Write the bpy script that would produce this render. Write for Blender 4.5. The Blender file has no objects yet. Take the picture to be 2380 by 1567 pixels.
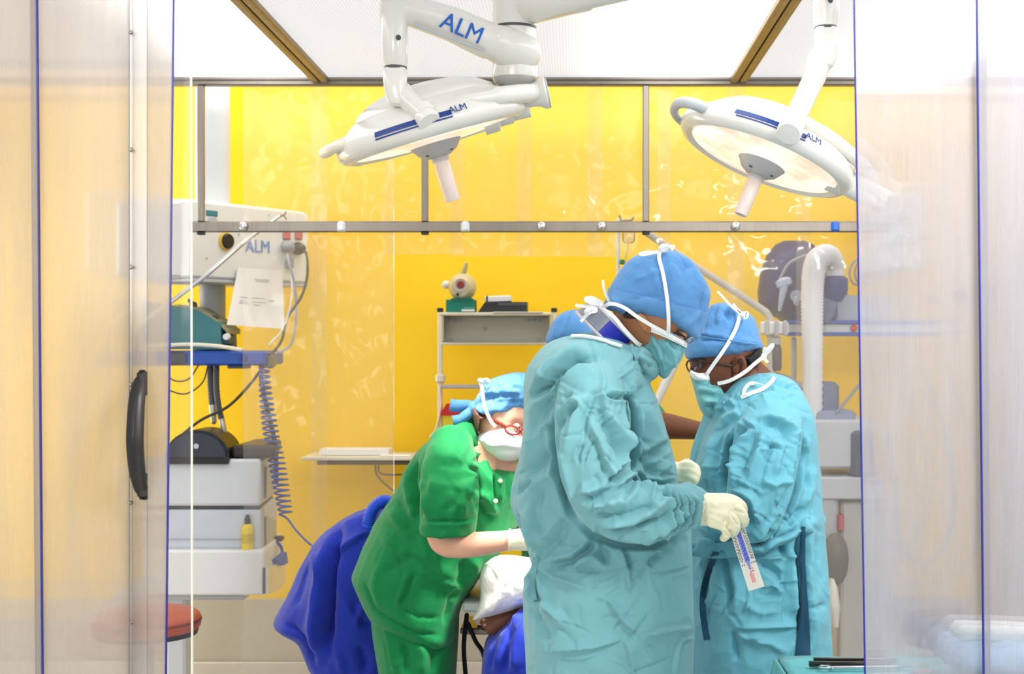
import bpy, math, random
import numpy as np
from mathutils import Vector, Matrix, noise
random.seed(7)
scene = bpy.context.scene
COL = scene.collection
PI = math.pi

# ------------------------------------------------------------------ camera, world, light, exposure
FPX, CX, CY, CAMZ = 2380 * 50 / 36.0, 1330.0, 795.0, 1.5
CAMPOS = Vector((0, 0, CAMZ))
cam_d = bpy.data.cameras.new('camera'); cam = bpy.data.objects.new('camera', cam_d); COL.objects.link(cam)
cam.location = CAMPOS; cam.rotation_euler = (PI / 2, 0, 0)
cam_d.sensor_width = 36; cam_d.lens = 50; cam_d.clip_start = .05
cam_d.shift_x = -(CX - 1190) / 2380; cam_d.shift_y = (CY - 783.5) / 2380
cam_d.dof.use_dof = True; cam_d.dof.focus_distance = 3.3; cam_d.dof.aperture_fstop = 6.3
scene.camera = cam
scene.view_settings.view_transform = 'Standard'; scene.view_settings.look = 'None'
scene.view_settings.gamma = 1; scene.view_settings.use_curve_mapping = False
scene.view_settings.exposure = 0.55
scene.cycles.use_denoising = True
scene.cycles.max_bounces = 8; scene.cycles.diffuse_bounces = 3; scene.cycles.glossy_bounces = 3
scene.cycles.transmission_bounces = 8; scene.cycles.transparent_max_bounces = 32
scene.cycles.use_adaptive_sampling = True; scene.cycles.adaptive_threshold = .035; scene.cycles.adaptive_min_samples = 12
scene.cycles.caustics_reflective = False; scene.cycles.caustics_refractive = False
scene.cycles.sample_clamp_indirect = 4.0
world = bpy.data.worlds.new('world'); scene.world = world; world.use_nodes = True
bg = world.node_tree.nodes['Background']
bg.inputs[0].default_value = (.95, .97, 1.0, 1); bg.inputs[1].default_value = .46

def area(name, loc, target, sx, sy, power, col=(1, 1, 1)):
    l = bpy.data.lights.new(name, 'AREA'); l.shape = 'RECTANGLE'; l.size = sx; l.size_y = sy; l.energy = power; l.color = col
    o = bpy.data.objects.new(name, l); COL.objects.link(o); o.location = loc
    d = Vector(target) - Vector(loc); o.rotation_euler = d.to_track_quat('-Z', 'Y').to_euler()
    return o
# ceiling lamps of the outer room: over the strip behind the enclosure, and over the lobby where the photographer stands
area('corridor_lamp', (-.5, 5.55, 2.86), (-.5, 5.9, 1.0), 4.2, .5, 18, (1, .98, .95))
area('lobby_lamp', (1.5, 1.5, 2.8), (.1, 3.5, 1.1), .9, .6, 72, (1, .98, .96))
area('front_fill_light', (-1.3, -1.6, 2.3), (-.4, 5.5, 1.0), 2.0, 1.4, 38, (1, .99, .97))  # added frontal fill that lifts the back wall; no lamp hangs here
area('wall_fill_light', (-2.9, 5.75, 1.35), (.6, 6.2, 1.2), .7, 1.7, 17, (1, .98, .95))  # added fill washing the back wall from the left; no window there

# ------------------------------------------------------------------ helpers
def P(px, py, D):
    return Vector(((px - CX) / FPX * D, D, CAMZ - (py - CY) / FPX * D))
def M(px, D):            # a length of px pixels at depth D, in metres
    return px / FPX * D
def hit(px, py, pt, n):
    d = P(px, py, 1.0) - CAMPOS
    t = (Vector(pt) - CAMPOS).dot(n) / d.dot(n)
    return CAMPOS + d * t

def lin(c):
    return tuple((v / 12.92 if v <= .04045 else ((v + .055) / 1.055) ** 2.4) for v in c)
def rgb(r, g, b):
    return lin((r / 255, g / 255, b / 255)) + (1,)

def new_mat(name):
    m = bpy.data.materials.new(name); m.use_nodes = True
    nt = m.node_tree; nt.nodes.clear()
    return m, nt, nt.nodes, nt.links
def N(nodes, t, **kw):
    n = nodes.new(t)
    for k, v in kw.items():
        if hasattr(n, k) and not k.startswith('i_'): setattr(n, k, v)
    return n
def mat(name, col, rough=.5, metal=0, var=.06, vscale=8, bump=0, bscale=60, sheen=0, spec=.5, stretch=(1, 1, 1), emit=None, estr=0, coat=0):
    m, nt, ns, ln = new_mat(name)
    out = ns.new('ShaderNodeOutputMaterial'); b = ns.new('ShaderNodeBsdfPrincipled'); ln.new(b.outputs[0], out.inputs[0])
    tc = ns.new('ShaderNodeTexCoord'); mp = ns.new('ShaderNodeMapping'); mp.inputs['Scale'].default_value = stretch
    ln.new(tc.outputs['Object'], mp.inputs[0])
    nz = ns.new('ShaderNodeTexNoise'); nz.inputs['Scale'].default_value = vscale; nz.inputs['Detail'].default_value = 3
    ln.new(mp.outputs[0], nz.inputs[0])
    mx = ns.new('ShaderNodeMix'); mx.data_type = 'RGBA'
    c = Vector(col[:3])
    mx.inputs[6].default_value = (*[max(0, v * (1 - var)) for v in c], 1); mx.inputs[7].default_value = (*[min(1, v * (1 + var)) for v in c], 1)
    ln.new(nz.outputs[0], mx.inputs[0]); ln.new(mx.outputs[2], b.inputs['Base Color'])
    b.inputs['Roughness'].default_value = rough; b.inputs['Metallic'].default_value = metal
    b.inputs['Specular IOR Level'].default_value = spec
    b.inputs['Coat Weight'].default_value = coat
    if sheen: b.inputs['Sheen Weight'].default_value = sheen
    if bump:
        n2 = ns.new('ShaderNodeTexNoise'); n2.inputs['Scale'].default_value = bscale; n2.inputs['Detail'].default_value = 4
        ln.new(mp.outputs[0], n2.inputs[0])
        bp = ns.new('ShaderNodeBump'); bp.inputs['Strength'].default_value = bump; bp.inputs['Distance'].default_value = .01
        ln.new(n2.outputs[0], bp.inputs['Height']); ln.new(bp.outputs[0], b.inputs['Normal'])
    if emit:
        b.inputs['Emission Color'].default_value = emit; b.inputs['Emission Strength'].default_value = estr
    return m
def cloth(name, col, rough=.75, crumple=.35, scale=9, var=.08, weave=0.12, sheen=.15, spec=.3):
    """crumpled sheet: faceted voronoi creases over a fine weave"""
    m, nt, ns, ln = new_mat(name)
    out = ns.new('ShaderNodeOutputMaterial'); b = ns.new('ShaderNodeBsdfPrincipled'); ln.new(b.outputs[0], out.inputs[0])
    tc = ns.new('ShaderNodeTexCoord')
    wob = ns.new('ShaderNodeTexNoise'); wob.inputs['Scale'].default_value = scale * .6
    ln.new(tc.outputs['Object'], wob.inputs[0])
    ad = ns.new('ShaderNodeVectorMath'); ad.operation = 'MULTIPLY_ADD'; ad.inputs[1].default_value = (.25, .25, .25)
    ln.new(wob.outputs['Color'], ad.inputs[0]); ln.new(tc.outputs['Object'], ad.inputs[2])
    hs = []
    for s, w in ((scale, 1.0), (scale * 2.3, .45)):
        v = ns.new('ShaderNodeTexVoronoi'); v.inputs['Scale'].default_value = s; ln.new(ad.outputs[0], v.inputs['Vector'])
        mu = ns.new('ShaderNodeMath'); mu.operation = 'MULTIPLY'; mu.inputs[1].default_value = w; ln.new(v.outputs['Distance'], mu.inputs[0]); hs.append(mu)
    a = ns.new('ShaderNodeMath'); ln.new(hs[0].outputs[0], a.inputs[0]); ln.new(hs[1].outputs[0], a.inputs[1])
    fine = ns.new('ShaderNodeTexNoise'); fine.inputs['Scale'].default_value = 420; ln.new(tc.outputs['Object'], fine.inputs[0])
    b1 = ns.new('ShaderNodeBump'); b1.inputs['Strength'].default_value = crumple; b1.inputs['Distance'].default_value = .03
    ln.new(a.outputs[0], b1.inputs['Height'])
    b2 = ns.new('ShaderNodeBump'); b2.inputs['Strength'].default_value = weave; b2.inputs['Distance'].default_value = .002
    ln.new(fine.outputs[0], b2.inputs['Height']); ln.new(b1.outputs[0], b2.inputs['Normal']); ln.new(b2.outputs[0], b.inputs['Normal'])
    nz = ns.new('ShaderNodeTexNoise'); nz.inputs['Scale'].default_value = 3.5; nz.inputs['Detail'].default_value = 4; ln.new(tc.outputs['Object'], nz.inputs[0])
    mx = ns.new('ShaderNodeMix'); mx.data_type = 'RGBA'; c = Vector(col[:3])
    mx.inputs[6].default_value = (*(c * (1 - var)), 1); mx.inputs[7].default_value = (*[min(1, v) for v in c * (1 + var)], 1)
    ln.new(nz.outputs[0], mx.inputs[0]); ln.new(mx.outputs[2], b.inputs['Base Color'])
    b.inputs['Roughness'].default_value = rough; b.inputs['Sheen Weight'].default_value = sheen; b.inputs['Specular IOR Level'].default_value = spec
    return m

class MB:
    """collects shapes in world coordinates; build() links them as one mesh object"""
    def __init__(self): self.v = []; self.f = []
    def add(self, vs, fs):
        o = len(self.v); self.v += [Vector(p) for p in vs]; self.f += [tuple(i + o for i in f) for f in fs]; return self
    def box(self, c, s, R=None, ch=0.0):
        """box with chamfered edges; R = 3x3 rotation"""
        x, y, z = [d / 2 for d in s]; c = Vector(c); R = R or Matrix.Identity(3)
        ch = min(ch, x * .9, y * .9, z * .9)
        if ch <= 0:
            vs = [(sx * x, sy * y, sz * z) for sx in (-1, 1) for sy in (-1, 1) for sz in (-1, 1)]
            fs = [(0, 1, 3, 2), (4, 6, 7, 5), (0, 4, 5, 1), (2, 3, 7, 6), (0, 2, 6, 4), (1, 5, 7, 3)]
            return self.add([c + R @ Vector(p) for p in vs], fs)
        # octagonal section loft
        def ring(zz, ins):
            X, Y = x - ins, y - ins
            return [(X, -Y + ch, zz), (X, Y - ch, zz), (X - ch, Y, zz), (-X + ch, Y, zz), (-X, Y - ch, zz), (-X, -Y + ch, zz), (-X + ch, -Y, zz), (X - ch, -Y, zz)]
        rs = [ring(-z, ch), ring(-z + ch, 0), ring(z - ch, 0), ring(z, ch)]
        return self.loft([[c + R @ Vector(p) for p in r] for r in rs])
    def loft(self, rings, cap=True, closed=True):
        n = len(rings[0]); vs = [p for r in rings for p in r]; fs = []
        for i in range(len(rings) - 1):
            for k in range(n if closed else n - 1):
                a = i * n + k; b = i * n + (k + 1) % n
                fs.append((a, b, b + n, a + n))
        if cap and closed:
            fs.append(tuple(range(n - 1, -1, -1))); fs.append(tuple((len(rings) - 1) * n + k for k in range(n)))
        return self.add(vs, fs)
    def tube(self, pts, r, seg=12, cap='round', flat=1.0, up=None):
        pts = [Vector(p) for p in pts]; n = len(pts)
        rr = list(r) if hasattr(r, '__len__') else [r] * n
        tang = []
        for i in range(n):
            a = pts[max(0, i - 1)]; b = pts[min(n - 1, i + 1)]; t = (b - a)
            tang.append(t.normalized() if t.length > 1e-9 else Vector((0, 0, 1)))
        if cap == 'round':
            t0, t1 = tang[0], tang[-1]
            hp, hr, ht = [], [], []
            for k in (0, 1, 2):
                a = PI / 2 * k / 3 + .12
                hp.append(pts[0] - t0 * rr[0] * math.cos(a)); hr.append(rr[0] * math.sin(a)); ht.append(t0)
            ep, er, et = [], [], []
            for k in (2, 1, 0):
                a = PI / 2 * k / 3 + .12
                ep.append(pts[-1] + t1 * rr[-1] * math.cos(a)); er.append(rr[-1] * math.sin(a)); et.append(t1)
            pts = hp + pts + ep; rr = hr + rr + er; tang = ht + tang + et
        u = Vector(up) if up else (Vector((0, 0, 1)) if abs(tang[0].z) < .9 else Vector((1, 0, 0)))
        rings = []
        for p, t, q in zip(pts, tang, rr):
            u = (u - t * u.dot(t)); u = u.normalized() if u.length > 1e-6 else t.orthogonal().normalized()
            w = t.cross(u)
            rings.append([p + (u * math.cos(2 * PI * k / seg) * flat + w * math.sin(2 * PI * k / seg)) * q for k in range(seg)])
        return self.loft(rings)
    def lathe(self, prof, M4, seg=40, a0=0, a1=2 * PI):
        """prof: (r, h) list; revolved about local z of M4"""
        full = abs(a1 - a0 - 2 * PI) < 1e-6
        n = seg if full else seg + 1
        rings = [[M4 @ Vector((max(r, 1e-5) * math.cos(a0 + (a1 - a0) * k / seg), max(r, 1e-5) * math.sin(a0 + (a1 - a0) * k / seg), h)) for k in range(n)] for r, h in prof]
        return self.loft(rings, cap=full, closed=full)
    def ell(self, c, r, R=None, seg=20, rows=12, e=1.0):
        c = Vector(c); R = R or Matrix.Identity(3)
        rings = []
        for i in range(rows + 1):
            t = -PI / 2 + PI * i / rows
            ct, st = max(math.cos(t), 1e-3), math.sin(t)
            rings.append([c + R @ Vector((r[0] * ct * math.cos(2 * PI * k / seg), r[1] * ct * math.sin(2 * PI * k / seg), r[2] * st)) for k in range(seg)])
        return self.loft(rings)
    def prism(self, poly, vec):
        vec = Vector(vec); a = [Vector(p) for p in poly]
        n = len(a)
        return self.add(a + [p + vec for p in a], [tuple(range(n)), tuple(range(2 * n - 1, n - 1, -1))] + [(k, k + n, (k + 1) % n + n, (k + 1) % n) for k in range(n)])
    def grid(self, fn, nu, nv, thick=0.0, nrm=None):
        """surface patch fn(u,v); with thickness along nrm it becomes a closed slab"""
        vs = [Vector(fn(i / nu, j / nv)) for j in range(nv + 1) for i in range(nu + 1)]
        W = nu + 1; fs = [(j * W + i, j * W + i + 1, (j + 1) * W + i + 1, (j + 1) * W + i) for j in range(nv) for i in range(nu)]
        if not thick: return self.add(vs, fs)
        d = Vector(nrm).normalized() * thick; K = len(vs)
        vs2 = vs + [p + d for p in vs]; fs2 = fs + [tuple(i + K for i in reversed(f)) for f in fs]
        rim = [i for i in range(W)] + [j * W + nu for j in range(1, nv + 1)] + [nv * W + i for i in range(nu - 1, -1, -1)] + [j * W for j in range(nv - 1, 0, -1)]
        for a, b in zip(rim, rim[1:] + rim[:1]): fs2.append((b, a, a + K, b + K))
        return self.add(vs2, fs2)
    def build(self, name, m, parent=None, smooth=True, org=None, ang=40):
        o3 = Vector(org) if org is not None else (root_org(parent) if parent is not None else base_of(self.v))
        me = bpy.data.meshes.new(name); me.from_pydata([p - o3 for p in self.v], [], self.f); me.update()
        return link_mesh(name, me, m, parent, o3, smooth, ang)

ORG = {}
def root_org(o): return ORG[o.name]
def base_of(vs):
    xs = [p[0] for p in vs]; ys = [p[1] for p in vs]; zs = [p[2] for p in vs]
    return Vector(((min(xs) + max(xs)) / 2, (min(ys) + max(ys)) / 2, min(zs)))
def link_mesh(name, me, m, parent, o3, smooth=True, ang=40):
    import bmesh
    bm = bmesh.new(); bm.from_mesh(me); bmesh.ops.recalc_face_normals(bm, faces=bm.faces); bm.to_mesh(me); bm.free()
    if smooth:
        me.polygons.foreach_set('use_smooth', [True] * len(me.polygons))
        if ang and ang < 180: me.set_sharp_from_angle(angle=math.radians(ang))
    o = bpy.data.objects.new(name, me); COL.objects.link(o); me.materials.append(m)
    if parent is not None: o.parent = parent
    else: o.location = o3
    ORG[o.name] = Vector(o3)
    return o
def thing(name, label, cat, loc, group=None):
    o = bpy.data.objects.new(name, None); COL.objects.link(o); o.location = loc; o.empty_display_size = .1
    o['label'] = label; o['category'] = cat
    if group: o['group'] = group
    ORG[o.name] = Vector(loc); return o
def tag(o, label, cat, group=None):
    o['label'] = label; o['category'] = cat
    if group: o['group'] = group
    return o
def struct(o): o['kind'] = 'structure'; return o

def frame3(z, xhint):
    z = Vector(z).normalized(); x = Vector(xhint); x = (x - z * x.dot(z)).normalized(); y = z.cross(x)
    return Matrix((x, y, z)).transposed()
def mat4(loc, R3):
    m = R3.to_4x4(); m.translation = Vector(loc); return m

def text(mb, s, size, loc, right, up, depth=.001, bold=0.0, shear=0):
    """flat raised lettering, centred at loc"""
    c = bpy.data.curves.new('t', 'FONT'); c.body = s; c.size = size; c.extrude = depth; c.align_x = 'CENTER'; c.align_y = 'CENTER'; c.offset = bold; c.shear = shear; c.resolution_u = 3
    o = bpy.data.objects.new('t', c); COL.objects.link(o)
    me = bpy.data.meshes.new_from_object(o.evaluated_get(bpy.context.evaluated_depsgraph_get()))
    r = Vector(right).normalized(); u = Vector(up); u = (u - r * u.dot(r)).normalized(); n = r.cross(u)
    mb.add([Vector(loc) + r * v.co.x + u * v.co.y + n * v.co.z for v in me.vertices], [tuple(p.vertices) for p in me.polygons])
    bpy.data.objects.remove(o); bpy.data.curves.remove(c); bpy.data.meshes.remove(me)

def bez(pts, n=8):
    """Catmull-Rom through pts"""
    pts = [Vector(p) for p in pts]; out = []
    q = [pts[0] * 2 - pts[1]] + pts + [pts[-1] * 2 - pts[-2]]
    for i in range(1, len(q) - 2):
        for k in range(n):
            t = k / n; a, b, c, d = q[i - 1:i + 3]
            out.append(.5 * ((2 * b) + (c - a) * t + (2 * a - 5 * b + 4 * c - d) * t * t + (3 * b - a - 3 * c + d) * t ** 3))
    out.append(pts[-1]); return out
def interp(xs, keys):
    """keys: list of (k, a, b, ...) -> smooth interpolation rows at xs"""
    k = np.array([r[0] for r in keys], float); cols = np.array([r[1:] for r in keys], float)
    return [[float(np.interp(x, k, cols[:, c])) for c in range(cols.shape[1])] for x in xs]

GAIN = 1.7
# ---- sculpting: union of closed shapes, voxel remeshed, then pressed and pulled along strokes
def remesh(mb, voxel, smooth=4):
    me = bpy.data.meshes.new('r'); me.from_pydata(mb.v, [], mb.f); me.update()
    import bmesh
    bm = bmesh.new(); bm.from_mesh(me); bmesh.ops.recalc_face_normals(bm, faces=bm.faces); bm.to_mesh(me); bm.free()
    o = bpy.data.objects.new('r', me); COL.objects.link(o)
    md = o.modifiers.new('r', 'REMESH'); md.mode = 'VOXEL'; md.voxel_size = voxel; md.adaptivity = 0
    if smooth:
        s = o.modifiers.new('s', 'SMOOTH'); s.factor = .5; s.iterations = smooth
    out = bpy.data.meshes.new_from_object(o.evaluated_get(bpy.context.evaluated_depsgraph_get()))
    bpy.data.objects.remove(o); bpy.data.meshes.remove(me)
    return out
def coords(me):
    co = np.empty(len(me.vertices) * 3); me.vertices.foreach_get('co', co); co = co.reshape(-1, 3)
    nn = np.empty(len(me.vertices) * 3); me.vertices.foreach_get('normal', nn); nn = nn.reshape(-1, 3)
    return co, nn
def set_coords(me, co): me.vertices.foreach_set('co', co.reshape(-1)); me.update()
def project(co):
    return np.stack([CX + co[:, 0] / co[:, 1] * FPX, CY - (co[:, 2] - CAMZ) / co[:, 1] * FPX], 1)
def strokes(me, lst, dmin=0, dmax=99):
    """lst: (points in photograph pixels, width px, amount m[, kind]) pressed into the side that faces the lens.
    kind 'g' gaussian ridge (or valley when negative), 's' overlapping fold: steep on the right of the stroke, soft on its left"""
    co, nn = coords(me); px = project(co)
    vd = co - np.array(CAMPOS); vd /= np.linalg.norm(vd, axis=1)[:, None]
    fac = np.clip(-(nn * vd).sum(1) * 2.5, 0, 1) * ((co[:, 1] > dmin) & (co[:, 1] < dmax))
    disp = np.zeros(len(co))
    for st in lst:
        pts, w, amp = st[:3]; kind = st[3] if len(st) > 3 else 'g'
        pts = np.array(pts, float); L = np.concatenate([[0], np.cumsum(np.linalg.norm(np.diff(pts, axis=0), axis=1))])
        lo, hi = pts.min(0) - 4 * w, pts.max(0) + 4 * w
        sel = np.where((px[:, 0] > lo[0]) & (px[:, 0] < hi[0]) & (px[:, 1] > lo[1]) & (px[:, 1] < hi[1]) & (fac > 0))[0]
        if not len(sel): continue
        q = px[sel]; best = np.full(len(q), 1e9); sd = np.zeros(len(q)); tt = np.zeros(len(q))
        for i in range(len(pts) - 1):
            a, d = pts[i], pts[i + 1] - pts[i]; l2 = (d * d).sum() + 1e-9
            t = np.clip(((q - a) @ d) / l2, 0, 1); r = q - (a + t[:, None] * d); ds = np.linalg.norm(r, axis=1)
            u = ds < best; best[u] = ds[u]; sd[u] = (np.sign(d[0] * r[:, 1] - d[1] * r[:, 0]) * ds)[u]; tt[u] = ((L[i] + t * (L[i + 1] - L[i])) / L[-1])[u]
        taper = np.clip(np.sin(np.clip(tt, 0.02, .98) * PI) * 1.6, 0, 1)
        bs = np.sqrt(best ** 2 + (.3 * w) ** 2) - .3 * w        # folds are nearly straight-sided, like creased paper
        tent = np.exp(-(bs / (.85 * w)) ** 1.25)
        if kind == 'g': pr = tent
        elif kind == 'v': pr = tent - .45 * np.exp(-((best - 1.8 * w) / w) ** 2)
        else: pr = np.where(sd < 0, np.exp(-bs / (2.0 * w)), np.exp(-(best / (.45 * w)) ** 2))
        disp[sel] += amp * GAIN * pr * taper
    set_coords(me, co + nn * (disp * fac)[:, None])
def crumple(me, amp, scale, seed=0, stretch=(1, 1, 1), zlo=-9, zhi=99, sharp=True):
    co, nn = coords(me); off = Vector((seed * 3.7, seed * 1.3, seed * 7.1)); s = Vector(stretch) * scale
    h = np.zeros(len(co))
    for i, p in enumerate(co):
        q = Vector((p[0] * s[0], p[1] * s[1], p[2] * s[2])) + off
        a = noise.noise(q); b = noise.noise(q * 2.1 + Vector((5, 1, 2)))
        h[i] = ((.5 - abs(a)) + .5 * (.4 - abs(b))) if sharp else a
    set_coords(me, co + nn * (h * amp)[:, None])
def surf(o, px, py, rad=6):
    """foremost point of a built mesh under a pixel"""
    co, _ = coords(o.data); co = co + np.array(ORG[o.name]); q = project(co); d = np.hypot(q[:, 0] - px, q[:, 1] - py)
    s = co[d < rad]; return P(px, py, float(s[:, 1].min()))
def on_surf(o, pts, off=.003, rad=7):
    out = []
    for x, y in pts:
        try: q = surf(o, x, y, rad)
        except ValueError: q = surf(o, x, y, rad * 3)
        out.append(q + (CAMPOS - q).normalized() * off)
    return out
def peel(name, src, line, m, parent, off=.002, below=True):
    """turned-up band: the skin of src below a line drawn in the photograph, lifted off by its own thickness"""
    import bmesh
    org = Vector(ORG[src.name]); a, b = P(*line[0], 1.0) - CAMPOS, P(*line[1], 1.0) - CAMPOS; no = a.cross(b).normalized()
    if no.z > 0: no = -no
    bm = bmesh.new(); bm.from_mesh(src.data)
    bmesh.ops.bisect_plane(bm, geom=bm.verts[:] + bm.edges[:] + bm.faces[:], plane_co=CAMPOS - org, plane_no=no, clear_inner=True)
    bm.normal_update(); bm.verts.index_update()
    nn = [v.normal.copy() for v in bm.verts]; vs = [v.co + org + v.normal * off for v in bm.verts]; idx = list(range(len(vs)))
    fs = [[v.index for v in f.verts] for f in bm.faces]; bm.free()
    mb = MB(); n = len(vs); inner = [v - Vector(nn[i]) * off * 1.6 for i, v in zip(idx, vs)]
    edge = {}
    for f in fs:
        for a, b in zip(f, f[1:] + f[:1]): edge[(a, b)] = 1
    rim = [(a, b) for a, b in edge if (b, a) not in edge]
    mb.add(vs + inner, fs + [(b, a, a + n, b + n) for a, b in rim]); return mb.build(name, m, parent, ang=60)
def rand_strokes(n, poly_rows, w, amp, ang, spread, ln, seed):
    """small random creases inside rows (y, xl, xr)"""
    rg = random.Random(seed); out = []
    ys = [r[0] for r in poly_rows]
    for _ in range(n):
        y = rg.uniform(ys[0], ys[-1]); xl = np.interp(y, ys, [r[1] for r in poly_rows]); xr = np.interp(y, ys, [r[2] for r in poly_rows])
        x = rg.uniform(xl, xr); a = math.radians(ang + rg.gauss(0, spread)); l = rg.uniform(*ln)
        k = rg.uniform(-.3, .3)
        pts = [(x + math.cos(a) * l * t - math.sin(a) * l * k * t * (1 - t) * 2, y + math.sin(a) * l * t + math.cos(a) * l * k * t * (1 - t) * 2) for t in (0, .33, .66, 1)]
        out.append((pts, rg.uniform(*w), rg.choice((-1, 1)) * rg.uniform(*amp), rg.choice(('g', 's', 'v'))))
    return out
def rows_loft(mb, keys, n=24, step=14, e=2.3, flatback=0):
    """keys: (py, xl, xr, D, halfdepth): stacked superellipse sections whose sides pass through the traced edges"""
    y0, y1 = keys[0][0], keys[-1][0]; k = max(3, int(abs(y1 - y0) / step)); rings = []
    ys = [y0 + (y1 - y0) * i / k for i in range(k + 1)]
    for y, (xl, xr, D, hd) in zip(ys, interp(ys, keys)):
        c = P((xl + xr) / 2, y, D); a = M((xr - xl) / 2, D)
        rg = []
        for j in range(n):
            t = 2 * PI * j / n; ct, s = math.cos(t), math.sin(t)
            rg.append(c + Vector((a * math.copysign(abs(ct) ** (2 / e), ct), hd * math.copysign(abs(s) ** (2 / e), s), 0)))
        rings.append(rg)
    return mb.loft(rings)
def limb(mb, pts, seg=16):
    """pts: (px, py, D, radius px)"""
    ps = bez([P(a, b, d) for a, b, d, r in pts], 5) if len(pts) > 2 else [P(a, b, d) for a, b, d, r in pts]
    rs = []
    for i in range(len(ps)):
        t = i / (len(ps) - 1) * (len(pts) - 1); k = min(int(t), len(pts) - 2); u = t - k
        rs.append(M(pts[k][3], pts[k][2]) * (1 - u) + M(pts[k + 1][3], pts[k + 1][2]) * u)
    return mb.tube(ps, rs, seg)
def sculpt(name, mb, voxel, m, parent, smooth=4, press=(), dents=(), cr=(), dmin=0, dmax=99, gain=1.0):
    press = [(s[0], s[1], s[2] * gain, *s[3:]) for s in press]
    me = remesh(mb, voxel, smooth)
    if dents: strokes(me, dents, dmin, dmax)
    for c in cr: crumple(me, **c)
    if press: strokes(me, press, dmin, dmax)
    o3 = root_org(parent) if parent is not None else base_of([Vector(v.co) for v in me.vertices])
    co, _ = coords(me); set_coords(me, co - np.array(o3))
    me.name = name
    return link_mesh(name, me, m, parent, o3, True, 180)

# ------------------------------------------------------------------ materials
WHITE = mat('white_enamel', rgb(226, 224, 215), .2, coat=.4, var=.02)
WHITE2 = mat('white_plastic', rgb(232, 232, 228), .4, var=.03)
GREYP = mat('grey_plastic', rgb(186, 190, 192), .45, var=.05)
LIGHTGREY = mat('light_grey_casing', rgb(214, 218, 220), .45, var=.05)
DKGREY = mat('dark_grey_plastic', rgb(70, 72, 76), .45)
BLACK = mat('black_plastic', rgb(26, 26, 28), .4)
STEEL = mat('brushed_steel', rgb(146, 138, 128), .38, .85, var=.18, vscale=14, bump=.08, bscale=90, stretch=(1, 1, .1))
CHROME = mat('chrome', rgb(225, 225, 225), .12, 1.0)
BRONZE = mat('tarnished_rail', rgb(150, 128, 84), .45, .55, var=.25, vscale=18)
NAVY = mat('navy_print', rgb(18, 54, 128), .4)
BLUEPRINT = mat('blue_print', rgb(22, 98, 190), .4)
BLUEPL = mat('blue_plastic', rgb(34, 84, 178), .4)
TEALPL = mat('teal_casing', rgb(58, 124, 130), .5, var=.15)
YELLOWPL = mat('yellow_plastic', rgb(236, 208, 20), .4)
REDPL = mat('red_plastic', rgb(206, 22, 24), .4)
GREENBX = mat('green_card', rgb(10, 128, 104), .6)
PAPER = mat('paper', rgb(244, 243, 240), .8, var=.02)
RUBBER = mat('black_rubber', rgb(34, 33, 32), .5, bump=.05)
CREAM = mat('cream_plastic', rgb(232, 226, 206), .45)
TAN_L = mat('red_brown_vinyl', rgb(168, 72, 48), .42, var=.12, bump=.1, bscale=30)

def yellow_wall():
    m, nt, ns, ln = new_mat('yellow_wall_paint')
    out = ns.new('ShaderNodeOutputMaterial'); b = ns.new('ShaderNodeBsdfPrincipled'); ln.new(b.outputs[0], out.inputs[0])
    tc = ns.new('ShaderNodeTexCoord')
    nz = ns.new('ShaderNodeTexNoise'); nz.inputs['Scale'].default_value = 1.3; ln.new(tc.outputs['Object'], nz.inputs[0])
    n2 = ns.new('ShaderNodeTexNoise'); n2.inputs['Scale'].default_value = 160; ln.new(tc.outputs['Object'], n2.inputs[0])
    mx = ns.new('ShaderNodeMix'); mx.data_type = 'RGBA'
    mx.inputs[6].default_value = rgb(255, 204, 0); mx.inputs[7].default_value = rgb(255, 213, 6)
    ln.new(nz.outputs[0], mx.inputs[0]); ln.new(mx.outputs[2], b.inputs['Base Color'])
    bp = ns.new('ShaderNodeBump'); bp.inputs['Strength'].default_value = .15; bp.inputs['Distance'].default_value = .002
    ln.new(n2.outputs[0], bp.inputs['Height']); ln.new(bp.outputs[0], b.inputs['Normal'])
    b.inputs['Roughness'].default_value = .6
    return m
YELLOW = yellow_wall()
WAINSCOT = mat('grey_wainscot', rgb(196, 188, 168), .55, var=.05, vscale=40)
WALLWHITE = mat('white_wall', rgb(222, 220, 224), .6, var=.03)
FLOORM = mat('pale_vinyl_floor', rgb(222, 220, 212), .3, var=.08, vscale=3)

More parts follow.
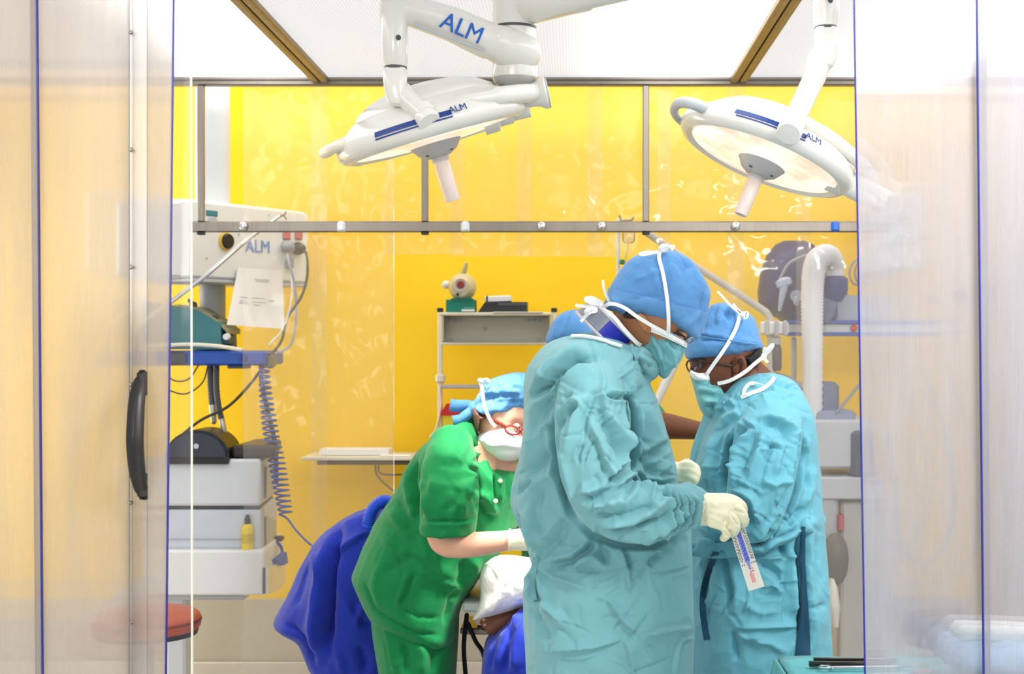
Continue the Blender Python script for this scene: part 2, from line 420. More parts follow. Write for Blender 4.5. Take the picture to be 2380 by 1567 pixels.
def plastic(name, haze, col, streak=.0, gloss=.06, rough=.07, blur=0.0, tint=(1, 1, 1), wav=0.0, scr=0.0, warm=None):
    """clear sheet: transparent + milky scatter + surface gloss, optionally a slightly diffusing body"""
    m, nt, ns, ln = new_mat(name)
    out = ns.new('ShaderNodeOutputMaterial')
    tr = ns.new('ShaderNodeBsdfTransparent'); tr.inputs[0].default_value = (*tint, 1)
    di = ns.new('ShaderNodeBsdfDiffuse'); di.inputs[0].default_value = col
    tl = ns.new('ShaderNodeBsdfTranslucent'); tl.inputs[0].default_value = col
    hz = ns.new('ShaderNodeMixShader'); hz.inputs[0].default_value = .5; ln.new(di.outputs[0], hz.inputs[1]); ln.new(tl.outputs[0], hz.inputs[2])
    base = tr
    if blur:
        rf = ns.new('ShaderNodeBsdfRefraction'); rf.inputs['Roughness'].default_value = blur; rf.inputs['IOR'].default_value = 1.12; rf.inputs[0].default_value = (*tint, 1)
        base = ns.new('ShaderNodeMixShader'); base.inputs[0].default_value = .55; ln.new(tr.outputs[0], base.inputs[1]); ln.new(rf.outputs[0], base.inputs[2])
    tc = ns.new('ShaderNodeTexCoord'); mp = ns.new('ShaderNodeMapping'); mp.inputs['Scale'].default_value = (14, 14, 1.6); ln.new(tc.outputs['Object'], mp.inputs[0])
    nz = ns.new('ShaderNodeTexNoise'); nz.inputs['Scale'].default_value = 1; nz.inputs['Detail'].default_value = 8; nz.inputs['Roughness'].default_value = .62; ln.new(mp.outputs[0], nz.inputs[0])
    mr = ns.new('ShaderNodeMapRange'); mr.inputs[1].default_value = .25; mr.inputs[2].default_value = .75
    mr.inputs[3].default_value = haze - streak; mr.inputs[4].default_value = haze + streak; ln.new(nz.outputs[0], mr.inputs[0])
    fac = mr
    if scr:      # fine scratches
        mp2 = ns.new('ShaderNodeMapping'); mp2.inputs['Scale'].default_value = (300, 300, 9); mp2.inputs['Rotation'].default_value = (0, .06, 0); ln.new(tc.outputs['Object'], mp2.inputs[0])
        n3 = ns.new('ShaderNodeTexNoise'); n3.inputs['Scale'].default_value = 1; n3.inputs['Detail'].default_value = 5; ln.new(mp2.outputs[0], n3.inputs[0])
        m3 = ns.new('ShaderNodeMapRange'); m3.inputs[1].default_value = .6; m3.inputs[2].default_value = .78; m3.inputs[3].default_value = 0; m3.inputs[4].default_value = scr; ln.new(n3.outputs[0], m3.inputs[0])
        fac = ns.new('ShaderNodeMath'); ln.new(mr.outputs[0], fac.inputs[0]); ln.new(m3.outputs[0], fac.inputs[1]); fac.use_clamp = True
    m1 = ns.new('ShaderNodeMixShader'); ln.new(fac.outputs[0], m1.inputs[0]); ln.new(base.outputs[0], m1.inputs[1]); ln.new(hz.outputs[0], m1.inputs[2])
    gl = ns.new('ShaderNodeBsdfGlossy'); gl.inputs['Roughness'].default_value = rough
    fr = ns.new('ShaderNodeFresnel'); fr.inputs[0].default_value = 1.3
    fm = ns.new('ShaderNodeMath'); fm.operation = 'MULTIPLY'; fm.inputs[1].default_value = gloss / .017; ln.new(fr.outputs[0], fm.inputs[0]); fm.use_clamp = True
    m2 = ns.new('ShaderNodeMixShader'); ln.new(fm.outputs[0], m2.inputs[0]); ln.new(m1.outputs[0], m2.inputs[1]); ln.new(gl.outputs[0], m2.inputs[2])
    if wav:
        w = ns.new('ShaderNodeTexNoise'); w.inputs['Scale'].default_value = 5; w.inputs['Detail'].default_value = 2; ln.new(tc.outputs['Object'], w.inputs[0])
        bp = ns.new('ShaderNodeBump'); bp.inputs['Strength'].default_value = wav; bp.inputs['Distance'].default_value = .05; ln.new(w.outputs[0], bp.inputs['Height']); ln.new(bp.outputs[0], gl.inputs['Normal'])
    ln.new(m2.outputs[0], out.inputs[0])
    return m
STRIP = plastic('clear_pvc_strip', .09, rgb(250, 246, 240), .02, .010, .06, wav=.6)
PANEL_L = plastic('hazy_acrylic_left', .50, rgb(228, 217, 208), .13, .02, .12, blur=.10, scr=.10, tint=(.985, .98, .975))
PANEL_R = plastic('hazy_acrylic_right', .41, rgb(218, 216, 226), .13, .02, .12, blur=.08, scr=.10, tint=(.975, .98, .985))
PANEL_C = plastic('clear_acrylic_sheet', .02, rgb(246, 244, 240), .02, .012, .06, scr=.05)
EDGE_BLUE = mat('blue_acrylic_edge', rgb(34, 40, 150), .25)
EDGE_WHITE = mat('white_acrylic_edge', rgb(252, 246, 226), .3)

# ------------------------------------------------------------------ the room
DW, DF = 6.2, 5.2
XL, XR = -2.95, 1.74
ZC = CAMZ + M(612, DF)                      # clean-air ceiling
struct(MB().box(((XL + XR) / 2, 3.0, -.03), (XR - XL, 6.4, .06)).build('floor', FLOORM, smooth=False))
wb = struct(MB().box(((XL + XR) / 2, DW + .06, 1.45), (XR - XL + .2, .12, 2.9)).build('wall_back', YELLOW, smooth=False))
MB().box(((XL + XR) / 2, DW - .004, .19), (XR - XL, .012, M(0, 1) + .385), ch=.003).build('wainscot_panel', WAINSCOT, wb)
struct(MB().box(((XL + XR) / 2, DW - .016, .055), (XR - XL, .02, .11), ch=.006).build('baseboard_back', mat('pale_baseboard', rgb(214, 206, 190), .5)))
struct(MB().box((XR + .06, 3.0, 1.45), (.12, 6.4, 2.9)).build('wall_right', WALLWHITE, smooth=False))
struct(MB().box((XL - .06, 3.0, 1.45), (.12, 6.4, 2.9)).build('wall_left', WALLWHITE, smooth=False))
struct(MB().box(((XL + XR) / 2, 5.75, 2.93), (XR - XL + .2, 1.1, .06)).build('trim_1', WALLWHITE, smooth=False))     # room ceiling over the strip behind the frame

def ceiling_mat():
    m, nt, ns, ln = new_mat('backlit_ribbed_diffuser')
    out = ns.new('ShaderNodeOutputMaterial'); b = ns.new('ShaderNodeBsdfPrincipled'); ln.new(b.outputs[0], out.inputs[0])
    tc = ns.new('ShaderNodeTexCoord'); sp = ns.new('ShaderNodeSeparateXYZ'); ln.new(tc.outputs['Object'], sp.inputs[0])
    def g(center, width, amp):
        s = ns.new('ShaderNodeMath'); s.operation = 'SUBTRACT'; s.inputs[1].default_value = center; ln.new(sp.outputs[0], s.inputs[0])
        d = ns.new('ShaderNodeMath'); d.operation = 'DIVIDE'; d.inputs[1].default_value = width; ln.new(s.outputs[0], d.inputs[0])
        p = ns.new('ShaderNodeMath'); p.operation = 'MULTIPLY'; ln.new(d.outputs[0], p.inputs[0]); ln.new(d.outputs[0], p.inputs[1])
        n = ns.new('ShaderNodeMath'); n.operation = 'MULTIPLY'; n.inputs[1].default_value = -1; ln.new(p.outputs[0], n.inputs[0])
        e = ns.new('ShaderNodeMath'); e.operation = 'EXPONENT'; ln.new(n.outputs[0], e.inputs[0])
        q = ns.new('ShaderNodeMath'); q.operation = 'MULTIPLY'; q.inputs[1].default_value = amp; ln.new(e.outputs[0], q.inputs[0]); return q
    # one tube above each bay of the diffuser, near its lamp-side rail
    a = g(.42, .20, 2.6)
    w = ns.new('ShaderNodeTexWave'); w.wave_type = 'BANDS'; w.bands_direction = 'X'; w.inputs['Scale'].default_value = 32; w.inputs['Distortion'].default_value = .15
    ln.new(tc.outputs['Object'], w.inputs[0])
    # daylight tubes end short of the frame: fade over the last 20 cm
    fy = ns.new('ShaderNodeMapRange'); fy.inputs[1].default_value = 1.22; fy.inputs[2].default_value = 1.42; fy.inputs[3].default_value = 1; fy.inputs[4].default_value = .15; fy.interpolation_type = 'SMOOTHSTEP'
    ln.new(sp.outputs[1], fy.inputs[0])
    a2 = ns.new('ShaderNodeMath'); a2.operation = 'MULTIPLY'; ln.new(a.outputs[0], a2.inputs[0]); ln.new(fy.outputs[0], a2.inputs[1])
    r = ns.new('ShaderNodeMapRange'); r.inputs[3].default_value = .47; r.inputs[4].default_value = .56; ln.new(w.outputs['Fac'], r.inputs[0])
    s = ns.new('ShaderNodeMath'); ln.new(a2.outputs[0], s.inputs[0]); ln.new(r.outputs[0], s.inputs[1])
    b.inputs['Base Color'].default_value = rgb(96, 96, 100); b.inputs['Roughness'].default_value = .5
    b.inputs['Emission Color'].default_value = (.975, .98, 1, 1); ln.new(s.outputs[0], b.inputs['Emission Strength'])
    return m
CEILM = ceiling_mat()
rx = [-.918 - 1.524, -.918, .606, .606 + 1.524]
ce = bpy.data.objects.new('ceiling', None); COL.objects.link(ce); ce.location = (0, 3.8, ZC); struct(ce); ORG[ce.name] = Vector((0, 3.8, ZC))
edges = [XL, -.918, .606, XR]
Y0, Y1 = 2.45, DF - .01
for i in range(3):
    x0, x1 = edges[i], edges[i + 1]
    c = Vector(((x0 + x1) / 2, (Y0 + Y1) / 2, ZC + .006)); oc = Vector(((-1.54, -.04, .79)[i], c.y, c.z))
    o = MB().box(c, (x1 - x0 - .012, Y1 - Y0, .012)).build('ceiling_panel', CEILM, None, smooth=False, org=oc)
    o.parent = ce; o.location = oc - ORG[ce.name]
    if i == 1: o.rotation_euler.z = 0
for x in (-.918, .606):
    MB().box((x - .017, (Y0 + Y1) / 2, ZC - .004), (.028, Y1 - Y0, .03), ch=.004).box((x + .017, (Y0 + Y1) / 2, ZC - .004), (.028, Y1 - Y0, .03), ch=.004).box((x, (Y0 + Y1) / 2, ZC + .006), (.01, Y1 - Y0, .016)).build('ceiling_rail', BRONZE, ce)

# ------------------------------------------------------------------ steel curtain frame
fr = thing('curtain_gantry', 'brushed steel frame under the ceiling with a long horizontal bar and clips', 'frame', P(1230, 527, DF) )
xa, xb = P(-140, 0, DF).x, P(2500, 0, DF).x
zt, zb = P(0, 183, DF).z, P(0, 200, DF).z
MB().box(((xa + xb) / 2, DF, (zt + .02 + zb) / 2), (xb - xa, .04, zt + .02 - zb), ch=.004).box(((xa + xb) / 2, DF - .024, zt - .004), (xb - xa, .014, .012), ch=.002).build('top_rail', STEEL, fr)
b0, b1 = P(441, 0, DF).x, P(2070, 0, DF).x; z0, z1 = P(0, 515, DF).z, P(0, 540, DF).z
MB().box(((b0 + b1) / 2, DF, (z0 + z1) / 2), (b1 - b0, .03, z0 - z1), ch=.004).build('hanging_bar', STEEL, fr)
for px in (468, 988, 1501):
    x = P(px, 0, DF).x
    q = MB().box((x, DF - .002, (zb + z0) / 2), (M(15, DF), .026, zb - z0 + .002), ch=.003).build('post', STEEL, fr)
    MB().box((x, DF - .002, z1 - .004), (M(17, DF), .03, .012), ch=.003).build('end_plug', BLACK, q)
    for dx, dz in ((-3, 519), (3, 519), (-3, 535), (3, 535)):
        pass
WCLIP = mat('white_clip', rgb(248, 248, 252), .3)
for px, kind in ((566, 'r'), (793, 'w'), (1081, 'w'), (1259, 'r'), (1399, 'r'), (1710, 'r'), (1942, 'b')):
    c = P(px, 526, DF - .022)
    if kind == 'r':
        o = MB().lathe([(0, .016), (.008, .0155), (.0135, .012), (.016, .006), (.016, 0), (.006, -.004), (0, -.004)], mat4(c, frame3((0, -1, .12), (1, 0, 0))), 20).build('knob', CHROME, fr)
        o['label'] = 'round chrome knob'
    else:
        o = MB().box(c, (.027, .02, .037), ch=.006).box(c + Vector((0, .008, -.002)), (.031, .012, .034), ch=.003).build('clip', WCLIP if kind == 'w' else mat('blue_clip', rgb(52, 120, 222), .4), fr)
        o['label'] = 'white plastic clip' if kind == 'w' else 'blue plastic clip'

# ------------------------------------------------------------------ clear strips hanging from the frame
ordn = ['first', 'second', 'third', 'fourth', 'fifth', 'sixth', 'seventh', 'eighth', 'ninth', 'tenth', 'eleventh']
bands = [(410, 446), (565, 602), (723, 760), (893, 916), (1046, 1080), (1200, 1235), (1366, 1400), (1528, 1560), (1690, 1731), (1850, 1884), (2004, 2040), (2160, 2190)]
for i in range(1, len(bands) - 1):
    pa, pb = bands[i][0], bands[i + 1][1]
    D = DF + .034 + .014 * (i % 2)
    x0, x1 = P(pa, 0, D).x, P(pb, 0, D).x
    short = 3 <= i <= 6
    ztop = zb + .012
    zlow = P(0, [0, 0, 0, 591, 596, 596, 597, 0, 0, 0, 0][i], D).z if short else .06
    rg = random.Random(i); a1, a2, p1 = rg.uniform(.004, .008), rg.uniform(.003, .006), rg.uniform(0, 6)
    nv = 24 if short else 46
    def fn(u, v, x0=x0, x1=x1, zl=zlow, a1=a1, a2=a2, p1=p1, D=D, short=short):
        z = ztop + (zl - ztop) * v; k = min(1, v * 3) * (1.0 if short else .5)
        y = D + k * (a1 * math.sin(u * 7 + z * 5 + p1) + a2 * math.sin(z * 16 + u * 4 + p1 * 2) * math.sin(u * PI))
        return (x0 + (x1 - x0) * u + .003 * math.sin(z * 4 + p1) * v, y * 1.0, z)
    o = MB().grid(fn, 12, nv, .0018, (0, 1, 0)).build('curtain_strip', STRIP)
    tag(o, f'clear plastic curtain strip, {ordn[i - 1]} from the left along the steel bar' + (', short' if short else ''), 'curtain strip', 'clear strips hanging from the steel frame')
    if i in (2,):   # stiff bright hem of the last long strip beside the opening
        MB().box((x1 - .003, D + .001, (ztop + .06) / 2 + .02), (.005, .004, ztop - .08), ch=.001).build('welded_hem', PANEL_C, o)

# ------------------------------------------------------------------ hazy acrylic screens in front
def screen(xt0, xt1, xb0, xb1, D, m, edge=None, eside='r', label='', pw=2.6, th=.006):
    """a sheet from above the frame to the floor; its edges pass through (xt, y=0) and (xb, y=1567)"""
    def ex(a, b, z):
        y = CY - (z - CAMZ) / D * FPX; return P(a + (b - a) * y / 1567, 0, D).x
    zt, zl = ZC - .012, .03
    q = [(ex(xt0, xb0, zt), D, zt), (ex(xt1, xb1, zt), D, zt), (ex(xt1, xb1, zl), D, zl), (ex(xt0, xb0, zl), D, zl)]
    o = MB().prism(q, (0, th, 0)).build('acrylic_screen', m, smooth=False)
    tag(o, label, 'screen')
    if edge:
        w = M(pw, D); s = -w if eside == 'r' else 0
        a, b, c, d = q
        e = (b, c) if eside == 'r' else (a, d)
        MB().prism([(e[0][0] + s, D - .0008, zt), (e[0][0] + s + w, D - .0008, zt), (e[1][0] + s + w, D - .0008, zl), (e[1][0] + s, D - .0008, zl)], (0, th + .0016, 0)).build('polished_edge', edge, o, smooth=False)['label'] = 'blue edge' if edge is EDGE_BLUE else 'white edge'
    return o
screen(-230, 86, -230, 99, 2.50, PANEL_L, EDGE_BLUE, label='outermost hazy acrylic screen at the left with a blue edge')
door = screen(70, 404, 82, 386, 2.512, PANEL_L, EDGE_BLUE, label='scratched hazy acrylic door with black grip and row of rivets')
screen(296, 444, 296, 447, 2.545, PANEL_C, EDGE_WHITE, label='clear acrylic sheet with white edge behind the black grip', pw=2.4)
screen(1984, 2292, 2010, 2302, 2.512, PANEL_R, EDGE_BLUE, 'l', label='hazy blue-edged acrylic screen beside the second lamp and white hose', pw=2.6)
screen(2270, 2620, 2286, 2620, 2.50, PANEL_R, EDGE_BLUE, 'l', label='outermost hazy acrylic screen at the right, overlapping the other', pw=2.6)
# riveted strip and grip of the door
Dd = 2.509
ALU = plastic('frosted_edge_profile', .04, rgb(240, 240, 244), .02, .035, .12)
MB().box((P(322, 0, Dd).x, Dd - .002, 1.22), (M(42, Dd), .004, 2.3), ch=.001).build('edge_profile', ALU, door)
MB().box((P(307, 0, Dd).x, Dd - .006, 1.22), (M(7, Dd), .005, 2.3), ch=.0015).build('channel', ALU, door)
for y in (75, 348, 621, 894, 1169, 1447):
    MB().lathe([(0, .004), (.0025, .0038), (.0037, .002), (.004, 0), (0, 0)], mat4(P(304, y, Dd - .009), frame3((0, -1, 0), (1, 0, 0))), 14).build('rivet', STEEL, door)
DG = Dd - .01
gp = [(327, 868, .006), (318, 890, .0), (310, 930, -.022), (306, 1000, -.034), (306, 1040, -.034), (311, 1095, -.022), (320, 1135, 0), (329, 1156, .006)]
wd = [7, 16, 19, 20, 20, 19, 16, 7]
ps = bez([P(x + 8, y, DG + d) for x, y, d in gp], 5); n = len(ps)
rr = [M(float(np.interp(i / (n - 1) * 7, range(8), wd)), DG) for i in range(n)]
g = MB().tube(ps, rr, 14, flat=1.0, up=(1, 0, 0)).box(P(330, 893, DG - .002), (.016, .02, .05), ch=.006).box(P(331, 1128, DG - .002), (.016, .02, .05), ch=.006)
o = g.build('grip', mat('black_grip', rgb(32, 28, 26), .45), door); o['label'] = 'black bow-shaped grip'
MB().tube(bez([P(x + 4, y, DG + d - .0165) for x, y, d in gp[2:6]], 5), .0016, 6).build('seam', BLACK, o)

# ------------------------------------------------------------------ surgical lamps
def lens_mat():
    m, nt, ns, ln = new_mat('lit_lamp_lens')
    out = ns.new('ShaderNodeOutputMaterial'); b = ns.new('ShaderNodeBsdfPrincipled'); ln.new(b.outputs[0], out.inputs[0])
    tc = ns.new('ShaderNodeTexCoord')
    wv = ns.new('ShaderNodeTexNoise'); wv.inputs['Scale'].default_value = 9; wv.inputs['Detail'].default_value = 3; ln.new(tc.outputs['Object'], wv.inputs[0])
    cr = ns.new('ShaderNodeValToRGB'); cr.color_ramp.elements[0].position = .36; cr.color_ramp.elements[0].color = rgb(250, 200, 176); cr.color_ramp.elements[1].position = .6; cr.color_ramp.elements[1].color = rgb(255, 240, 226)
    ln.new(wv.outputs[0], cr.inputs[0]); ln.new(cr.outputs[0], b.inputs['Emission Color']); ln.new(cr.outputs[0], b.inputs['Base Color'])
    b.inputs['Emission Strength'].default_value = .52; b.inputs['Roughness'].default_value = .12
    return m
LENS = lens_mat()
GRIPM = mat('pale_grip_plastic', rgb(226, 212, 204), .35, var=.03)
HUBM = mat('grey_lamp_hub', rgb(182, 180, 178), .4, var=.04)
CAPM = mat('grey_hub_dome', rgb(176, 176, 172), .25, coat=.4, var=.04)

def lamp_head(root, cpx, cpy, D, nrm, R, side):
    """dome round axis nrm (points down, out of the lens)"""
    n = Vector(nrm).normalized(); xa = (Vector((1, 0, 0)) - n * n.x).normalized()
    R3 = frame3(n, xa); c = P(cpx, cpy, D); T = mat4(c, R3)
    k = R / .26
    prof = [(0, -.088), (.09, -.086), (.16, -.076), (.205, -.055), (.228, -.036), (.248, -.022), (.257, -.006), (.26, .008), (.257, .02), (.246, .032), (.232, .037), (.224, .033), (.218, .028), (.1, .028), (0, .028)]
    sh = MB().lathe([(r * k, h * k) for r, h in prof], T, 64).build('lamp_dome', WHITE, root)
    # raised crown on the dome, and its service cap
    MB().lathe([(r * k, h * k) for r, h in [(0, -.118), (.05, -.117), (.11, -.108), (.15, -.095), (.185, -.072), (.19, -.062), (0, -.06)]], T, 48).build('crown', WHITE, sh)
    MB().lathe([(r * k, h * k) for r, h in [(0, .044), (.1, .041), (.17, .036), (.214, .031), (.219, .026), (0, .026)]], T, 56).build('lens', LENS, root)
    h = MB().lathe([(r * k, hh * k) for r, hh in [(0, .036), (.066, .036), (.07, .042), (.052, .066), (.03, .078), (0, .08)]], T, 36).build('hub_plate', HUBM, root)
    for a in (-2.2, -.9, .6, 2.2):
        MB().lathe([(0, .004), (.005, .003), (.006, 0), (0, 0)], mat4(T @ Vector((.045 * k * math.cos(a), .045 * k * math.sin(a), .068 * k)), R3), 10).build('screw', DKGREY, h)
    g = MB().lathe([(r * k, hh * k) for r, hh in [(0, .07), (.021, .07), (.023, .074), (.023, .09), (.0195, .093), (.0195, .1), (.021, .103), (.0195, .196), (.018, .2), (.014, .2), (.013, .19), (0, .19)]], T, 24).build('focus_grip', GRIPM, root)
    MB().lathe([(.0236 * k, .078 * k), (.0242 * k, .08 * k), (.0242 * k, .087 * k), (.0236 * k, .089 * k)], T, 24).build('collar', HUBM, g)
    def ring(a, r=1.0, h=0.0): return T @ Vector((r * k * math.cos(a), r * k * math.sin(a), h * k))
    return T, R3, k, ring

def stripe_on(root, ring, k, a0, a1, rfun, parts, name='stripe'):
    pass

def arc_plate(ring, r0, h0, r1, h1, a0, a1, nseg=14, off=.0025):
    """thin printed band lying on the cone between (r0,h0) and (r1,h1)"""
    mb = MB()
    for j in range(1):
        rows = []
        for i in range(nseg + 1):
            a = a0 + (a1 - a0) * i / nseg
            rows.append((ring(a, r0 + off, h0), ring(a, r1 + off, h1), ring(a, r1 - .004, h1), ring(a, r0 - .004, h0)))
        mb.loft([list(r) for r in rows])
    return mb

# ---- left lamp with its double-jointed arm
D1 = 3.88
L1 = thing('surgical_lamp', 'white domed surgical lamp tilted up to the right below a round hub', 'surgical lamp', P(1195, 90, D1))
n1 = (.28, .10, -.95)
T1, R1, k1, ring1 = lamp_head(L1, 1002, 298, D1, n1, .268, 1)
def ang_of(ring, px, py):
    """angle of the rim point that projects nearest to the pixel, on the side that faces the lens"""
    best = (1e9, 0)
    for i in range(720):
        a = 2 * PI * i / 720; p = ring(a, .26, 0)
        if (p - ring(0, 0, 0)).y > 0.02: continue
        x = CX + p.x / p.y * FPX; y = CY - (p.z - CAMZ) / p.y * FPX
        d = (x - px) ** 2 + .15 * (y - py) ** 2
        if d < best[0]: best = (d, a)
    return best[1]
aL, aM, aR = ang_of(ring1, 872, 310), ang_of(ring1, 990, 280), ang_of(ring1, 1052, 266)
b = arc_plate(ring1, .2582, -.001, .2535, -.0135, aL, aM - .0); b.build('stripe', NAVY, L1)
arc_plate(ring1, .2598, .0065, .2592, .003, aL, aR).build('stripe', NAVY, L1)
arc_plate(ring1, .2582, -.001, .2535, -.0135, aM + .1 * (1 if aR > aM else -1), aR).build('stripe', NAVY, L1)
def lamp_text(root, ring, px, py, size):
    a = ang_of(ring, px, py); p0, p1 = ring(a, .261, .004), ring(a, .2475, -.0215)
    c = (p0 + p1) / 2; up = (p1 - p0).normalized(); rt = (ring(a + .02, .25, -.016) - ring(a - .02, .25, -.016)).normalized()
    if rt.x < 0: rt = -rt
    nn = rt.cross(up)
    mb = MB(); text(mb, 'ALM', size, c + nn * .006, rt, up, .0008); mb.build('lettering', NAVY, root, smooth=False)
lamp_text(L1, ring1, 1068, 262, .026)
# grab handle at the left tip
tip = [P(822, 338, D1 - .09), P(800, 336, D1 - .12), P(775, 345, D1 - .10), P(757, 356, D1 - .02), P(762, 350, D1 + .05), P(800, 330, D1 + .09)]
o = MB().tube(bez(tip, 6), [.019 + .0 * i for i in range(31)], 12, flat=.75).build('grab_handle', CREAM, L1); o['label'] = 'cream grab handle at the tip'
# yoke round the back of the dome, with the flanged end at the right
yk = [P(1010, 246, D1 - .12), P(1070, 236, D1 - .2), P(1140, 226, D1 - .18), P(1200, 219, D1 - .1), P(1248, 215, D1)]
MB().tube(bez(yk, 6), [.014] * 5 + [.019] * 8 + [.026] * 12, 14).build('yoke', WHITE, L1)
ax1 = (P(1270, 213, D1) - P(1200, 228, D1)).normalized()
o = MB().lathe([(0, -.12), (.03, -.12), (.032, -.03), (.036, -.012), (.044, 0), (.046, .006), (.044, .01), (0, .01)], mat4(P(1262, 216, D1), frame3(ax1, (0, 0, 1))), 28).build('end_flange', WHITE, L1)
MB().lathe([(0, 0), (.03, 0), (.043, .004), (.044, .012), (.036, .013), (0, .013)], mat4(P(1264, 215.5, D1), frame3(ax1, (0, 0, 1))), 28).build('end_cap', GREYP, o)
MB().lathe([(0, -.1), (.05, -.1), (.047, -.06), (.036, -.055), (.034, -.02), (.028, -.016), (.027, .03), (0, .03)], mat4(P(1205, 255, D1 + .01), frame3(ax1, (0, 0, 1))), 24).build('pivot_boss', WHITE, L1)
# arm: lower elbow, post, main arm, hub
MB().lathe([(0, 0), (.028, .002), (.031, .012), (.031, .028), (.026, .034), (.026, .038), (.03, .042), (.03, .052), (0, .054)], mat4(P(1000, 286, D1 - .27), frame3(P(960, 222, D1 - .21) - P(1000, 286, D1 - .27), (1, 0, 0))), 24).build('swivel', WHITE, L1)
MB().tube([P(936, 218, D1 - .2), P(952, 236, D1 - .215), P(988, 268, D1 - .26)], [.03, .027, .026], 18).build('link', WHITE, L1)
def boxy(mb, rows, D, e=3.2, n=24):
    rings = []
    for (px, py, w, dd, tx) in rows:
        c = P(px, py, D); rings.append([c + Vector((M(w, D) * math.copysign(abs(math.cos(t)) ** (2 / e), math.cos(t)), dd * math.copysign(abs(math.sin(t)) ** (2 / e), math.sin(t)), tx * math.cos(t))) for t in [2 * PI * q / n for q in range(n)]])
    return mb.loft(rings)
boxy(MB(), [(919, 160, 25, .03, 0), (918, 166, 28, .034, 0), (919, 205, 26, .034, 0), (922, 232, 25, .034, -.004), (925, 244, 22, .03, -.004), (927, 249, 17, .02, -.004)], D1 - .2).build('elbow_housing', WHITE, L1)
po = boxy(MB(), [(917, -6, 26, .03, 0), (915, 4, 31, .038, 0), (915, 30, 32.5, .04, 0), (917, 100, 31, .039, 0), (919, 152, 28.5, .036, 0), (919, 156, 27, .033, 0)], D1 - .2, e=2.2).build('post', WHITE, L1)
boxy(MB(), [(919, 154, 26.5, .0335, 0), (919, 162, 26.5, .0335, 0)], D1 - .2, e=2.2).build('ring', DKGREY, po)
MB().lathe([(0, .004), (.004, .004), (.0065, .002), (.007, 0), (0, 0)], mat4(P(926, 87, D1 - .2405), frame3((0.2, -1, 0), (1, 0, 0))), 16).build('screw', DKGREY, po)
rows = [(918, 22, 30), (960, 26, 35), (1050, 56, 39), (1120, 88, 42), (1138, 95, 43), (1142, 97, 40), (1165, 104, 46), (1215, 122, 44)]
ps = [P(x, y, D1 - .2 + (x - 918) / 300 * .2) for x, y, r in rows]
ar = MB().tube(ps, [M(r, D1) for x, y, r in rows], 24).build('main_arm', WHITE, L1)
ax_ = (ps[4] - ps[2]).normalized(); no_ = (CAMPOS - ps[2]); no_ = (no_ - ax_ * no_.dot(ax_)).normalized()
mb = MB(); text(mb, 'ALM', .064, ps[2].lerp(ps[3], .14) + no_ * (M(39.5, D1) + .001), ax_, no_.cross(ax_), .0015)
mb.build('lettering', BLUEPRINT, ar, smooth=False)
MB().tube([P(965, 58, D1 - .2), P(1125, 118, D1 - .1)], .004, 8).build('seam', GREYP, ar)
hb = boxy(MB(), [(1196, -21, 51, .06, 0), (1196, 62, 51, .06, 0), (1196, 64, 48, .056, 0), (1196, 67, 48, .056, 0), (1196, 70, 51, .06, 0), (1197, 150, 52, .061, 0), (1197, 177, 53, .062, 0), (1197, 183, 52, .061, 0)], D1 + .02, e=2.05, n=36).build('hub', WHITE, L1)
boxy(MB(), [(1196, 62.5, 49.5, .0585, 0), (1196, 68, 49.5, .0585, 0)], D1 + .02, e=2.05, n=36).build('ring', DKGREY, hb)
boxy(MB(), [(1197, 176, 52.5, .0615, 0), (1197, 184, 52, .061, 0), (1197, 196, 44, .05, 0), (1197, 205, 28, .032, 0), (1197, 209, 10, .012, 0)], D1 + .02, e=2.05, n=36).build('dome_cap', CAPM, hb)
rows = [(1225, 18, 40), (1262, 10, 38), (1330, -2, 33), (1362, -8, 32), (1366, -9, 28), (1520, -45, 28)]
ar2 = MB().tube([P(x, y, D1 - (x - 1225) / 300 * .45) for x, y, r in rows], [M(r, D1) for x, y, r in rows], 24).build('second_arm', WHITE, L1)

# ---- right lamp
D2 = 3.9
L2 = thing('surgical_lamp', 'white surgical lamp facing down with a glowing round lens and grey loop handle', 'surgical lamp', P(1920, 40, D2))
n2 = (-.385, -.09, -.915)
T2, R2, k2, ring2 = lamp_head(L2, 1783, 350, D2, n2, .252, -1)
aL, aM, aR = ang_of(ring2, 1706, 262), ang_of(ring2, 1812, 300), ang_of(ring2, 1873, 332)
sg = 1 if aR > aM else -1
arc_plate(ring2, .2582, -.001, .2535, -.0135, aL, aM).build('stripe', NAVY, L2)
arc_plate(ring2, .2598, .0065, .2592, .003, aL + .03 * sg, aM).build('stripe', NAVY, L2)
arc_plate(ring2, .2582, -.001, .2535, -.0135, aM + .13 * sg, aR).build('stripe', NAVY, L2)
arc_plate(ring2, .2598, .0065, .2592, .003, aM + .13 * sg, aR).build('stripe', NAVY, L2)
lamp_text(L2, ring2, 1887, 343, .026)
hl = [P(1645, 255, D2 - .13), P(1610, 241, D2 - .16), P(1578, 240, D2 - .12), P(1567, 258, D2 - .03), P(1580, 280, D2 + .03), P(1606, 296, D2 + .04)]
o = MB().tube(bez(hl, 6), [.013 + .0035 * math.cos(i / 30 * PI) for i in range(31)], 12).build('grab_handle', GREYP, L2); o['label'] = 'grey loop handle'
yk = [P(1842, 284, D2 - .2), P(1885, 294, D2 - .2), P(1935, 324, D2 - .16), P(1985, 366, D2 - .1), P(2020, 402, D2), P(2030, 430, D2 + .05)]
MB().tube(bez(yk, 6), [.018] * 31, 14).build('yoke', WHITE, L2)
ax2 = (P(2050, 470, D2) - P(1950, 415, D2)).normalized()
MB().lathe([(0, -.05), (.05, -.04), (.046, 0), (.038, .008), (.037, .06), (.034, .064), (.034, .12), (0, .12)], mat4(P(1965, 420, D2), frame3(ax2, (0, 0, 1))), 24).build('pivot_boss', WHITE, L2)
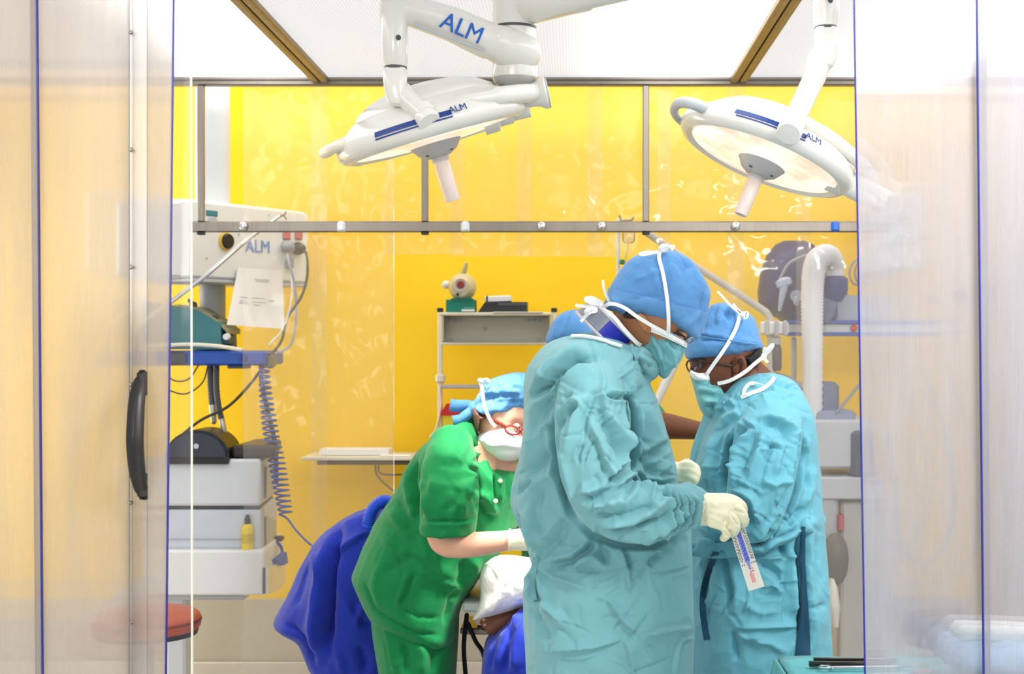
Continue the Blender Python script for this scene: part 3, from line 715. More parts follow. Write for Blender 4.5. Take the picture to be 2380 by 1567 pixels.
MB().lathe([(0, -.01), (.03, -.008), (.033, 0), (.033, .03), (.0295, .036), (.0295, .04), (.031, .044), (.031, .066), (0, .07)], mat4(P(1834, 308, D2 - .275), frame3(P(1885, 200, D2 - .1) - P(1834, 308, D2 - .275), (1, 0, 0))), 24).build('swivel', WHITE, L2)
MB().tube([P(1905, 135, D2 - .08), P(1898, 170, D2 - .09), P(1838, 296, D2 - .26)], [.033, .03, .027], 18).build('link', WHITE, L2)
boxy(MB(), [(1919, 66, 25, .031, 0), (1919, 74, 27, .034, 0), (1920, 110, 27, .034, 0), (1917, 140, 25, .033, -.003), (1914, 153, 22, .03, -.003), (1913, 158, 17, .02, -.003)], D2 - .08).build('elbow_housing', WHITE, L2)
po = boxy(MB(), [(1921, -34, 34, .04, 0), (1921, -6, 34, .04, 0), (1920, 30, 31, .037, 0), (1919, 62, 27, .034, 0), (1919, 64, 25, .031, 0)], D2 - .08, e=2.2).build('post', WHITE, L2)
boxy(MB(), [(1919, 62, 26, .0325, 0), (1919, 69, 26, .0325, 0)], D2 - .08, e=2.2).build('ring', DKGREY, po)
MB().lathe([(0, .004), (.004, .004), (.0065, .002), (.007, 0), (0, 0)], mat4(P(1930, 1, D2 - .118), frame3((0.2, -1, 0), (1, 0, 0))), 16).build('screw', DKGREY, po)
def spot(name, T, tgt, energy, size):
    l = bpy.data.lights.new(name, 'SPOT'); l.energy = energy; l.spot_size = size; l.spot_blend = .6; l.shadow_soft_size = .12; l.color = (1, .95, .88)
    o = bpy.data.objects.new(name, l); COL.objects.link(o); o.location = T @ Vector((0, .06, .22))
    o.rotation_euler = (Vector(tgt) - o.location).to_track_quat('-Z', 'Y').to_euler()
spot('surgical_lamp_beam', T1, P(1180, 1300, 4.15), 110, .40)
spot('second_lamp_beam', T2, P(1250, 1300, 4.05), 150, .40)

# ------------------------------------------------------------------ left: supply pendant and its machines
pn = thing('supply_pendant', 'white ceiling supply unit with sockets, dials and a round column', 'supply unit', P(565, 560, 5.7))
A, B = P(444, 560, 5.42), P(719, 560, 5.98)
u = Vector((B.x - A.x, B.y - A.y, 0)); LEN = u.length; u.normalize(); nf = u.cross(Vector((0, 0, 1)))      # face normal, towards the lens
if nf.y > 0: nf = -nf
zt, zb_ = P(0, 462, 5.42).z, P(0, 647, 5.42).z
def face(px, py, off=0.0): return hit(px, py, A + nf * off, nf)
def facebox(mb, px, py, w, h, d, ch=.003):
    c = face(px, py); return mb.box(c + nf * d / 2 * .9, (w, d, h), Matrix((u, -nf, Vector((0, 0, 1)))).transposed(), ch)
W = Matrix((u, -nf, Vector((0, 0, 1)))).transposed()
cc = A + u * LEN / 2 - nf * .16; cc.z = (zt + zb_) / 2
MB().box(cc, (LEN, .32, zt - zb_), W, .012).build('housing', WHITE2, pn)
wl = .30
c2 = A + Vector((-wl / 2 - .002, .13, 0)); c2.z = (zt + zb_) / 2
MB().box(c2, (wl, .2, zt - zb_ + .01), ch=.02).build('end_module', WHITE, pn)
q = face(560, 648); cb = A + u * LEN / 2 - nf * .15; cb.z = zb_ - .006
MB().box(cb, (LEN * .99, .3, .014), W, .003).build('bottom_plate', GREYP, pn)
ccol = face(565, 560) - nf * .17
ctop = P(565, 185, 5.8)
MB().lathe([(.068, zt - .02), (.07, zt), (.07, 2.86), (.068, 2.87), (0, 2.87), (0, zt - .02)][:4], mat4((ccol.x, ccol.y, 0), Matrix.Identity(3)), 28).build('column', LIGHTGREY, pn)
lowz = P(0, 830, 5.6).z
MB().lathe([(0, lowz - .02), (.052, lowz - .02), (.052, zb_), (0, zb_)], mat4((ccol.x, ccol.y, 0), Matrix.Identity(3)), 24).build('lower_column', GREYP, pn)
MB().lathe([(0, lowz - .0), (.075, lowz), (.078, lowz + .01), (.078, lowz + .05), (.072, lowz + .058), (0, lowz + .058)], mat4((ccol.x, ccol.y, 0), Matrix.Identity(3)), 28).build('column_collar', WHITE2, pn)
TEALL = mat('teal_label', rgb(44, 132, 138), .5); YRING = mat('amber_ring', rgb(230, 186, 66), .5); PINK = mat('faded_red_socket', rgb(206, 110, 112), .5)
facebox(MB(), 492, 496, .06, .02, .004).build('name_plate', TEALL, pn)
g = MB().lathe([(0, .012), (.03, .012), (.036, .008), (.037, 0), (0, 0)], mat4(face(524, 561), frame3(nf, u)), 28).build('dial', YRING, pn)
MB().lathe([(0, .022), (.026, .022), (.03, .016), (.031, .01), (0, .01)], mat4(face(524, 561), frame3(nf, u)), 28).build('knob', BLACK, g)
g2 = MB().lathe([(0, .01), (.022, .01), (.025, 0), (0, 0)], mat4(face(492, 517), frame3(nf, u)), 24).build('dial', GREYP, pn)
for x in (665, 693): facebox(MB(), x, 545, .045, .042, .008, .004).build('socket_cover', PINK, pn)['label'] = 'faded red socket cover'
mb = MB(); text(mb, 'ALM', .072, face(600, 574, .003), u, (0, 0, 1), .001); mb.build('lettering', mat('faded_blue_print', rgb(96, 140, 206), .6), pn, smooth=False)
for x, y in ((470, 540), (555, 545), (550, 520), (625, 500), (480, 600), (575, 640)):
    MB().lathe([(0, .003), (.005, .002), (.006, 0), (0, 0)], mat4(face(x, y), frame3(nf, u)), 10).build('screw', GREYP, pn)
# plugs with their cables
def cable(name, pts, r, m, label, cat='cable', n=8):
    o = MB().tube(bez(pts, n), r, 8).build(name, m); return tag(o, label, cat)
def plug(px, py, m, label, pts, cablem, r=.0055):
    t = thing('power_cable', label, 'cable', face(px, py))
    MB().lathe([(0, 0), (.026, 0), (.027, .012), (.022, .03), (.012, .042), (0, .044)], mat4(face(px, py), frame3(nf, u)), 20).tube([face(px, py, .025), face(px + 18, py + 6, .03)], [.016, .008], 10).build('plug', m, t)
    MB().tube(bez(pts, 8), r, 8).build('cord', cablem, t); return t
DKC = mat('black_cable', rgb(52, 50, 46), .5); GYC = mat('grey_cable', rgb(152, 158, 166), .5); WHC = mat('white_cable', rgb(226, 226, 224), .5)
plug(689, 578, BLACK, 'black plug with a black cable hanging from the white supply unit', [face(700, 582, .03), P(712, 590, 5.75), P(714, 640, 5.74), P(700, 690, 5.72), P(668, 740, 5.68), P(655, 790, 5.6), P(632, 824, 5.52)], DKC)
plug(663, 573, GYC, 'grey plug with a thin grey cable hanging from the white supply unit', [face(668, 590, .03), P(672, 612, 5.72), P(684, 660, 5.72), P(689, 730, 5.7), P(676, 800, 5.62), P(640, 822, 5.52)], GYC)
facebox(MB(), 668, 612, .03, .045, .03, .006).build('inline_switch', GYC, pn)
tag(MB().tube(bez([face(677, 640, .03), P(678, 690, 5.7), P(660, 760, 5.65), P(625, 802, 5.52)], 8), .004, 8).build('thin_cable', WHC), 'thin white cord looping down beside the paper sheet', 'cable')
# paper taped on the lower edge
pts = [(553, 622), (656, 628), (661, 766), (527, 756)]
def paperfn(a, b):
    x0, y0 = 553 + (656 - 553) * a, 622 + (628 - 622) * a; x1, y1 = 527 + (661 - 527) * a, 755 + (765 - 755) * a
    p = face(x0 + (x1 - x0) * b, y0 + (y1 - y0) * b, .012 + .05 * b * b + .012 * math.sin(a * 5 + b * 2) * b); return p
o = MB().grid(paperfn, 14, 16, .001, nf).build('paper_sheet', PAPER); tag(o, 'creased white paper sheet taped to the supply unit and hanging below it', 'paper')
mb = MB()
for j, (a0, a1, b_) in enumerate([(.4, .72, .18), (.42, .7, .21), (.15, .3, .5), (.38, .62, .5), (.72, .82, .53), (.15, .25, .56), (.4, .66, .57), (.14, .3, .6), (.42, .55, .62)]):
    for k in range(6):
        t0 = a0 + (a1 - a0) * k / 6; t1 = t0 + (a1 - a0) / 7
        mb.prism([paperfn(t0, b_) + nf * .002, paperfn(t1, b_) + nf * .002, paperfn(t1, b_ + .012) + nf * .002, paperfn(t0, b_ + .012) + nf * .002], nf * .0006)
mb.build('printed_lines', mat('grey_print', rgb(176, 176, 178), .7), o, smooth=False)['kind'] = 'stuff'
# infusion rod across the supply unit
rod = thing('hanging_rod', 'thin chrome rod with a hooked tip slanting across the white supply unit', 'rod', P(520, 610, 5.3))
MB().tube([P(318, 818, 5.48), P(318, 772, 5.42), P(330, 752, 5.34), P(480, 640, 5.33), P(572, 560, 5.34)], .0085, 12).build('outer_tube', CHROME, rod)
MB().tube([P(565, 566, 5.33), P(648, 504, 5.36)], .0062, 10).build('inner_rod', CHROME, rod)
MB().tube(bez([P(640, 510, 5.36), P(655, 502, 5.36), P(663, 497, 5.36), P(664, 492, 5.36)], 5), .003, 8).tube(bez([P(648, 504, 5.36), P(657, 500, 5.37), P(666, 510, 5.37)], 5), .003, 8).build('hook', STEEL, rod)
# blue tray with the teal machine
Dt = 5.45
bt = thing('equipment_tray', 'blue edged equipment tray carrying the teal machine', 'tray', P(500, 848, Dt))
a, b_ = P(290, 816, Dt), P(617, 850, Dt)
MB().box(((a.x + b_.x) / 2, Dt + .17, (a.z + b_.z) / 2), (b_.x - a.x, .34, a.z - b_.z), ch=.008).build('tray_body', BLUEPL, bt)
MB().box(P(405, 833, Dt - .012), (.09, .03, .05), ch=.008).build('clamp', DKGREY, bt)
MB().lathe([(0, .01), (.014, .01), (.016, 0), (0, 0)], mat4(P(566, 833, Dt), frame3((0, -1, 0), (1, 0, 0))), 18).build('bolt', NAVY, bt)
MB().box(P(556, 853, Dt + .05), (.075, .08, .012), ch=.003).build('bracket', DKGREY, bt)
MB().box(P(629, 840, Dt + .06), (.03, .07, .055), ch=.01).build('socket_block', mat('olive_fitting', rgb(120, 112, 84), .5), bt)
tm = thing('infusion_machine', 'teal machine with a sloping top on the blue tray', 'machine', P(460, 815, Dt + .1))
poly = [P(330, 700, Dt + .02), P(400, 712, Dt + .02), P(455, 720, Dt + .02), P(512, 752, Dt + .02), P(514, 812, Dt + .02), P(330, 812, Dt + .02)]
MB().prism(poly, (0, .26, 0)).build('casing', TEALPL, tm, ang=20)
MB().prism([P(400, 706, Dt + .03), P(455, 714, Dt + .03), P(530, 764, Dt + .03), P(530, 776, Dt + .03), P(510, 756, Dt + .03), P(450, 722, Dt + .03)], (0, .2, 0)).build('cover', mat('olive_grey_cover', rgb(150, 150, 120), .5), tm)
MB().box(P(520, 790, Dt + .1), (.06, .12, .06), ch=.015).build('connector', mat('dark_teal', rgb(40, 76, 82), .5), tm)
MB().lathe([(0, .02), (.012, .02), (.014, 0), (0, 0)], mat4(P(528, 783, Dt + .02), frame3((0, -1, 0), (1, 0, 0))), 16).build('port', WHITE2, tm)
MB().box(P(449, 712, Dt + .1), (.025, .04, .035), ch=.006).tube([P(449, 706, Dt + .1), P(440, 699, Dt + .1)], .008, 8).build('latch', mat('dark_olive', rgb(74, 76, 62), .5), tm)
MB().box(P(497, 742, Dt + .1), (.035, .04, .03), ch=.008).build('catch', mat('dark_olive', rgb(74, 76, 62), .5), tm)
tag(MB().tube(bez([P(340, 806, Dt - .02), P(430, 801, Dt - .025), P(500, 804, Dt - .025), P(560, 813, Dt - .02)], 8), .0075, 10).build('white_hose', CREAM), 'pale hose lying along the front of the teal machine', 'hose')
# corrugated hoses below the tray
for pts, r, nm, lab in (([P(489, 846, Dt + .08), P(490, 890, Dt + .08), P(494, 944, Dt + .08)], .013, 'breathing_hose', 'short dark corrugated hose hanging under the blue tray'),
                        ([P(503, 846, Dt + .06), P(503, 900, Dt + .06), P(508, 945, Dt + .06), P(516, 980, Dt + .06)], .011, 'breathing_hose', 'longer dark corrugated hose hanging under the blue tray')):
    p = bez(pts, 14); rr = [r * (1 + .18 * (i % 2)) for i in range(len(p))]
    o = MB().tube(p, rr, 12).build(nm, DKGREY, ang=180); tag(o, lab, 'hose', None)
    MB().tube([p[-1] - (p[-1] - p[-2]).normalized() * .005, p[-1] + (p[-1] - p[-2]).normalized() * .06], [r * 1.15, r * .9], 12).build('nozzle', mat('silver_fitting', rgb(190, 186, 170), .3, .6), o)
cable('black_cable', [P(612, 852, Dt), P(580, 895, Dt), P(530, 945, Dt - .02), P(470, 975, Dt - .04), P(430, 1005, Dt - .06), P(392, 1040, Dt - .06)], .0055, DKC, 'black cable sagging from the tray corner to the black drum')
cable('grey_cable', [P(484, 848, Dt + .02), P(470, 890, Dt), P(430, 916, Dt), P(385, 905, Dt)], .003, DKC, 'thin cable looping low beneath the blue tray')
cable('thin_cable', [P(462, 848, Dt + .02), P(440, 880, Dt), P(410, 886, Dt), P(380, 870, Dt)], .003, DKC, 'thin cable in the upper loop beneath the blue tray')
# coiled blue cable
cl = thing('coiled_cable', 'blue coiled cable hanging from the tray past the grey machines', 'cable', P(640, 1000, Dt))
def coil(axis, rad, turns_per, r, n0=0):
    ax = bez(axis, 10); L = [0]
    for p, q in zip(ax, ax[1:]): L.append(L[-1] + (q - p).length)
    tot = L[-1]; turns = tot / turns_per; N_ = int(turns * 12); out = []; xs = np.array(L)
    for i in range(N_ + 1):
        s = tot * i / N_; c = Vector([float(np.interp(s, xs, [p[k] for p in ax])) for k in range(3)])
        a = 2 * PI * turns * i / N_; out.append(c + Vector((math.cos(a) * rad(i / N_), math.sin(a) * rad(i / N_), 0)))
    return out
hx = coil([P(614, 850, Dt), P(618, 920, Dt), P(630, 1010, Dt), P(646, 1090, Dt - .02), P(664, 1196, Dt - .02)], lambda t: .017 + .011 * math.sin(t * PI * .9) + .004 * t, .021, .004)
MB().tube(hx, .0042, 6, cap=None).build('coil', BLUEPL, cl)
MB().tube(bez([hx[-1], P(668, 1206, Dt - .02), P(690, 1235, Dt - .05), P(722, 1266, Dt - .06), P(760, 1285, Dt - .1)], 8), .0042, 8).build('tail', BLUEPL, cl)
cable('black_hose', [P(606, 850, Dt + .02), P(610, 900, Dt + .02), P(628, 980, Dt + .02), P(640, 1040, Dt + .01), P(642, 1120, Dt + .01)], .009, DKC, 'black hose running down behind the coiled blue cable')

# stack of grey machines; right-hand sides turned to the lens
def stack_box(name, xl, xf, xr, yt, yb, Df, Dr, m, parent, ch=.012):
    """front from xl to xf at depth Df, side face running back to xr at depth Dr"""
    a, b, c = P(xl, yt, Df), P(xf, yt, Df), P(xr, yt, Dr); z1 = P(0, yb, Df).z
    poly = [Vector((a.x, Df, z1)), Vector((b.x, Df, z1)), Vector((c.x, Dr, z1)), Vector((a.x, Dr, z1))]
    o = MB().prism(poly, (0, 0, a.z - z1)).build(name, m, parent)
    md = o.modifiers.new('b', 'BEVEL'); md.width = ch; md.segments = 2; md.limit_method = 'ANGLE'; return o
Dk = 5.36
m1 = thing('recorder_unit', 'upper light grey machine with a black drum and black lid on top', 'machine', P(500, 1178, Dk + .2))
stack_box('casing', 330, 606, 640, 1067, 1177, Dk, Dk + .42, LIGHTGREY, m1)
sd = MB().prism([P(617, 1085, Dk + .1), P(634, 1080, Dk + .36), P(634, 1150, Dk + .36), P(617, 1158, Dk + .1)], (.006, 0, 0)).build('side_panel', mat('warm_grey_panel', rgb(196, 188, 170), .5), m1)
for k in range(3): MB().box(P(622 + 4 * k, 1105 + 12 * k, Dk + .18 + .05 * k) + Vector((.006, 0, 0)), (.006, .02, .016), ch=.002).build('button', GREYP, sd)
cD = P(458, 1062, Dk - .02); rad = M(74, Dk)
pl = [cD + Vector((rad * math.cos(t), 0, rad * .84 * math.sin(t))) for t in [math.radians(-16 + 212 * i / 24) for i in range(25)]]
MB().prism(pl, (0, .2, 0)).build('drum', BLACK, m1)
pl2 = [cD + Vector((rad * .92 * math.cos(t), -.014, rad * .74 * math.sin(t))) for t in [math.radians(180 * i / 20) for i in range(21)]]
MB().prism(pl2, (0, .02, 0)).build('drum_face', mat('blue_black', rgb(44, 52, 64), .35), m1)
MB().lathe([(0, .006), (.01, .006), (.011, 0), (0, 0)], mat4(P(457, 1037, Dk - .036), frame3((0, -1, 0), (1, 0, 0))), 16).build('hub', CHROME, m1)
MB().box(P(462, 1075, Dk - .003), (.008, .01, .014), ch=.002).build('latch', BLACK, m1)
stack_box('lid', 536, 640, 654, 1036, 1066, Dk + .01, Dk + .4, mat('black_lid', rgb(40, 36, 34), .4), m1, .014)
stack_box('seam_strip', 332, 604, 634, 1176, 1184, Dk + .012, Dk + .4, DKGREY, m1, .001)
m2 = thing('recorder_unit', 'middle light grey machine between the drum unit and the drawer unit', 'machine', P(500, 1279, Dk + .2))
stack_box('casing', 330, 606, 644, 1183, 1279, Dk + .01, Dk + .42, mat('bluish_grey_casing', rgb(204, 210, 216), .45), m2)
MB().box(P(470, 1253, Dk + .008), (.4, .008, .003), ch=.001).build('groove', GREYP, m2)
p2 = MB().prism([P(617, 1200, Dk + .1), P(638, 1210, Dk + .34), P(640, 1262, Dk + .34), P(617, 1270, Dk + .1)], (.006, 0, 0)).build('side_panel', mat('warm_grey_panel2', rgb(190, 184, 164), .5), m2)
for k in range(3): MB().box(P(622 + 4 * k, 1215 + 12 * k, Dk + .16 + .05 * k) + Vector((.006, 0, 0)), (.006, .02, .012), ch=.002).build('button', GREYP, p2)
MB().box(P(638, 1252, Dk + .3), (.07, .05, .018), ch=.004).build('plug_bar', BLACK, m2)
m3 = thing('drawer_unit', 'white drawer unit at the bottom of the grey machine stack', 'drawer unit', P(500, 1385, Dk + .2))
stack_box('cabinet', 330, 614, 658, 1279, 1385, Dk - .03, Dk + .44, WHITE2, m3, .01)
MB().prism([P(613, 1322, Dk - .028), P(655, 1300, Dk + .4), P(655, 1352, Dk + .4), P(640, 1372, Dk + .2), P(613, 1382, Dk - .028)], (.016, 0, 0)).build('drawer', WHITE, m3)
MB().prism([P(611, 1320, Dk - .032), P(616, 1320, Dk - .032), P(616, 1380, Dk - .032), P(611, 1380, Dk - .032)], (0, .01, 0)).build('drawer_gap', DKGREY, m3)
MB().tube(bez([P(628, 1262, Dk + .2), P(644, 1262, Dk + .28), P(655, 1276, Dk + .3), P(654, 1300, Dk + .28), P(640, 1312, Dk + .2)], 6), .006, 8).build('strap', BLUEPL, m3)
MB().prism([P(652, 1284, Dk + .25), P(656, 1310, Dk + .25), P(645, 1316, Dk + .2), P(630, 1302, Dk + .15), P(640, 1296, Dk + .2)], (.02, .02, 0)).build('blue_clip', BLUEPL, m3)
cz = P(0, 1384, Dk).z
st = thing('machine_stand', 'grey floor stand carrying the stack of grey machines', 'stand', (P(420, 0, Dk + .2).x, Dk + .2, 0))
sx = P(415, 0, Dk + .2).x
MB().box((sx, Dk + .2, cz / 2 + .02), (.075, .09, cz - .05), ch=.01).build('column', LIGHTGREY, st)
MB().box((sx, Dk + .2, .03), (.5, .45, .05), ch=.015).build('base', GREYP, st)
MB().box((sx + .05, Dk + .2, cz - .012), (.5, .36, .02), ch=.004).build('platform', GREYP, st)
bo = thing('spray_bottle', 'small yellow bottle with a black cap in front of the grey machine', 'bottle', P(575, 1279, Dk - .0))
pb = P(575, 1279, Dk - .002 - .0); rb = M(13.5, Dk)
zz = lambda y: P(0, y, Dk).z - pb.z
MB().lathe([(0, 0), (rb, .001), (rb, zz(1228)), (rb * .9, zz(1222)), (rb * .5, zz(1217)), (0, zz(1216))], mat4(pb, Matrix.Identity(3)), 24).build('body', YELLOWPL, bo)
MB().lathe([(0, zz(1218)), (rb * .55, zz(1218)), (rb * .5, zz(1205)), (rb * .34, zz(1203)), (rb * .3, zz(1197)), (0, zz(1196))], mat4(pb, Matrix.Identity(3)), 18).build('cap', BLACK, bo)
MB().lathe([(rb * 1.01, zz(1262)), (rb * 1.02, zz(1240))], mat4(pb, Matrix.Identity(3)), 20).build('label_band', mat('bottle_label', rgb(206, 180, 20), .5), bo)

# red stool
Ds = 4.3
sc = P(339, 1442, Ds)
so = thing('stool', 'round red-brown padded stool behind the acrylic door', 'stool', (sc.x, Ds, 0))
R_ = M(126, Ds)
T = mat4((sc.x, Ds, sc.z), Matrix.Identity(3))
MB().lathe([(0, .03), (R_ * .6, .031), (R_ * .88, .026), (R_ * .97, .016), (R_, 0), (R_ * .985, -.018), (R_ * .94, -.028), (0, -.028)], T, 56).build('seat', TAN_L, so)
MB().lathe([(R_ * .995, -.004), (R_ * 1.006, 0), (R_ * 1.006, .002), (R_ * .995, .006)], T, 56).build('piping', mat('dark_piping', rgb(120, 44, 30), .5), so)
MB().lathe([(0, -.03), (R_ * .95, -.028), (R_ * .93, -.042), (R_ * .4, -.05), (0, -.05)], T, 48).build('seat_pan', BLACK, so)
MB().lathe([(0, -.05), (.026, -.05), (.026, -.3), (.019, -.3), (.019, .14 - sc.z), (0, .14 - sc.z)], T, 18).build('gas_column', CHROME, so)
for k in range(5):
    a = 2 * PI * k / 5 + .3; d = Vector((math.cos(a), math.sin(a), 0)); o3 = Vector((sc.x, Ds, 0))
    lg = MB().tube([o3 + Vector((0, 0, .16)), o3 + d * .15 + Vector((0, 0, .12)), o3 + d * .26 + Vector((0, 0, .07))], [.026, .02, .016], 10).build('leg', CHROME, so)
    MB().lathe([(0, -.012), (.022, -.012), (.027, -.006), (.027, .006), (.022, .012), (0, .012)], mat4(o3 + d * .26 + Vector((0, 0, .027)), frame3(d.cross(Vector((0, 0, 1))), (0, 0, 1))), 16).tube([o3 + d * .26 + Vector((0, 0, .03)), o3 + d * .26 + Vector((0, 0, .07))], .008, 8).build('caster', BLACK, lg)

# ------------------------------------------------------------------ wall rack in the opening
Dr = 5.98
wr = thing('wall_rack', 'cream wall rack with white shelf and black capped uprights on the yellow wall', 'rack', P(1155, 860, Dr))
for px in (1023, 1288):
    a, b_ = P(px, 720, Dr), P(px, 1120, Dr)
    p = MB().box(((a.x), Dr, (a.z + b_.z) / 2), (M(11, Dr), .024, a.z - b_.z), ch=.003).build('upright', CREAM, wr)
    MB().box(P(px, 721, Dr), (M(14, Dr), .03, M(10, Dr)), ch=.003).build('cap', BLACK, p)
    MB().box(P(px + .5, 880, Dr - .004), (M(22, Dr), .04, M(22, Dr)), ch=.008).build('joint', CREAM, p)
a, b_ = P(1027, 728, Dr), P(1281, 735, Dr)
MB().box(((a.x + b_.x) / 2, Dr - .04, (a.z + b_.z) / 2), (b_.x - a.x, .25, a.z - b_.z), ch=.003).build('shelf', CREAM, wr)
a, b_ = P(1028, 735, Dr), P(1280, 802, Dr)
pn2 = MB().box(((a.x + b_.x) / 2, Dr + .03, (a.z + b_.z) / 2), (b_.x - a.x, .012, a.z - b_.z), ch=.003).build('back_panel', mat('off_white_panel', rgb(206, 200, 184), .5), wr)
MB().box(((a.x + b_.x) / 2, Dr + .0, b_.z + .006), (b_.x - a.x, .08, .01), ch=.002).build('lower_lip', CREAM, wr)
for x, y in ((1046, 744), (1058, 745), (1070, 745), (1230, 745), (1241, 745), (1253, 745), (1048, 789), (1253, 789), (1128, 765)):
    MB().lathe([(0, .005), (.006, .004), (.008, 0), (0, 0)], mat4(P(x, y, Dr + .023), frame3((0, -1, 0), (1, 0, 0))), 12).build('screw', GREYP, pn2)
for px, xr_ in ((1028, 1042), (1280, 1266)):
    MB().prism([P(px, 735, Dr - .16), P(px, 802, Dr + .02), P(px, 735, Dr + .03)], (.006 if px < 1100 else -.006, 0, 0)).build('bracket', CREAM, wr)
a, b_ = P(1030, 894, Dr), P(1284, 903, Dr)
MB().box(((a.x + b_.x) / 2, Dr - .012, (a.z + b_.z) / 2), (b_.x - a.x, .02, a.z - b_.z), ch=.003).build('cross_rail', GREYP, wr)
MB().tube(bez([P(1022, 900, Dr - .02), P(1024, 950, Dr - .02), P(1012, 1000, Dr - .02), P(1000, 1015, Dr - .02)], 6), .005, 8).build('tube_run', CREAM, wr)
zs = P(0, 727.6, Dr - .1).z
gb = MB().box((P(1072, 0, Dr - .1).x, Dr - .09, zs + M(15, Dr)), (M(66, Dr), .11, M(30, Dr)), ch=.002).build('glove_box', GREENBX); tag(gb, 'green cardboard box on the shelf below the round device', 'box')
mb = MB(); text(mb, '', .01, (0, 0, 0), (1, 0, 0), (0, 0, 1)) if False else None
MB().box((P(1088, 0, Dr - .15).x, Dr - .147, zs + M(5.5, Dr)), (M(30, Dr), .003, M(5, Dr)), ch=.0005).build('printed_band', WHITE2, gb)
MB().box((P(1090, 0, Dr - .15).x, Dr - .147, zs + M(11, Dr)), (M(24, Dr), .003, M(3, Dr)), ch=.0005).build('printed_band', mat('pale_green_print', rgb(96, 184, 160), .6), gb)
ctr = P(1075, 667, Dr - .1)
rdv = thing('suction_device', 'round cream device with a red centre standing on the green box', 'device', (ctr.x, ctr.y, zs + M(30, Dr)))
f = frame3((0, -1, -.05), (1, 0, 0)); k = M(32, Dr)
MB().lathe([(0, .1), (k * .62, .1), (k * .7, .06), (k * .95, .03), (k, 0), (k * .95, -.05), (k * .6, -.08), (0, -.085)], mat4(ctr, f), 36).build('body', mat('stone_plastic', rgb(206, 196, 160), .5, var=.12), rdv)
MB().lathe([(0, .118), (k * .22, .118), (k * .26, .112), (k * .26, .1), (0, .1)], mat4(ctr + Vector((.0, 0, .01)), f), 20).build('red_knob', mat('dull_red', rgb(146, 48, 38), .5), rdv)
MB().lathe([(k * .28, .1), (k * .46, .108), (k * .5, .1)], mat4(ctr + Vector((0, 0, .01)), f), 24).build('bezel', CREAM, rdv)
MB().tube(bez([P(1072, 645, Dr - .1), P(1078, 632, Dr - .12), P(1084, 613, Dr - .13)], 5), [.016, .015, .014, .013, .012, .011, .011, .01, .009, .008, .007], 10).build('spout', mat('stone_plastic2', rgb(190, 178, 130), .5), rdv)
MB().ell(P(1037, 662, Dr - .1), (M(11, Dr), .02, M(10, Dr)), seg=14, rows=8).build('side_knob', CREAM, rdv)
MB().box((ctr.x, ctr.y + .0, zs + M(31.5, Dr)), (.09, .1, M(5, Dr)), ch=.004).build('foot', mat('dark_teal2', rgb(70, 140, 130), .5), rdv)
MB().lathe([(0, .106), (.006, .106), (.007, .1), (0, .1)], mat4(ctr + Vector((-.012, 0, -.03)), f), 10).build('screw', BLACK, rdv)
a, b_ = P(1113, 703, Dr - .1), P(1226, 727, Dr - .1)
bc = thing('instrument_case', 'black soft case on the right of the shelf', 'case', ((a.x + b_.x) / 2, Dr - .08, zs))
bx = MB().prism([(a.x, Dr - .16, zs + .001), (b_.x, Dr - .16, zs + .001), (b_.x, Dr - .16, a.z), (a.x + .03, Dr - .16, a.z), (a.x + .012, Dr - .16, zs + .02)], (0, .15, 0)).build('body', BLACK, bc)
MB().box((b_.x - .06, Dr - .161, a.z - .01), (.12, .006, .012), ch=.002).build('zip_flap', DKGREY, bc)
z2 = a.z
wbx = MB().box((P(1158, 0, Dr - .1).x, Dr - .085, z2 + M(7.5, Dr)), (M(60, Dr), .09, M(14, Dr)), Matrix.Rotation(-.03, 3, 'Y'), ch=.003).build('carton', PAPER); tag(wbx, 'flat white carton on top of the black case', 'box')
MB().box((P(1133, 0, Dr - .1).x, Dr - .131, z2 + M(8, Dr)), (M(4, Dr), .003, M(13, Dr)), ch=.0005).build('dark_tape', DKGREY, wbx)
pp = MB().box((P(1205, 0, Dr - .12).x, Dr - .16, zs + .0015), (M(112, Dr), .05, .003), ch=.001).build('loose_papers', PAPER)
pp.location.z += 0.0; tag(pp, 'loose white papers at the edge of the shelf in front of the black case', 'paper')
sbn = thing('sharps_bin', 'yellow sharps bin with a red lid on the wall behind the blue headscarf', 'bin', P(1065, 1060, Dr - .05))
MB().loft([[P(x, y, Dr - .05 + d) for x, d in ((1030, -.06), (1106, -.06), (1106, .06), (1030, .06))] for y in (1060, 966)]).build('tub', YELLOWPL, sbn)
MB().loft([[P(x, y, Dr - .05 + d) for x, d in ((1024 + i, -.065), (1112 - i, -.065), (1112 - i, .065), (1024 + i, .065))] for y, i in ((966, 0), (960, 0), (948, 8), (938, 14))]).build('lid', REDPL, sbn)

# side tray on the wall
Ds2 = 5.98
sh = thing('wall_tray', 'thin wall tray with a dark underside and a wire bracket', 'tray', P(835, 1070, Ds2))
a, b_ = P(712, 1058, Ds2), P(975, 1065, Ds2)
MB().box(((a.x + b_.x) / 2, Ds2 + .03, (a.z + b_.z) / 2), (b_.x - a.x, .3, a.z - b_.z), ch=.002).build('top_sheet', CREAM, sh)
MB().box(((a.x + b_.x) / 2 + .02, Ds2 + .04, b_.z - .011), (b_.x - a.x - .08, .26, .02), ch=.003).build('under_frame', mat('dark_tray_rim', rgb(96, 84, 66), .45), sh)
MB().tube(bez([P(880, 1078, Ds2), P(882, 1098, Ds2), P(905, 1104, Ds2), P(960, 1102, Ds2)], 6), .004, 8).tube(bez([P(872, 1078, Ds2), P(876, 1104, Ds2), P(900, 1130, Ds2 + .05), P(935, 1155, Ds2 + .1)], 6), .004, 8).build('wire_bracket', STEEL, sh)
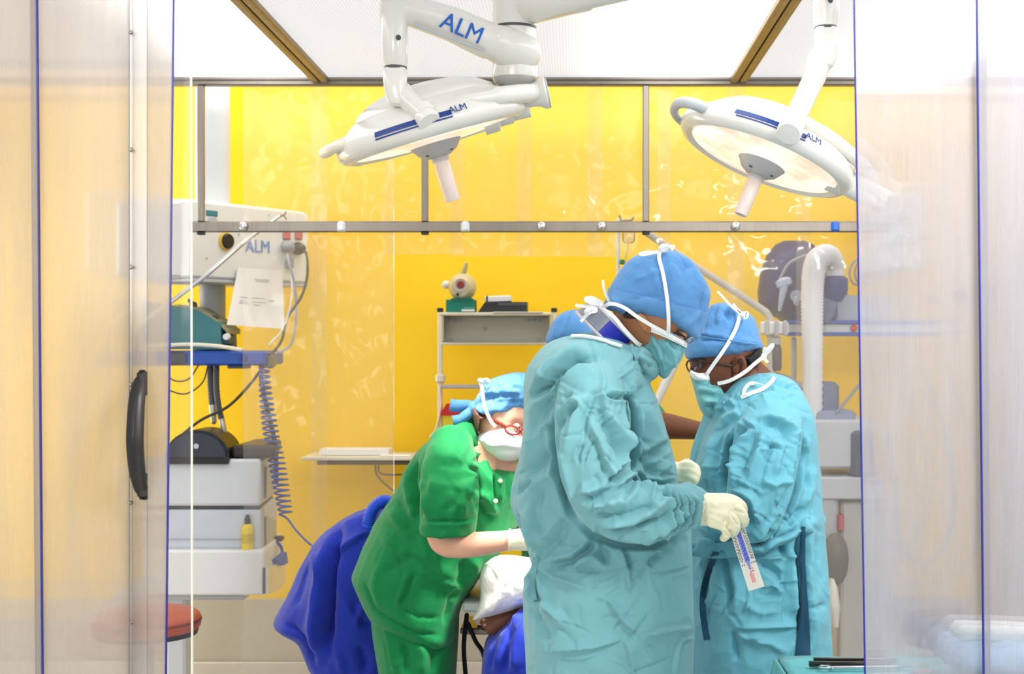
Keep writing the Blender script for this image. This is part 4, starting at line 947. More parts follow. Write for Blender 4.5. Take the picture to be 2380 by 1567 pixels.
bx = MB().box((P(826, 0, Ds2).x, Ds2 + .02, a.z + M(8, Ds2)), (M(160, Ds2), .12, M(15, Ds2)), ch=.003).build('flat_carton', PAPER); tag(bx, 'long flat white carton lying on the wall tray', 'box')
pc = MB().box((P(925, 0, Ds2).x, Ds2 - .06, a.z + .004), (M(70, Ds2), .08, .006), ch=.002).build('paper_pad', PAPER); tag(pc, 'thin paper pad on the wall tray beside the carton', 'paper')

# ------------------------------------------------------------------ right: infusion pole, monitor, breathing hose, anaesthesia trolley
De = 5.5
ip = thing('drip_stand', 'slim drip stand with a hooked head and a clear bag behind the tall blue cap', 'drip stand', (P(1437, 0, De).x, De, 0))
x = P(1437, 0, De).x; ztop = P(0, 512, De).z
MB().tube([(x, De, .06), (x, De, ztop)], .0075, 12).build('pole', WHITE2, ip)
MB().tube(bez([P(1437, 520, De), P(1446, 514, De), P(1466, 512, De), P(1472, 506, De)], 5), .005, 8).tube(bez([P(1437, 520, De), P(1442, 510, De), P(1440, 502, De)], 5), .004, 8).build('hook_head', STEEL, ip)
for k in range(5):
    a = 2 * PI * k / 5; d = Vector((math.cos(a), math.sin(a), 0)); o3 = Vector((x, De, 0))
    lg = MB().tube([o3 + Vector((0, 0, .08)), o3 + d * .24 + Vector((0, 0, .06))], [.016, .012], 10).build('leg', STEEL, ip)
    MB().lathe([(0, -.01), (.02, -.01), (.025, -.004), (.025, .004), (.02, .01), (0, .01)], mat4(o3 + d * .24 + Vector((0, 0, .026)), frame3(d.cross(Vector((0, 0, 1))), (0, 0, 1))), 14).tube([o3 + d * .24 + Vector((0, 0, .03)), o3 + d * .24 + Vector((0, 0, .06))], .007, 8).build('caster', BLACK, lg)
MB().tube([P(1437, 1105, De), P(1510, 968, De), P(1578, 826, De)], M(10, De), 12).build('brace_arm', WHITE2, ip)
bag = thing('drip_bag', 'clear drip bag with silver cap hanging beside the pole above the tall blue cap', 'drip bag', P(1460, 566, De - .02))
CLEARB = plastic('clear_bag', .22, rgb(240, 240, 240), .05, .05, .08)
rows_loft(b := MB(), [(530, 1450, 1470, De - .02, .012), (536, 1446, 1476, De - .02, .02), (560, 1446, 1477, De - .02, .022), (566, 1452, 1470, De - .02, .012)], 16, 5); b.build('bag', CLEARB, bag)
MB().lathe([(0, 0), (.018, 0), (.02, .012), (.014, .024), (0, .026)], mat4(P(1459, 534, De - .02), Matrix.Identity(3)), 16).build('cap', STEEL, bag)
MB().tube([P(1460, 566, De - .02), P(1455, 600, De - .02), P(1450, 625, De - .02)], .004, 8).build('drip_line', CLEARB, bag)
MB().box(P(1446, 609, De - .02), (.02, .02, .02), ch=.005).build('green_valve', mat('green_valve', rgb(30, 140, 90), .5), bag)
# swing arm
sa = thing('swing_arm', 'grey jointed swing arm slanting down to a clamp beside the dark blue monitor', 'arm', P(1780, 860, De))
PIPE = mat('beige_pipe', rgb(196, 190, 182), .4)
MB().tube(bez([P(1505, 542, De - .03), P(1600, 608, De - .03), P(1760, 712, De - .03), P(1785, 732, De - .03), P(1791, 760, De - .03), P(1792, 855, De - .03), P(1797, 872, De - .03)], 8), M(8.5, De), 12).build('pipe', PIPE, sa)
MB().tube(bez([P(1797, 872, De - .03), P(1820, 876, De - .03), P(1850, 890, De - .03), P(1880, 915, De - .02), P(1900, 950, De)], 8), M(7, De), 10).build('hose', GYC, sa)
MB().box(P(1799, 763, De - .05), (M(64, De), .05, M(30, De)), ch=.006).build('clamp', WHITE2, sa)
for xx in (1783, 1805, 1825): MB().box(P(xx, 763, De - .08), (M(9, De), .02, M(36, De)), ch=.004).build('clamp_jaw', GREYP, sa)
MB().box(P(1803, 793, De - .03), (M(22, De), .04, M(22, De)), ch=.006).build('valve_block', GREYP, sa)
MB().lathe([(0, -.05), (.016, -.048), (.02, -.035), (.02, .035), (.016, .048), (0, .05)], mat4(P(1805, 833, De - .035), Matrix.Identity(3)), 18).build('black_bulb', DKGREY, sa)
# dark blue round-backed monitor
MONM = mat('dark_blue_shell', rgb(16, 30, 92), .45, var=.15)
mo = thing('monitor', 'dark blue rounded monitor shell seen through the clear strip beside the white hose', 'monitor', P(1840, 752, 5.75))
mbm = MB(); c = P(1838, 665, 5.75)
rows_loft(mbm, [(560, 1822, 1872, 5.75, .02), (568, 1803, 1890, 5.75, .05), (590, 1783, 1908, 5.75, .1), (630, 1768, 1920, 5.75, .14), (680, 1761, 1925, 5.75, .15), (710, 1764, 1924, 5.75, .14), (730, 1784, 1920, 5.75, .12), (742, 1812, 1915, 5.75, .1), (772, 1830, 1910, 5.75, .08)], 32, 8, 2.1)
mbm.build('shell', MONM, mo)
MB().tube(bez([P(1812, 650, 5.58), P(1835, 612, 5.57), P(1880, 592, 5.58), P(1915, 590, 5.6)], 6), .006, 8).build('light_cable', GYC, mo)
REFLW = mat('pale_arm_reflection', rgb(170, 184, 214), .4)
MB().box(P(1822, 657, 5.56), (M(36, 5.6), .03, M(24, 5.6)), Matrix.Rotation(-.3, 3, 'Y'), ch=.01).build('bracket', REFLW, mo)  # white arm reflection on the shell, built as solid shapes; no bracket here
MB().tube([P(1822, 668, 5.56), P(1812, 720, 5.58)], [.016, .007], 10).build('reflection_tail', REFLW, mo)
MB().lathe([(.01, 0), (.022, 0), (.024, .008), (.01, .008)], mat4(P(1850, 688, 5.6), frame3((0, -1, 0), (1, 0, 0))), 16).tube([P(1850, 695, 5.59), P(1851, 704, 5.59)], .012, 8).build('lock', REFLW, mo)
# shelf with blue edges
ws = thing('equipment_shelf', 'grey equipment shelf with blue edges behind the white hose', 'shelf', P(1930, 782, 5.6))
a, b_ = P(1830, 750, 5.6), P(2180, 778, 5.6)
MB().box(((a.x + b_.x) / 2, 5.78, (a.z + b_.z) / 2), (b_.x - a.x, .34, a.z - b_.z), ch=.004).build('board', LIGHTGREY, ws)
for y in (749, 777): MB().box(((a.x + b_.x) / 2, 5.605, P(0, y, 5.6).z), (b_.x - a.x, .02, M(9, 5.6)), ch=.003).build('blue_rail', BLUEPL, ws)
MB().lathe([(0, .008), (.012, .008), (.014, 0), (0, 0)], mat4(P(1985, 763, 5.6), frame3((0, -1, 0), (1, 0, 0))), 14).build('bolt', REDPL, ws)
MB().tube([P(1845, 790, 5.72), P(1845, 900, 5.72)], .012, 8).build('strut', GREYP, ws)
mc = thing('monitor_module', 'grey monitor module with a dark front standing on the blue edged shelf', 'machine', P(1980, 745, 5.65))
MB().prism([P(1922, 745, 5.64), P(2070, 745, 5.64), P(2070, 690, 5.64), P(1965, 686, 5.64), P(1930, 706, 5.64)], (0, .25, 0)).build('casing', mat('blue_grey_casing', rgb(164, 174, 190), .45), mc)
MB().box(P(1934, 722, 5.62), (M(22, 5.6), .05, M(44, 5.6)), ch=.008).build('front', mat('slate_front', rgb(70, 82, 112), .4), mc)
for k, (x0, y0) in enumerate(((1960, 640), (1972, 655))):
    tag(MB().tube(bez([P(x0 - 12, 660, 5.72), P(x0, 690, 5.72), P(x0 + 40, 705, 5.72), P(x0 + 90, 690, 5.75)], 6), .004, 8).build('sensor_lead', DKC), ('upper' if k == 0 else 'lower') + ' dark sensor lead running back over the grey module', 'cable')
# coiled lead loops on the wall
lp = [P(1988 + 20 * math.cos(t) + 2 * t, 632 + 30 * math.sin(t), 5.9 - .004 * t) for t in [i * .35 for i in range(62)]]
tag(MB().tube(lp, .005, 6).build('cable_coil', GYC), 'loops of grey cable hung on the yellow wall beside the blue edge', 'cable')
# white corrugated hose
hp = [P(1889, 1180, De - .04), P(1889, 1000, De - .04), P(1888, 800, De - .04), P(1888, 680, De - .04), P(1894, 620, De - .04), P(1910, 597, De - .03), P(1928, 596, De - .01), P(1940, 616, De + .02), P(1942, 645, De + .03)]
p = bez(hp, 26)
hs = thing('breathing_hose', 'fat white corrugated hose arching beside the dark blue monitor', 'hose', P(1889, 1180, De))
HOSEM = mat('white_hose', rgb(244, 244, 248), .4)
rr = []
for i in range(len(p)):
    t = i / (len(p) - 1); base = M(float(np.interp(t, [0, .35, .55, .65, 1], [20, 26, 27, 26, 20])), De); rr.append(base * (1 + .05 * (1 if i % 2 else -1)))
MB().tube(p, rr, 18).build('hose_wall', HOSEM, hs, ang=180)
MB().lathe([(0, -.09), (.03, -.09), (.05, -.06), (.055, -.045), (.055, 0), (.04, .01), (0, .01)], mat4(P(1938, 648, De + .03), Matrix.Identity(3)), 20).build('blue_connector', mat('dark_blue_connector', rgb(38, 56, 128), .4), hs)
MB().tube([P(1934, 690, De + .03), P(1925, 720, De + .04), P(1922, 740, De + .05)], [.035, .026, .02], 12).build('elbow', mat('grey_blue_elbow', rgb(110, 124, 160), .4), hs)
# trolley
Dv = 5.4
at = thing('anaesthesia_trolley', 'grey anaesthesia trolley behind the right-hand gowned person', 'machine', (P(2000, 0, Dv + .2).x, Dv + .2, 0))
BG = mat('pale_blue_grey', rgb(206, 208, 214), .45); BG2 = mat('slate_block', rgb(112, 122, 148), .45); VG = mat('grey_trolley', rgb(196, 194, 190), .5)
def bx3(name, x0, x1, y0, y1, D, dp, m, ch=.01):
    a, b_ = P(x0, y0, D), P(x1, y1, D); return MB().box(((a.x + b_.x) / 2, D + dp / 2, (a.z + b_.z) / 2), (b_.x - a.x, dp, a.z - b_.z), ch=ch).build(name, m, at)
bx3('vaporiser', 1905, 1952, 888, 985, Dv + .05, .16, BG2, .015)
bx3('control_panel', 1893, 1990, 955, 1000, Dv + .02, .3, mat('blue_grey_panel', rgb(150, 160, 186), .45))
bx3('upper_housing', 1890, 2030, 976, 1090, Dv, .36, BG)
bx3('dark_screen', 1980, 2032, 1002, 1112, Dv - .02, .06, mat('slate_screen', rgb(84, 92, 112), .35), .012)
bx3('worktop', 1900, 2060, 1110, 1162, Dv - .03, .42, BG, .006)
bx3('lower_housing', 1955, 2080, 1162, 1560, Dv + .02, .36, VG)
bx3('base', 1900, 2080, 1640, 1665, Dv, .42, GREYP)
MB().lathe([(0, -.3), (.045, -.3), (.05, -.28), (.05, .02), (.045, .04), (0, .04)], mat4(P(1918, 1170, Dv + .03), Matrix.Identity(3)), 20).build('absorber_canister', mat('clear_grey_canister', rgb(190, 192, 200), .2), at)
MB().tube([P(1918, 1345, Dv + .08), P(1918, 1660, Dv + .08)], .025, 12).build('column', GREYP, at)
MB().ell(P(1942, 1300, Dv - .06), (.05, .05, .1), seg=16, rows=10).build('grey_bellows', mat('grey_rubber_bag', rgb(112, 108, 104), .5), at)
MB().tube([P(1944, 960, Dv + .02), P(1999, 892, Dv + .02)], .006, 8).build('strut', GYC, at)
MB().box(P(1954, 1215, Dv), (.025, .03, .07), ch=.008).build('red_tag', mat('red_tag', rgb(200, 92, 106), .5), at)
wb_ = MB()
rows_loft(wb_, [(1345, 1928, 1938, Dv - .1, .02), (1365, 1924, 1946, Dv - .1, .04), (1410, 1920, 1952, Dv - .1, .05), (1455, 1934, 1948, Dv - .1, .03)], 16, 8)
tag(wb_.build('plastic_bag', mat('white_bag', rgb(236, 234, 226), .4, bump=.4, bscale=20)), 'crumpled white plastic bag hanging beside the grey trolley', 'bag')
# hoses looping behind the right screen
for pts, lab in (([P(2065, 1010, De), P(2080, 1120, De), P(2085, 1220, De), P(2095, 1300, De)], 'grey hose hanging straight down behind the right screen'),
                 ([P(2150, 860, 6.195), P(2160, 900, 6.18), P(2200, 1020, De + .4), P(2215, 1150, De + .1), P(2200, 1260, De + .1), P(2150, 1310, De + .1), P(2105, 1290, De + .1)], 'grey hose looping low behind the right screen'),
                 ([P(2020, 1060, De + .05), P(2030, 1180, De + .05), P(2060, 1260, De + .05), P(2090, 1340, De + .05)], 'dark hose curving beside the slate screen')):
    tag(MB().tube(bez(pts, 8), .009, 10).build('loop_hose', GYC), lab, 'hose')
# blurred white unit high on the wall behind the right screen
hv = thing('wall_unit', 'white boxy wall unit high behind the right screen', 'unit', P(2090, 635, 5.8))
a, b_ = P(2020, 445, 5.8), P(2150, 632, 5.8)
MB().box(((a.x + b_.x) / 2, 5.9, (a.z + b_.z) / 2), (b_.x - a.x, .22, a.z - b_.z), ch=.02).build('casing', WHITE, hv)
MB().box(((a.x + b_.x) / 2, 5.785, (a.z + b_.z) / 2), ((b_.x - a.x) * .7, .01, (a.z - b_.z) * .3), ch=.004).build('front_panel', LIGHTGREY, hv)
MB().lathe([(0, .03), (.02, .03), (.026, .02), (.026, 0), (0, 0)], mat4(P(2232, 685, 6.19), frame3((0, -1, 0), (1, 0, 0))), 20).build('door_knob', mat('brass_knob', rgb(120, 96, 70), .4, .5))
bpy.data.objects['door_knob']['label'] = 'brown round knob on the yellow wall behind the right screen'; bpy.data.objects['door_knob']['category'] = 'knob'

# ------------------------------------------------------------------ lower right: dark stool, draped instrument table
Dn = 4.2
c = P(2190, 1460, Dn)
s2 = thing('stool', 'round dark blue padded stool behind the right screen', 'stool', (c.x, Dn, 0)); R_ = M(92, Dn); T = mat4((c.x, Dn, c.z), Matrix.Identity(3))
MB().lathe([(0, .04), (R_ * .8, .042), (R_ * .95, .032), (R_, .01), (R_, -.03), (R_ * .94, -.045), (0, -.045)], T, 48).build('seat', mat('dark_blue_vinyl', rgb(60, 66, 92), .4), s2)
MB().lathe([(0, -.045), (.05, -.045), (.026, -.07), (.024, -.4), (.018, -.4), (.018, .1 - c.z), (0, .1 - c.z)], T, 16).build('gas_column', CHROME, s2)
MB().lathe([(0, .03), (.2, .03), (.22, .045), (.06, .09), (.03, .12), (0, .12)], mat4((c.x, Dn, 0), Matrix.Identity(3)), 32).lathe([(0, 0), (.17, 0), (.17, .032), (0, .032)], mat4((c.x, Dn, 0), Matrix.Identity(3)), 32).build('floor_base', GREYP, s2)
TEALC = cloth('teal_drape', rgb(96, 186, 190), crumple=.12, scale=12)
Dt2 = 3.0
it = thing('instrument_table', 'table covered with a pale teal sterile drape in the lower right corner', 'table', (.7, 2.98, 0))
zt2 = P(0, 1530, 3.2).z
xa, xb = P(1812, 0, 3.2).x, P(2560, 0, 3.2).x
def drp(u_, v_):
    x_ = xa + (xb - xa) * u_; y_ = 2.6 + .62 * v_
    return (x_, y_, zt2 + .002 * math.sin(x_ * 31 + y_ * 9) + .002 * math.sin(y_ * 37))
mbt = MB().grid(drp, 30, 14, .012, (0, 0, -1))
def skirt(p0, p1, nrm, ph):
    p0, p1 = Vector(p0), Vector(p1); n_ = Vector(nrm)
    return lambda u_, v_: p0.lerp(p1, u_) + Vector((0, 0, zt2 - .006 - .42 * v_)) + n_ * (.004 + (.012 + .02 * v_) * (1 + math.sin(u_ * 38 + ph)) * min(1, v_ * 4))
mbt.grid(skirt((xa, 3.22, 0), (xb, 3.22, 0), (0, 1, 0), 0), 40, 10, .006, (0, 1, 0)).grid(skirt((xa, 2.6, 0), (xb, 2.6, 0), (0, -1, 0), 1), 40, 10, .006, (0, -1, 0)).grid(skirt((xa, 2.6, 0), (xa, 3.22, 0), (-1, 0, 0), 2), 24, 10, .006, (-1, 0, 0)).grid(skirt((xb, 2.6, 0), (xb, 3.22, 0), (1, 0, 0), 2), 24, 10, .006, (1, 0, 0))
mbt.build('drape', TEALC, it, ang=180)
MB().box(((xa + xb) / 2, 2.91, zt2 - .028), (xb - xa - .04, .56, .024), ch=.004).build('table_top', STEEL, it)
for sx in (xa + .05, xb - .05):
    for sy in (2.67, 3.15):
        lg = MB().tube([(sx, sy, .05), (sx, sy, zt2 - .03)], .016, 12).build('leg', STEEL, it)
        MB().lathe([(0, -.012), (.02, -.012), (.025, -.004), (.025, .004), (.02, .012), (0, .012)], mat4((sx, sy, .026), frame3((1, 0, 0), (0, 0, 1))), 14).tube([(sx, sy, .026), (sx, sy, .06)], .01, 8).build('caster', BLACK, lg)
def instr(name, px, py, D, ang, mk, label, cat):
    """an instrument lying on the drape"""
    p = hit(px, py, (0, 0, zt2 + .006), Vector((0, 0, 1)))
    r = Matrix.Rotation(ang, 3, 'Z'); o = thing(name, label, cat, p); mk(o, lambda x, y, z=0: p + r @ Vector((x, y, z))); return o
DARKST = mat('dark_steel', rgb(70, 66, 60), .3, .8); 
def forceps(o, f):
    MB().loft([[f(x, w + oy, 0), f(x, w + oy, .005), f(x, -w + oy, .005), f(x, -w + oy, 0)] for x, w, oy in ((-.07, .006, 0), (-.02, .0065, .004), (.04, .005, .004), (.11, .002, 0))]).build('blade', DARKST, o)
    MB().loft([[f(x, w + oy, .006), f(x, w + oy, .011), f(x, -w + oy, .011), f(x, -w + oy, .006)] for x, w, oy in ((-.07, .006, 0), (-.02, .0065, -.004), (.04, .005, -.004), (.11, .002, 0))]).build('blade', DARKST, o)
instr('forceps', 1955, 1549, 3.0, .02, forceps, 'dark steel forceps lying nearest the lens on the teal drape', 'forceps')
instr('forceps', 1965, 1541, 3.0, -.01, forceps, 'slim steel forceps lying behind the dark forceps on the teal drape', 'forceps')
def clampm(o, f):
    MB().tube([f(-.07, 0, .004), f(.06, 0, .004), f(.1, .004, .004)], [.004, .003, .002], 8).build('shank', CHROME, o)
    MB().tube([f(-.07 - .014 + .014 * math.cos(t), .012 + .012 * math.sin(t), .004) for t in [i * PI / 8 for i in range(17)]], .0025, 8).build('finger_ring', CHROME, o)
instr('clamp', 2010, 1556, 3.0, .06, clampm, 'thin chrome clamp partly behind the edge of the right screen', 'clamp')
rl = thing('gauze_roll', 'white gauze roll on the folded blue cloth behind the right screen', 'roll', P(2250, 1486, 2.95))
a, b_ = P(2205, 1463, 2.95), P(2420, 1470, 2.95)
MB().tube([a + Vector((.02, 0, 0)), a.lerp(b_, .5), b_], [.019, .021, .02], 20).build('roll', mat('gauze', rgb(240, 238, 230), .8, bump=.3, bscale=120), rl)
mbf = MB()
rows_loft(mbf, [(1482, 2210, 2430, 3.0, .06), (1492, 2192, 2440, 3.0, .09), (1515, 2186, 2450, 3.0, .1), (1532, 2196, 2450, 3.0, .1)], 28, 5, 3)
fc = sculpt('folded_cloth', mbf, .006, cloth('pale_blue_cloth', rgb(150, 188, 222), crumple=.4, scale=14), None, 3, cr=[dict(amp=.014, scale=14, seed=3)])
tag(fc, 'crumpled pale blue cloth on the teal draped table behind the right screen', 'cloth')
pk = thing('swab', 'pink swab lying on the teal drape at the bottom edge behind the right screen', 'swab', hit(2150, 1563, (0, 0, zt2 + .006), Vector((0, 0, 1))))
pq = hit(2150, 1563, (0, 0, zt2 + .012), Vector((0, 0, 1))); MB().ell(pq, (.03, .01, .008), seg=14, rows=8).build('pad', mat('pink_swab', rgb(226, 150, 140), .8), pk)

# ------------------------------------------------------------------ figure helpers
def inflate(mb, poly, D, T, n=9, e=2.0, sub=4, back=None, c=None, lean=0.0):
    """closed rounded volume whose side view is the given outline: rings shrink towards both flanks (half width T)"""
    q = [Vector((x, y, 0)) for x, y in poly]; m = len(q); out = []
    for i in range(m):
        a, b, cc, d = q[i - 1], q[i], q[(i + 1) % m], q[(i + 2) % m]
        for k in range(sub):
            t = k / sub; out.append(.5 * ((2 * b) + (cc - a) * t + (2 * a - 5 * b + 4 * cc - d) * t * t + (3 * b - a - 3 * cc + d) * t ** 3))
    cen = Vector((*c, 0)) if c else sum(out, Vector()) / len(out)
    rings = []
    for i in range(2 * n + 1):
        th = -PI / 2 + PI * i / (2 * n); s = max(abs(math.cos(th)) ** (2 / e), .02); y = math.copysign(abs(math.sin(th)) ** (2 / e), math.sin(th))
        Tq = T if (y < 0 or back is None) else back
        rings.append([P(cen.x + (p.x - cen.x) * s + lean * y, cen.y + (p.y - cen.y) * s, D + Tq * y) for p in out])
    return mb.loft(rings)
def ribbon(pts, w, th=.0012, up=(0, -1, 0)):
    """flat tape along pts; its width lies across the view"""
    ps = bez(pts, 6) if len(pts) > 2 else [Vector(p) for p in pts]; rings = []
    for i, p in enumerate(ps):
        t = (ps[min(i + 1, len(ps) - 1)] - ps[max(i - 1, 0)]).normalized(); nn = Vector(up); nn = (nn - t * nn.dot(t)).normalized(); s = t.cross(nn)
        rings.append([p + s * w / 2 + nn * th / 2, p - s * w / 2 + nn * th / 2, p - s * w / 2 - nn * th / 2, p + s * w / 2 - nn * th / 2])
    return rings
def tape(name, m, parent, pts, w, th=.0014):
    o = MB().loft(ribbon(pts, w, th)).build(name, m, parent, ang=50); return o
def zz(ox, oy, s):
    return lambda *pp: [(ox + x / s, oy + y / s) for x, y in pp]
GOWN = cloth('teal_gown_cloth', rgb(118, 176, 181), crumple=.35, scale=7, var=.05, rough=.7)
GOWN2 = cloth('teal_gown_cloth_second', rgb(106, 178, 194), crumple=.40, scale=8, var=.05, rough=.65)
SCRUB = cloth('green_scrub_cloth', rgb(0, 132, 68), crumple=.10, scale=10, var=.06, weave=.2)
CAPC = cloth('blue_cap_fleece', rgb(92, 150, 206), crumple=.12, scale=16, var=.10, weave=.35)
CAPB = cloth('blue_cap_band', rgb(100, 158, 212), crumple=.10, scale=16, var=.08, weave=.35)
MASKT = cloth('teal_mask', rgb(118, 184, 188), crumple=.18, scale=26, var=.05)
MASKW = cloth('white_mask', rgb(250, 248, 244), crumple=.15, scale=26, var=.02)
TIE = cloth('white_tie_tape', rgb(246, 246, 242), crumple=.05, scale=40, var=.02, weave=.4)
DRAPE = cloth('royal_blue_drape', rgb(24, 50, 172), crumple=.10, scale=7, var=.08)
WDRAPE = cloth('white_drape', rgb(250, 246, 240), crumple=.25, scale=14, var=.02)
def skin(name, c, ss=.0):
    m = mat(name, c, .5, var=.10, vscale=26, bump=.06, bscale=220, spec=.4); b = [n for n in m.node_tree.nodes if n.type == 'BSDF_PRINCIPLED'][0]
    b.inputs['Subsurface Weight'].default_value = .08; b.inputs['Subsurface Radius'].default_value = (.012, .005, .003); return m
SKIN_T = skin('tan_skin', rgb(178, 120, 78)); SKIN_F = skin('fair_skin', rgb(236, 178, 150)); SKIN_D = skin('dark_skin', rgb(110, 64, 40))
HAIR = mat('black_hair', rgb(22, 18, 18), .5, bump=.5, bscale=300)
GLOVE = mat('cream_latex', rgb(246, 240, 206), .42, var=.04, bump=.04, bscale=80, spec=.4)
SHOE = mat('white_clog', rgb(226, 226, 222), .5)
NAVYC = cloth('navy_lining', rgb(20, 70, 96), crumple=.1)
EYEW = mat('eye_white', rgb(236, 230, 222), .2); EYED = mat('dark_iris', rgb(40, 26, 18), .15)
LENSG = plastic('spectacle_lens', .02, rgb(250, 250, 250), .0, .012, .02)
def person(label, loc): return thing('person', label, 'person', loc)
def shoe(mb, x, y, dx):
    mb.loft([[Vector((x + dx * a + 0, y + w * math.cos(t), max(.004, h * (1 + math.sin(t)) / 2))) for t in [2 * PI * k / 14 for k in range(14)]] for a, w, h in ((-.09, .02, .05), (-.08, .036, .09), (0, .042, .1), (.08, .046, .075), (.14, .044, .055), (.17, .02, .035))])
    return mb
def fist(mb, wrist, pts_palm, fingers, seg=12):
    limb(mb, wrist, seg); limb(mb, pts_palm, seg)
    for f in fingers: limb(mb, f, 10)
    return mb
def eye(parent, px, py, D, r=.0115, s=1, lid=None):
    c = P(px, py, D)
    if lid: MB().ell(c + Vector((0, -.0004, .0028)), (r * 1.08, r * 1.08, r * 1.02), seg=14, rows=10).build('eyelid', lid, parent)
    o = MB().ell(c, (r, r, r), seg=14, rows=10).build('eye', EYEW, parent)
    MB().ell(c + Vector((.006 * s, -.0075, -.002)), (.0055, .005, .0055), seg=12, rows=8).build('iris', EYED, o); return o

# ================================================================== first surgeon, in profile, looking down at the packet
D0 = 3.3
s1 = person('person in teal gown and tall blue cap, head bowed, holding the small packet', (P(1410, 0, D0).x, D0, 0))
z3 = zz(1160, 760, 1.942); z2 = zz(1260, 540, 3.562)
rows1 = [(775, 1352, 1400, 3.3, .05), (782, 1318, 1424, 3.3, .09), (791, 1290, 1446, 3.3, .13), (808, 1262, 1462, 3.3, .165), (827, 1245, 1474, 3.3, .185), (858, 1224, 1492, 3.3, .2), (894, 1218, 1510, 3.3, .2), (930, 1219, 1525, 3.3, .195), (981, 1217, 1541, 3.3, .19), (1033, 1214, 1556, 3.3, .185), (1079, 1204, 1568, 3.3, .18), (1131, 1192, 1574, 3.3, .175), (1162, 1187, 1582, 3.3, .175), (1192, 1193, 1592, 3.3, .175), (1223, 1209, 1600, 3.3, .175), (1259, 1222, 1604, 3.3, .18), (1290, 1231, 1606, 3.3, .185), (1312, 1238, 1607, 3.3, .19), (1337, 1226, 1608, 3.3, .195), (1373, 1218, 1610, 3.3, .2), (1445, 1218, 1611, 3.3, .205), (1507, 1222, 1608, 3.3, .205), (1567, 1224, 1608, 3.3, .205), (1700, 1222, 1612, 3.3, .21), (1900, 1216, 1620, 3.3, .22)]
mb = MB(); rows_loft(mb, rows1, 32, 10, 2.4)
# near sleeve, and the far sleeve behind the chest
limb(mb, [(1385, 880, 3.15, 62), (1372, 935, 3.09, 78), (1376, 1010, 3.06, 83), (1385, 1090, 3.055, 83), (1404, 1165, 3.05, 72)], 22)
limb(mb, [(1404, 1160, 3.05, 70), (1450, 1186, 3.045, 72), (1520, 1190, 3.05, 66), (1570, 1180, 3.07, 56), (1596, 1168, 3.09, 46)], 22)
limb(mb, [(1596, 1168, 3.10, 44), (1604, 1166, 3.10, 46), (1612, 1166, 3.10, 37)], 22)
limb(mb, [(1400, 890, 3.45, 60), (1430, 1000, 3.5, 66), (1460, 1100, 3.52, 60), (1520, 1112, 3.5, 46), (1556, 1104, 3.48, 34)], 18)
# gathered collar below the mask
inflate(mb, [(1430, 798), (1470, 801), (1505, 806), (1527, 838), (1532, 868), (1506, 888), (1484, 875), (1456, 846), (1440, 822)], 3.27, .085)
S = []
def st(pts, w, a, k='g'): S.append((z3(*pts), w, a, k))
st([(430, 140), (350, 158), (275, 212), (215, 272), (140, 335)], 9, -.018, 'v'); st([(415, 112), (330, 130), (240, 195), (170, 275)], 16, .012)
st([(235, 300), (180, 400), (130, 520)], 14, -.008); st([(200, 250), (165, 380), (140, 500), (110, 640)], 16, .007)
st([(250, 470), (265, 540), (180, 620), (110, 690)], 12, -.009); st([(240, 430), (195, 455)], 9, .008)
st([(380, 325), (310, 365), (272, 440)], 8, .011); st([(370, 350), (300, 400), (275, 480)], 6, -.012)
st([(395, 285), (345, 400), (320, 500), (300, 620)], 10, .009); st([(430, 300), (385, 420), (380, 520)], 8, -.007)
st([(465, 240), (462, 330), (485, 405), (545, 475), (585, 570)], 8, .011); st([(450, 330), (470, 420), (530, 520), (570, 600)], 8, -.010)
st([(400, 410), (440, 500), (480, 600), (515, 690)], 7, .010); st([(420, 480), (465, 600), (490, 690)], 7, -.009)
st([(470, 312), (530, 322), (590, 320)], 5, -.010, 'v'); st([(480, 300), (540, 305), (588, 300)], 7, .006)
st([(600, 625), (560, 645), (525, 680), (500, 700)], 8, -.020, 'v'); st([(585, 640), (640, 690), (700, 715)], 8, .012)
st([(510, 705), (430, 735), (350, 745)], 10, .010); st([(520, 720), (440, 770), (370, 790)], 9, -.010)
st([(340, 770), (430, 805), (560, 790), (650, 740)], 12, .010); st([(600, 700), (575, 760), (555, 800)], 6, -.010)
st([(370, 850), (500, 860), (620, 835), (720, 780)], 10, -.009); st([(430, 905), (600, 880), (720, 820), (795, 740)], 9, .010)
st([(450, 930), (600, 915), (740, 865), (850, 790)], 7, -.010); st([(700, 720), (690, 790), (720, 830)], 6, .009); st([(735, 740), (790, 770), (815, 810)], 6, -.010)
st([(640, 965), (760, 905), (850, 830)], 8, .009); st([(690, 960), (790, 900), (870, 840)], 5, -.009)
for k in range(9):
    x = 770 + 13 * k; st([(x, 735 + 3 * k), (x + 22, 800), (x + 5, 880), (x - 40, 930)], 4, .010 * (-1) ** k, 'g')
st([(440, 945), (400, 1010), (330, 1058), (225, 1080)], 8, -.012, 'v'); st([(330, 1060), (420, 1040), (500, 1085)], 8, .008); st([(455, 950), (480, 1040), (470, 1090)], 9, -.009)
st([(180, 1065), (260, 1140), (400, 1185)], 7, .010); st([(230, 1095), (350, 1095), (470, 1100)], 6, -.007)
st([(545, 985), (575, 1090), (590, 1205)], 6, .011); st([(560, 985), (592, 1100)], 5, -.009); st([(740, 1020), (700, 1050), (675, 1085)], 8, -.010); st([(850, 940), (800, 980), (720, 1010)], 10, -.012)
st([(875, 1355), (760, 1368), (625, 1392)], 6, .010, 's'); st([(490, 1230), (560, 1330), (625, 1390)], 6, .008, 's'); st([(215, 1468), (420, 1450), (565, 1408)], 6, .008, 's'); st([(565, 1410), (590, 1480), (610, 1560)], 6, .007, 's')
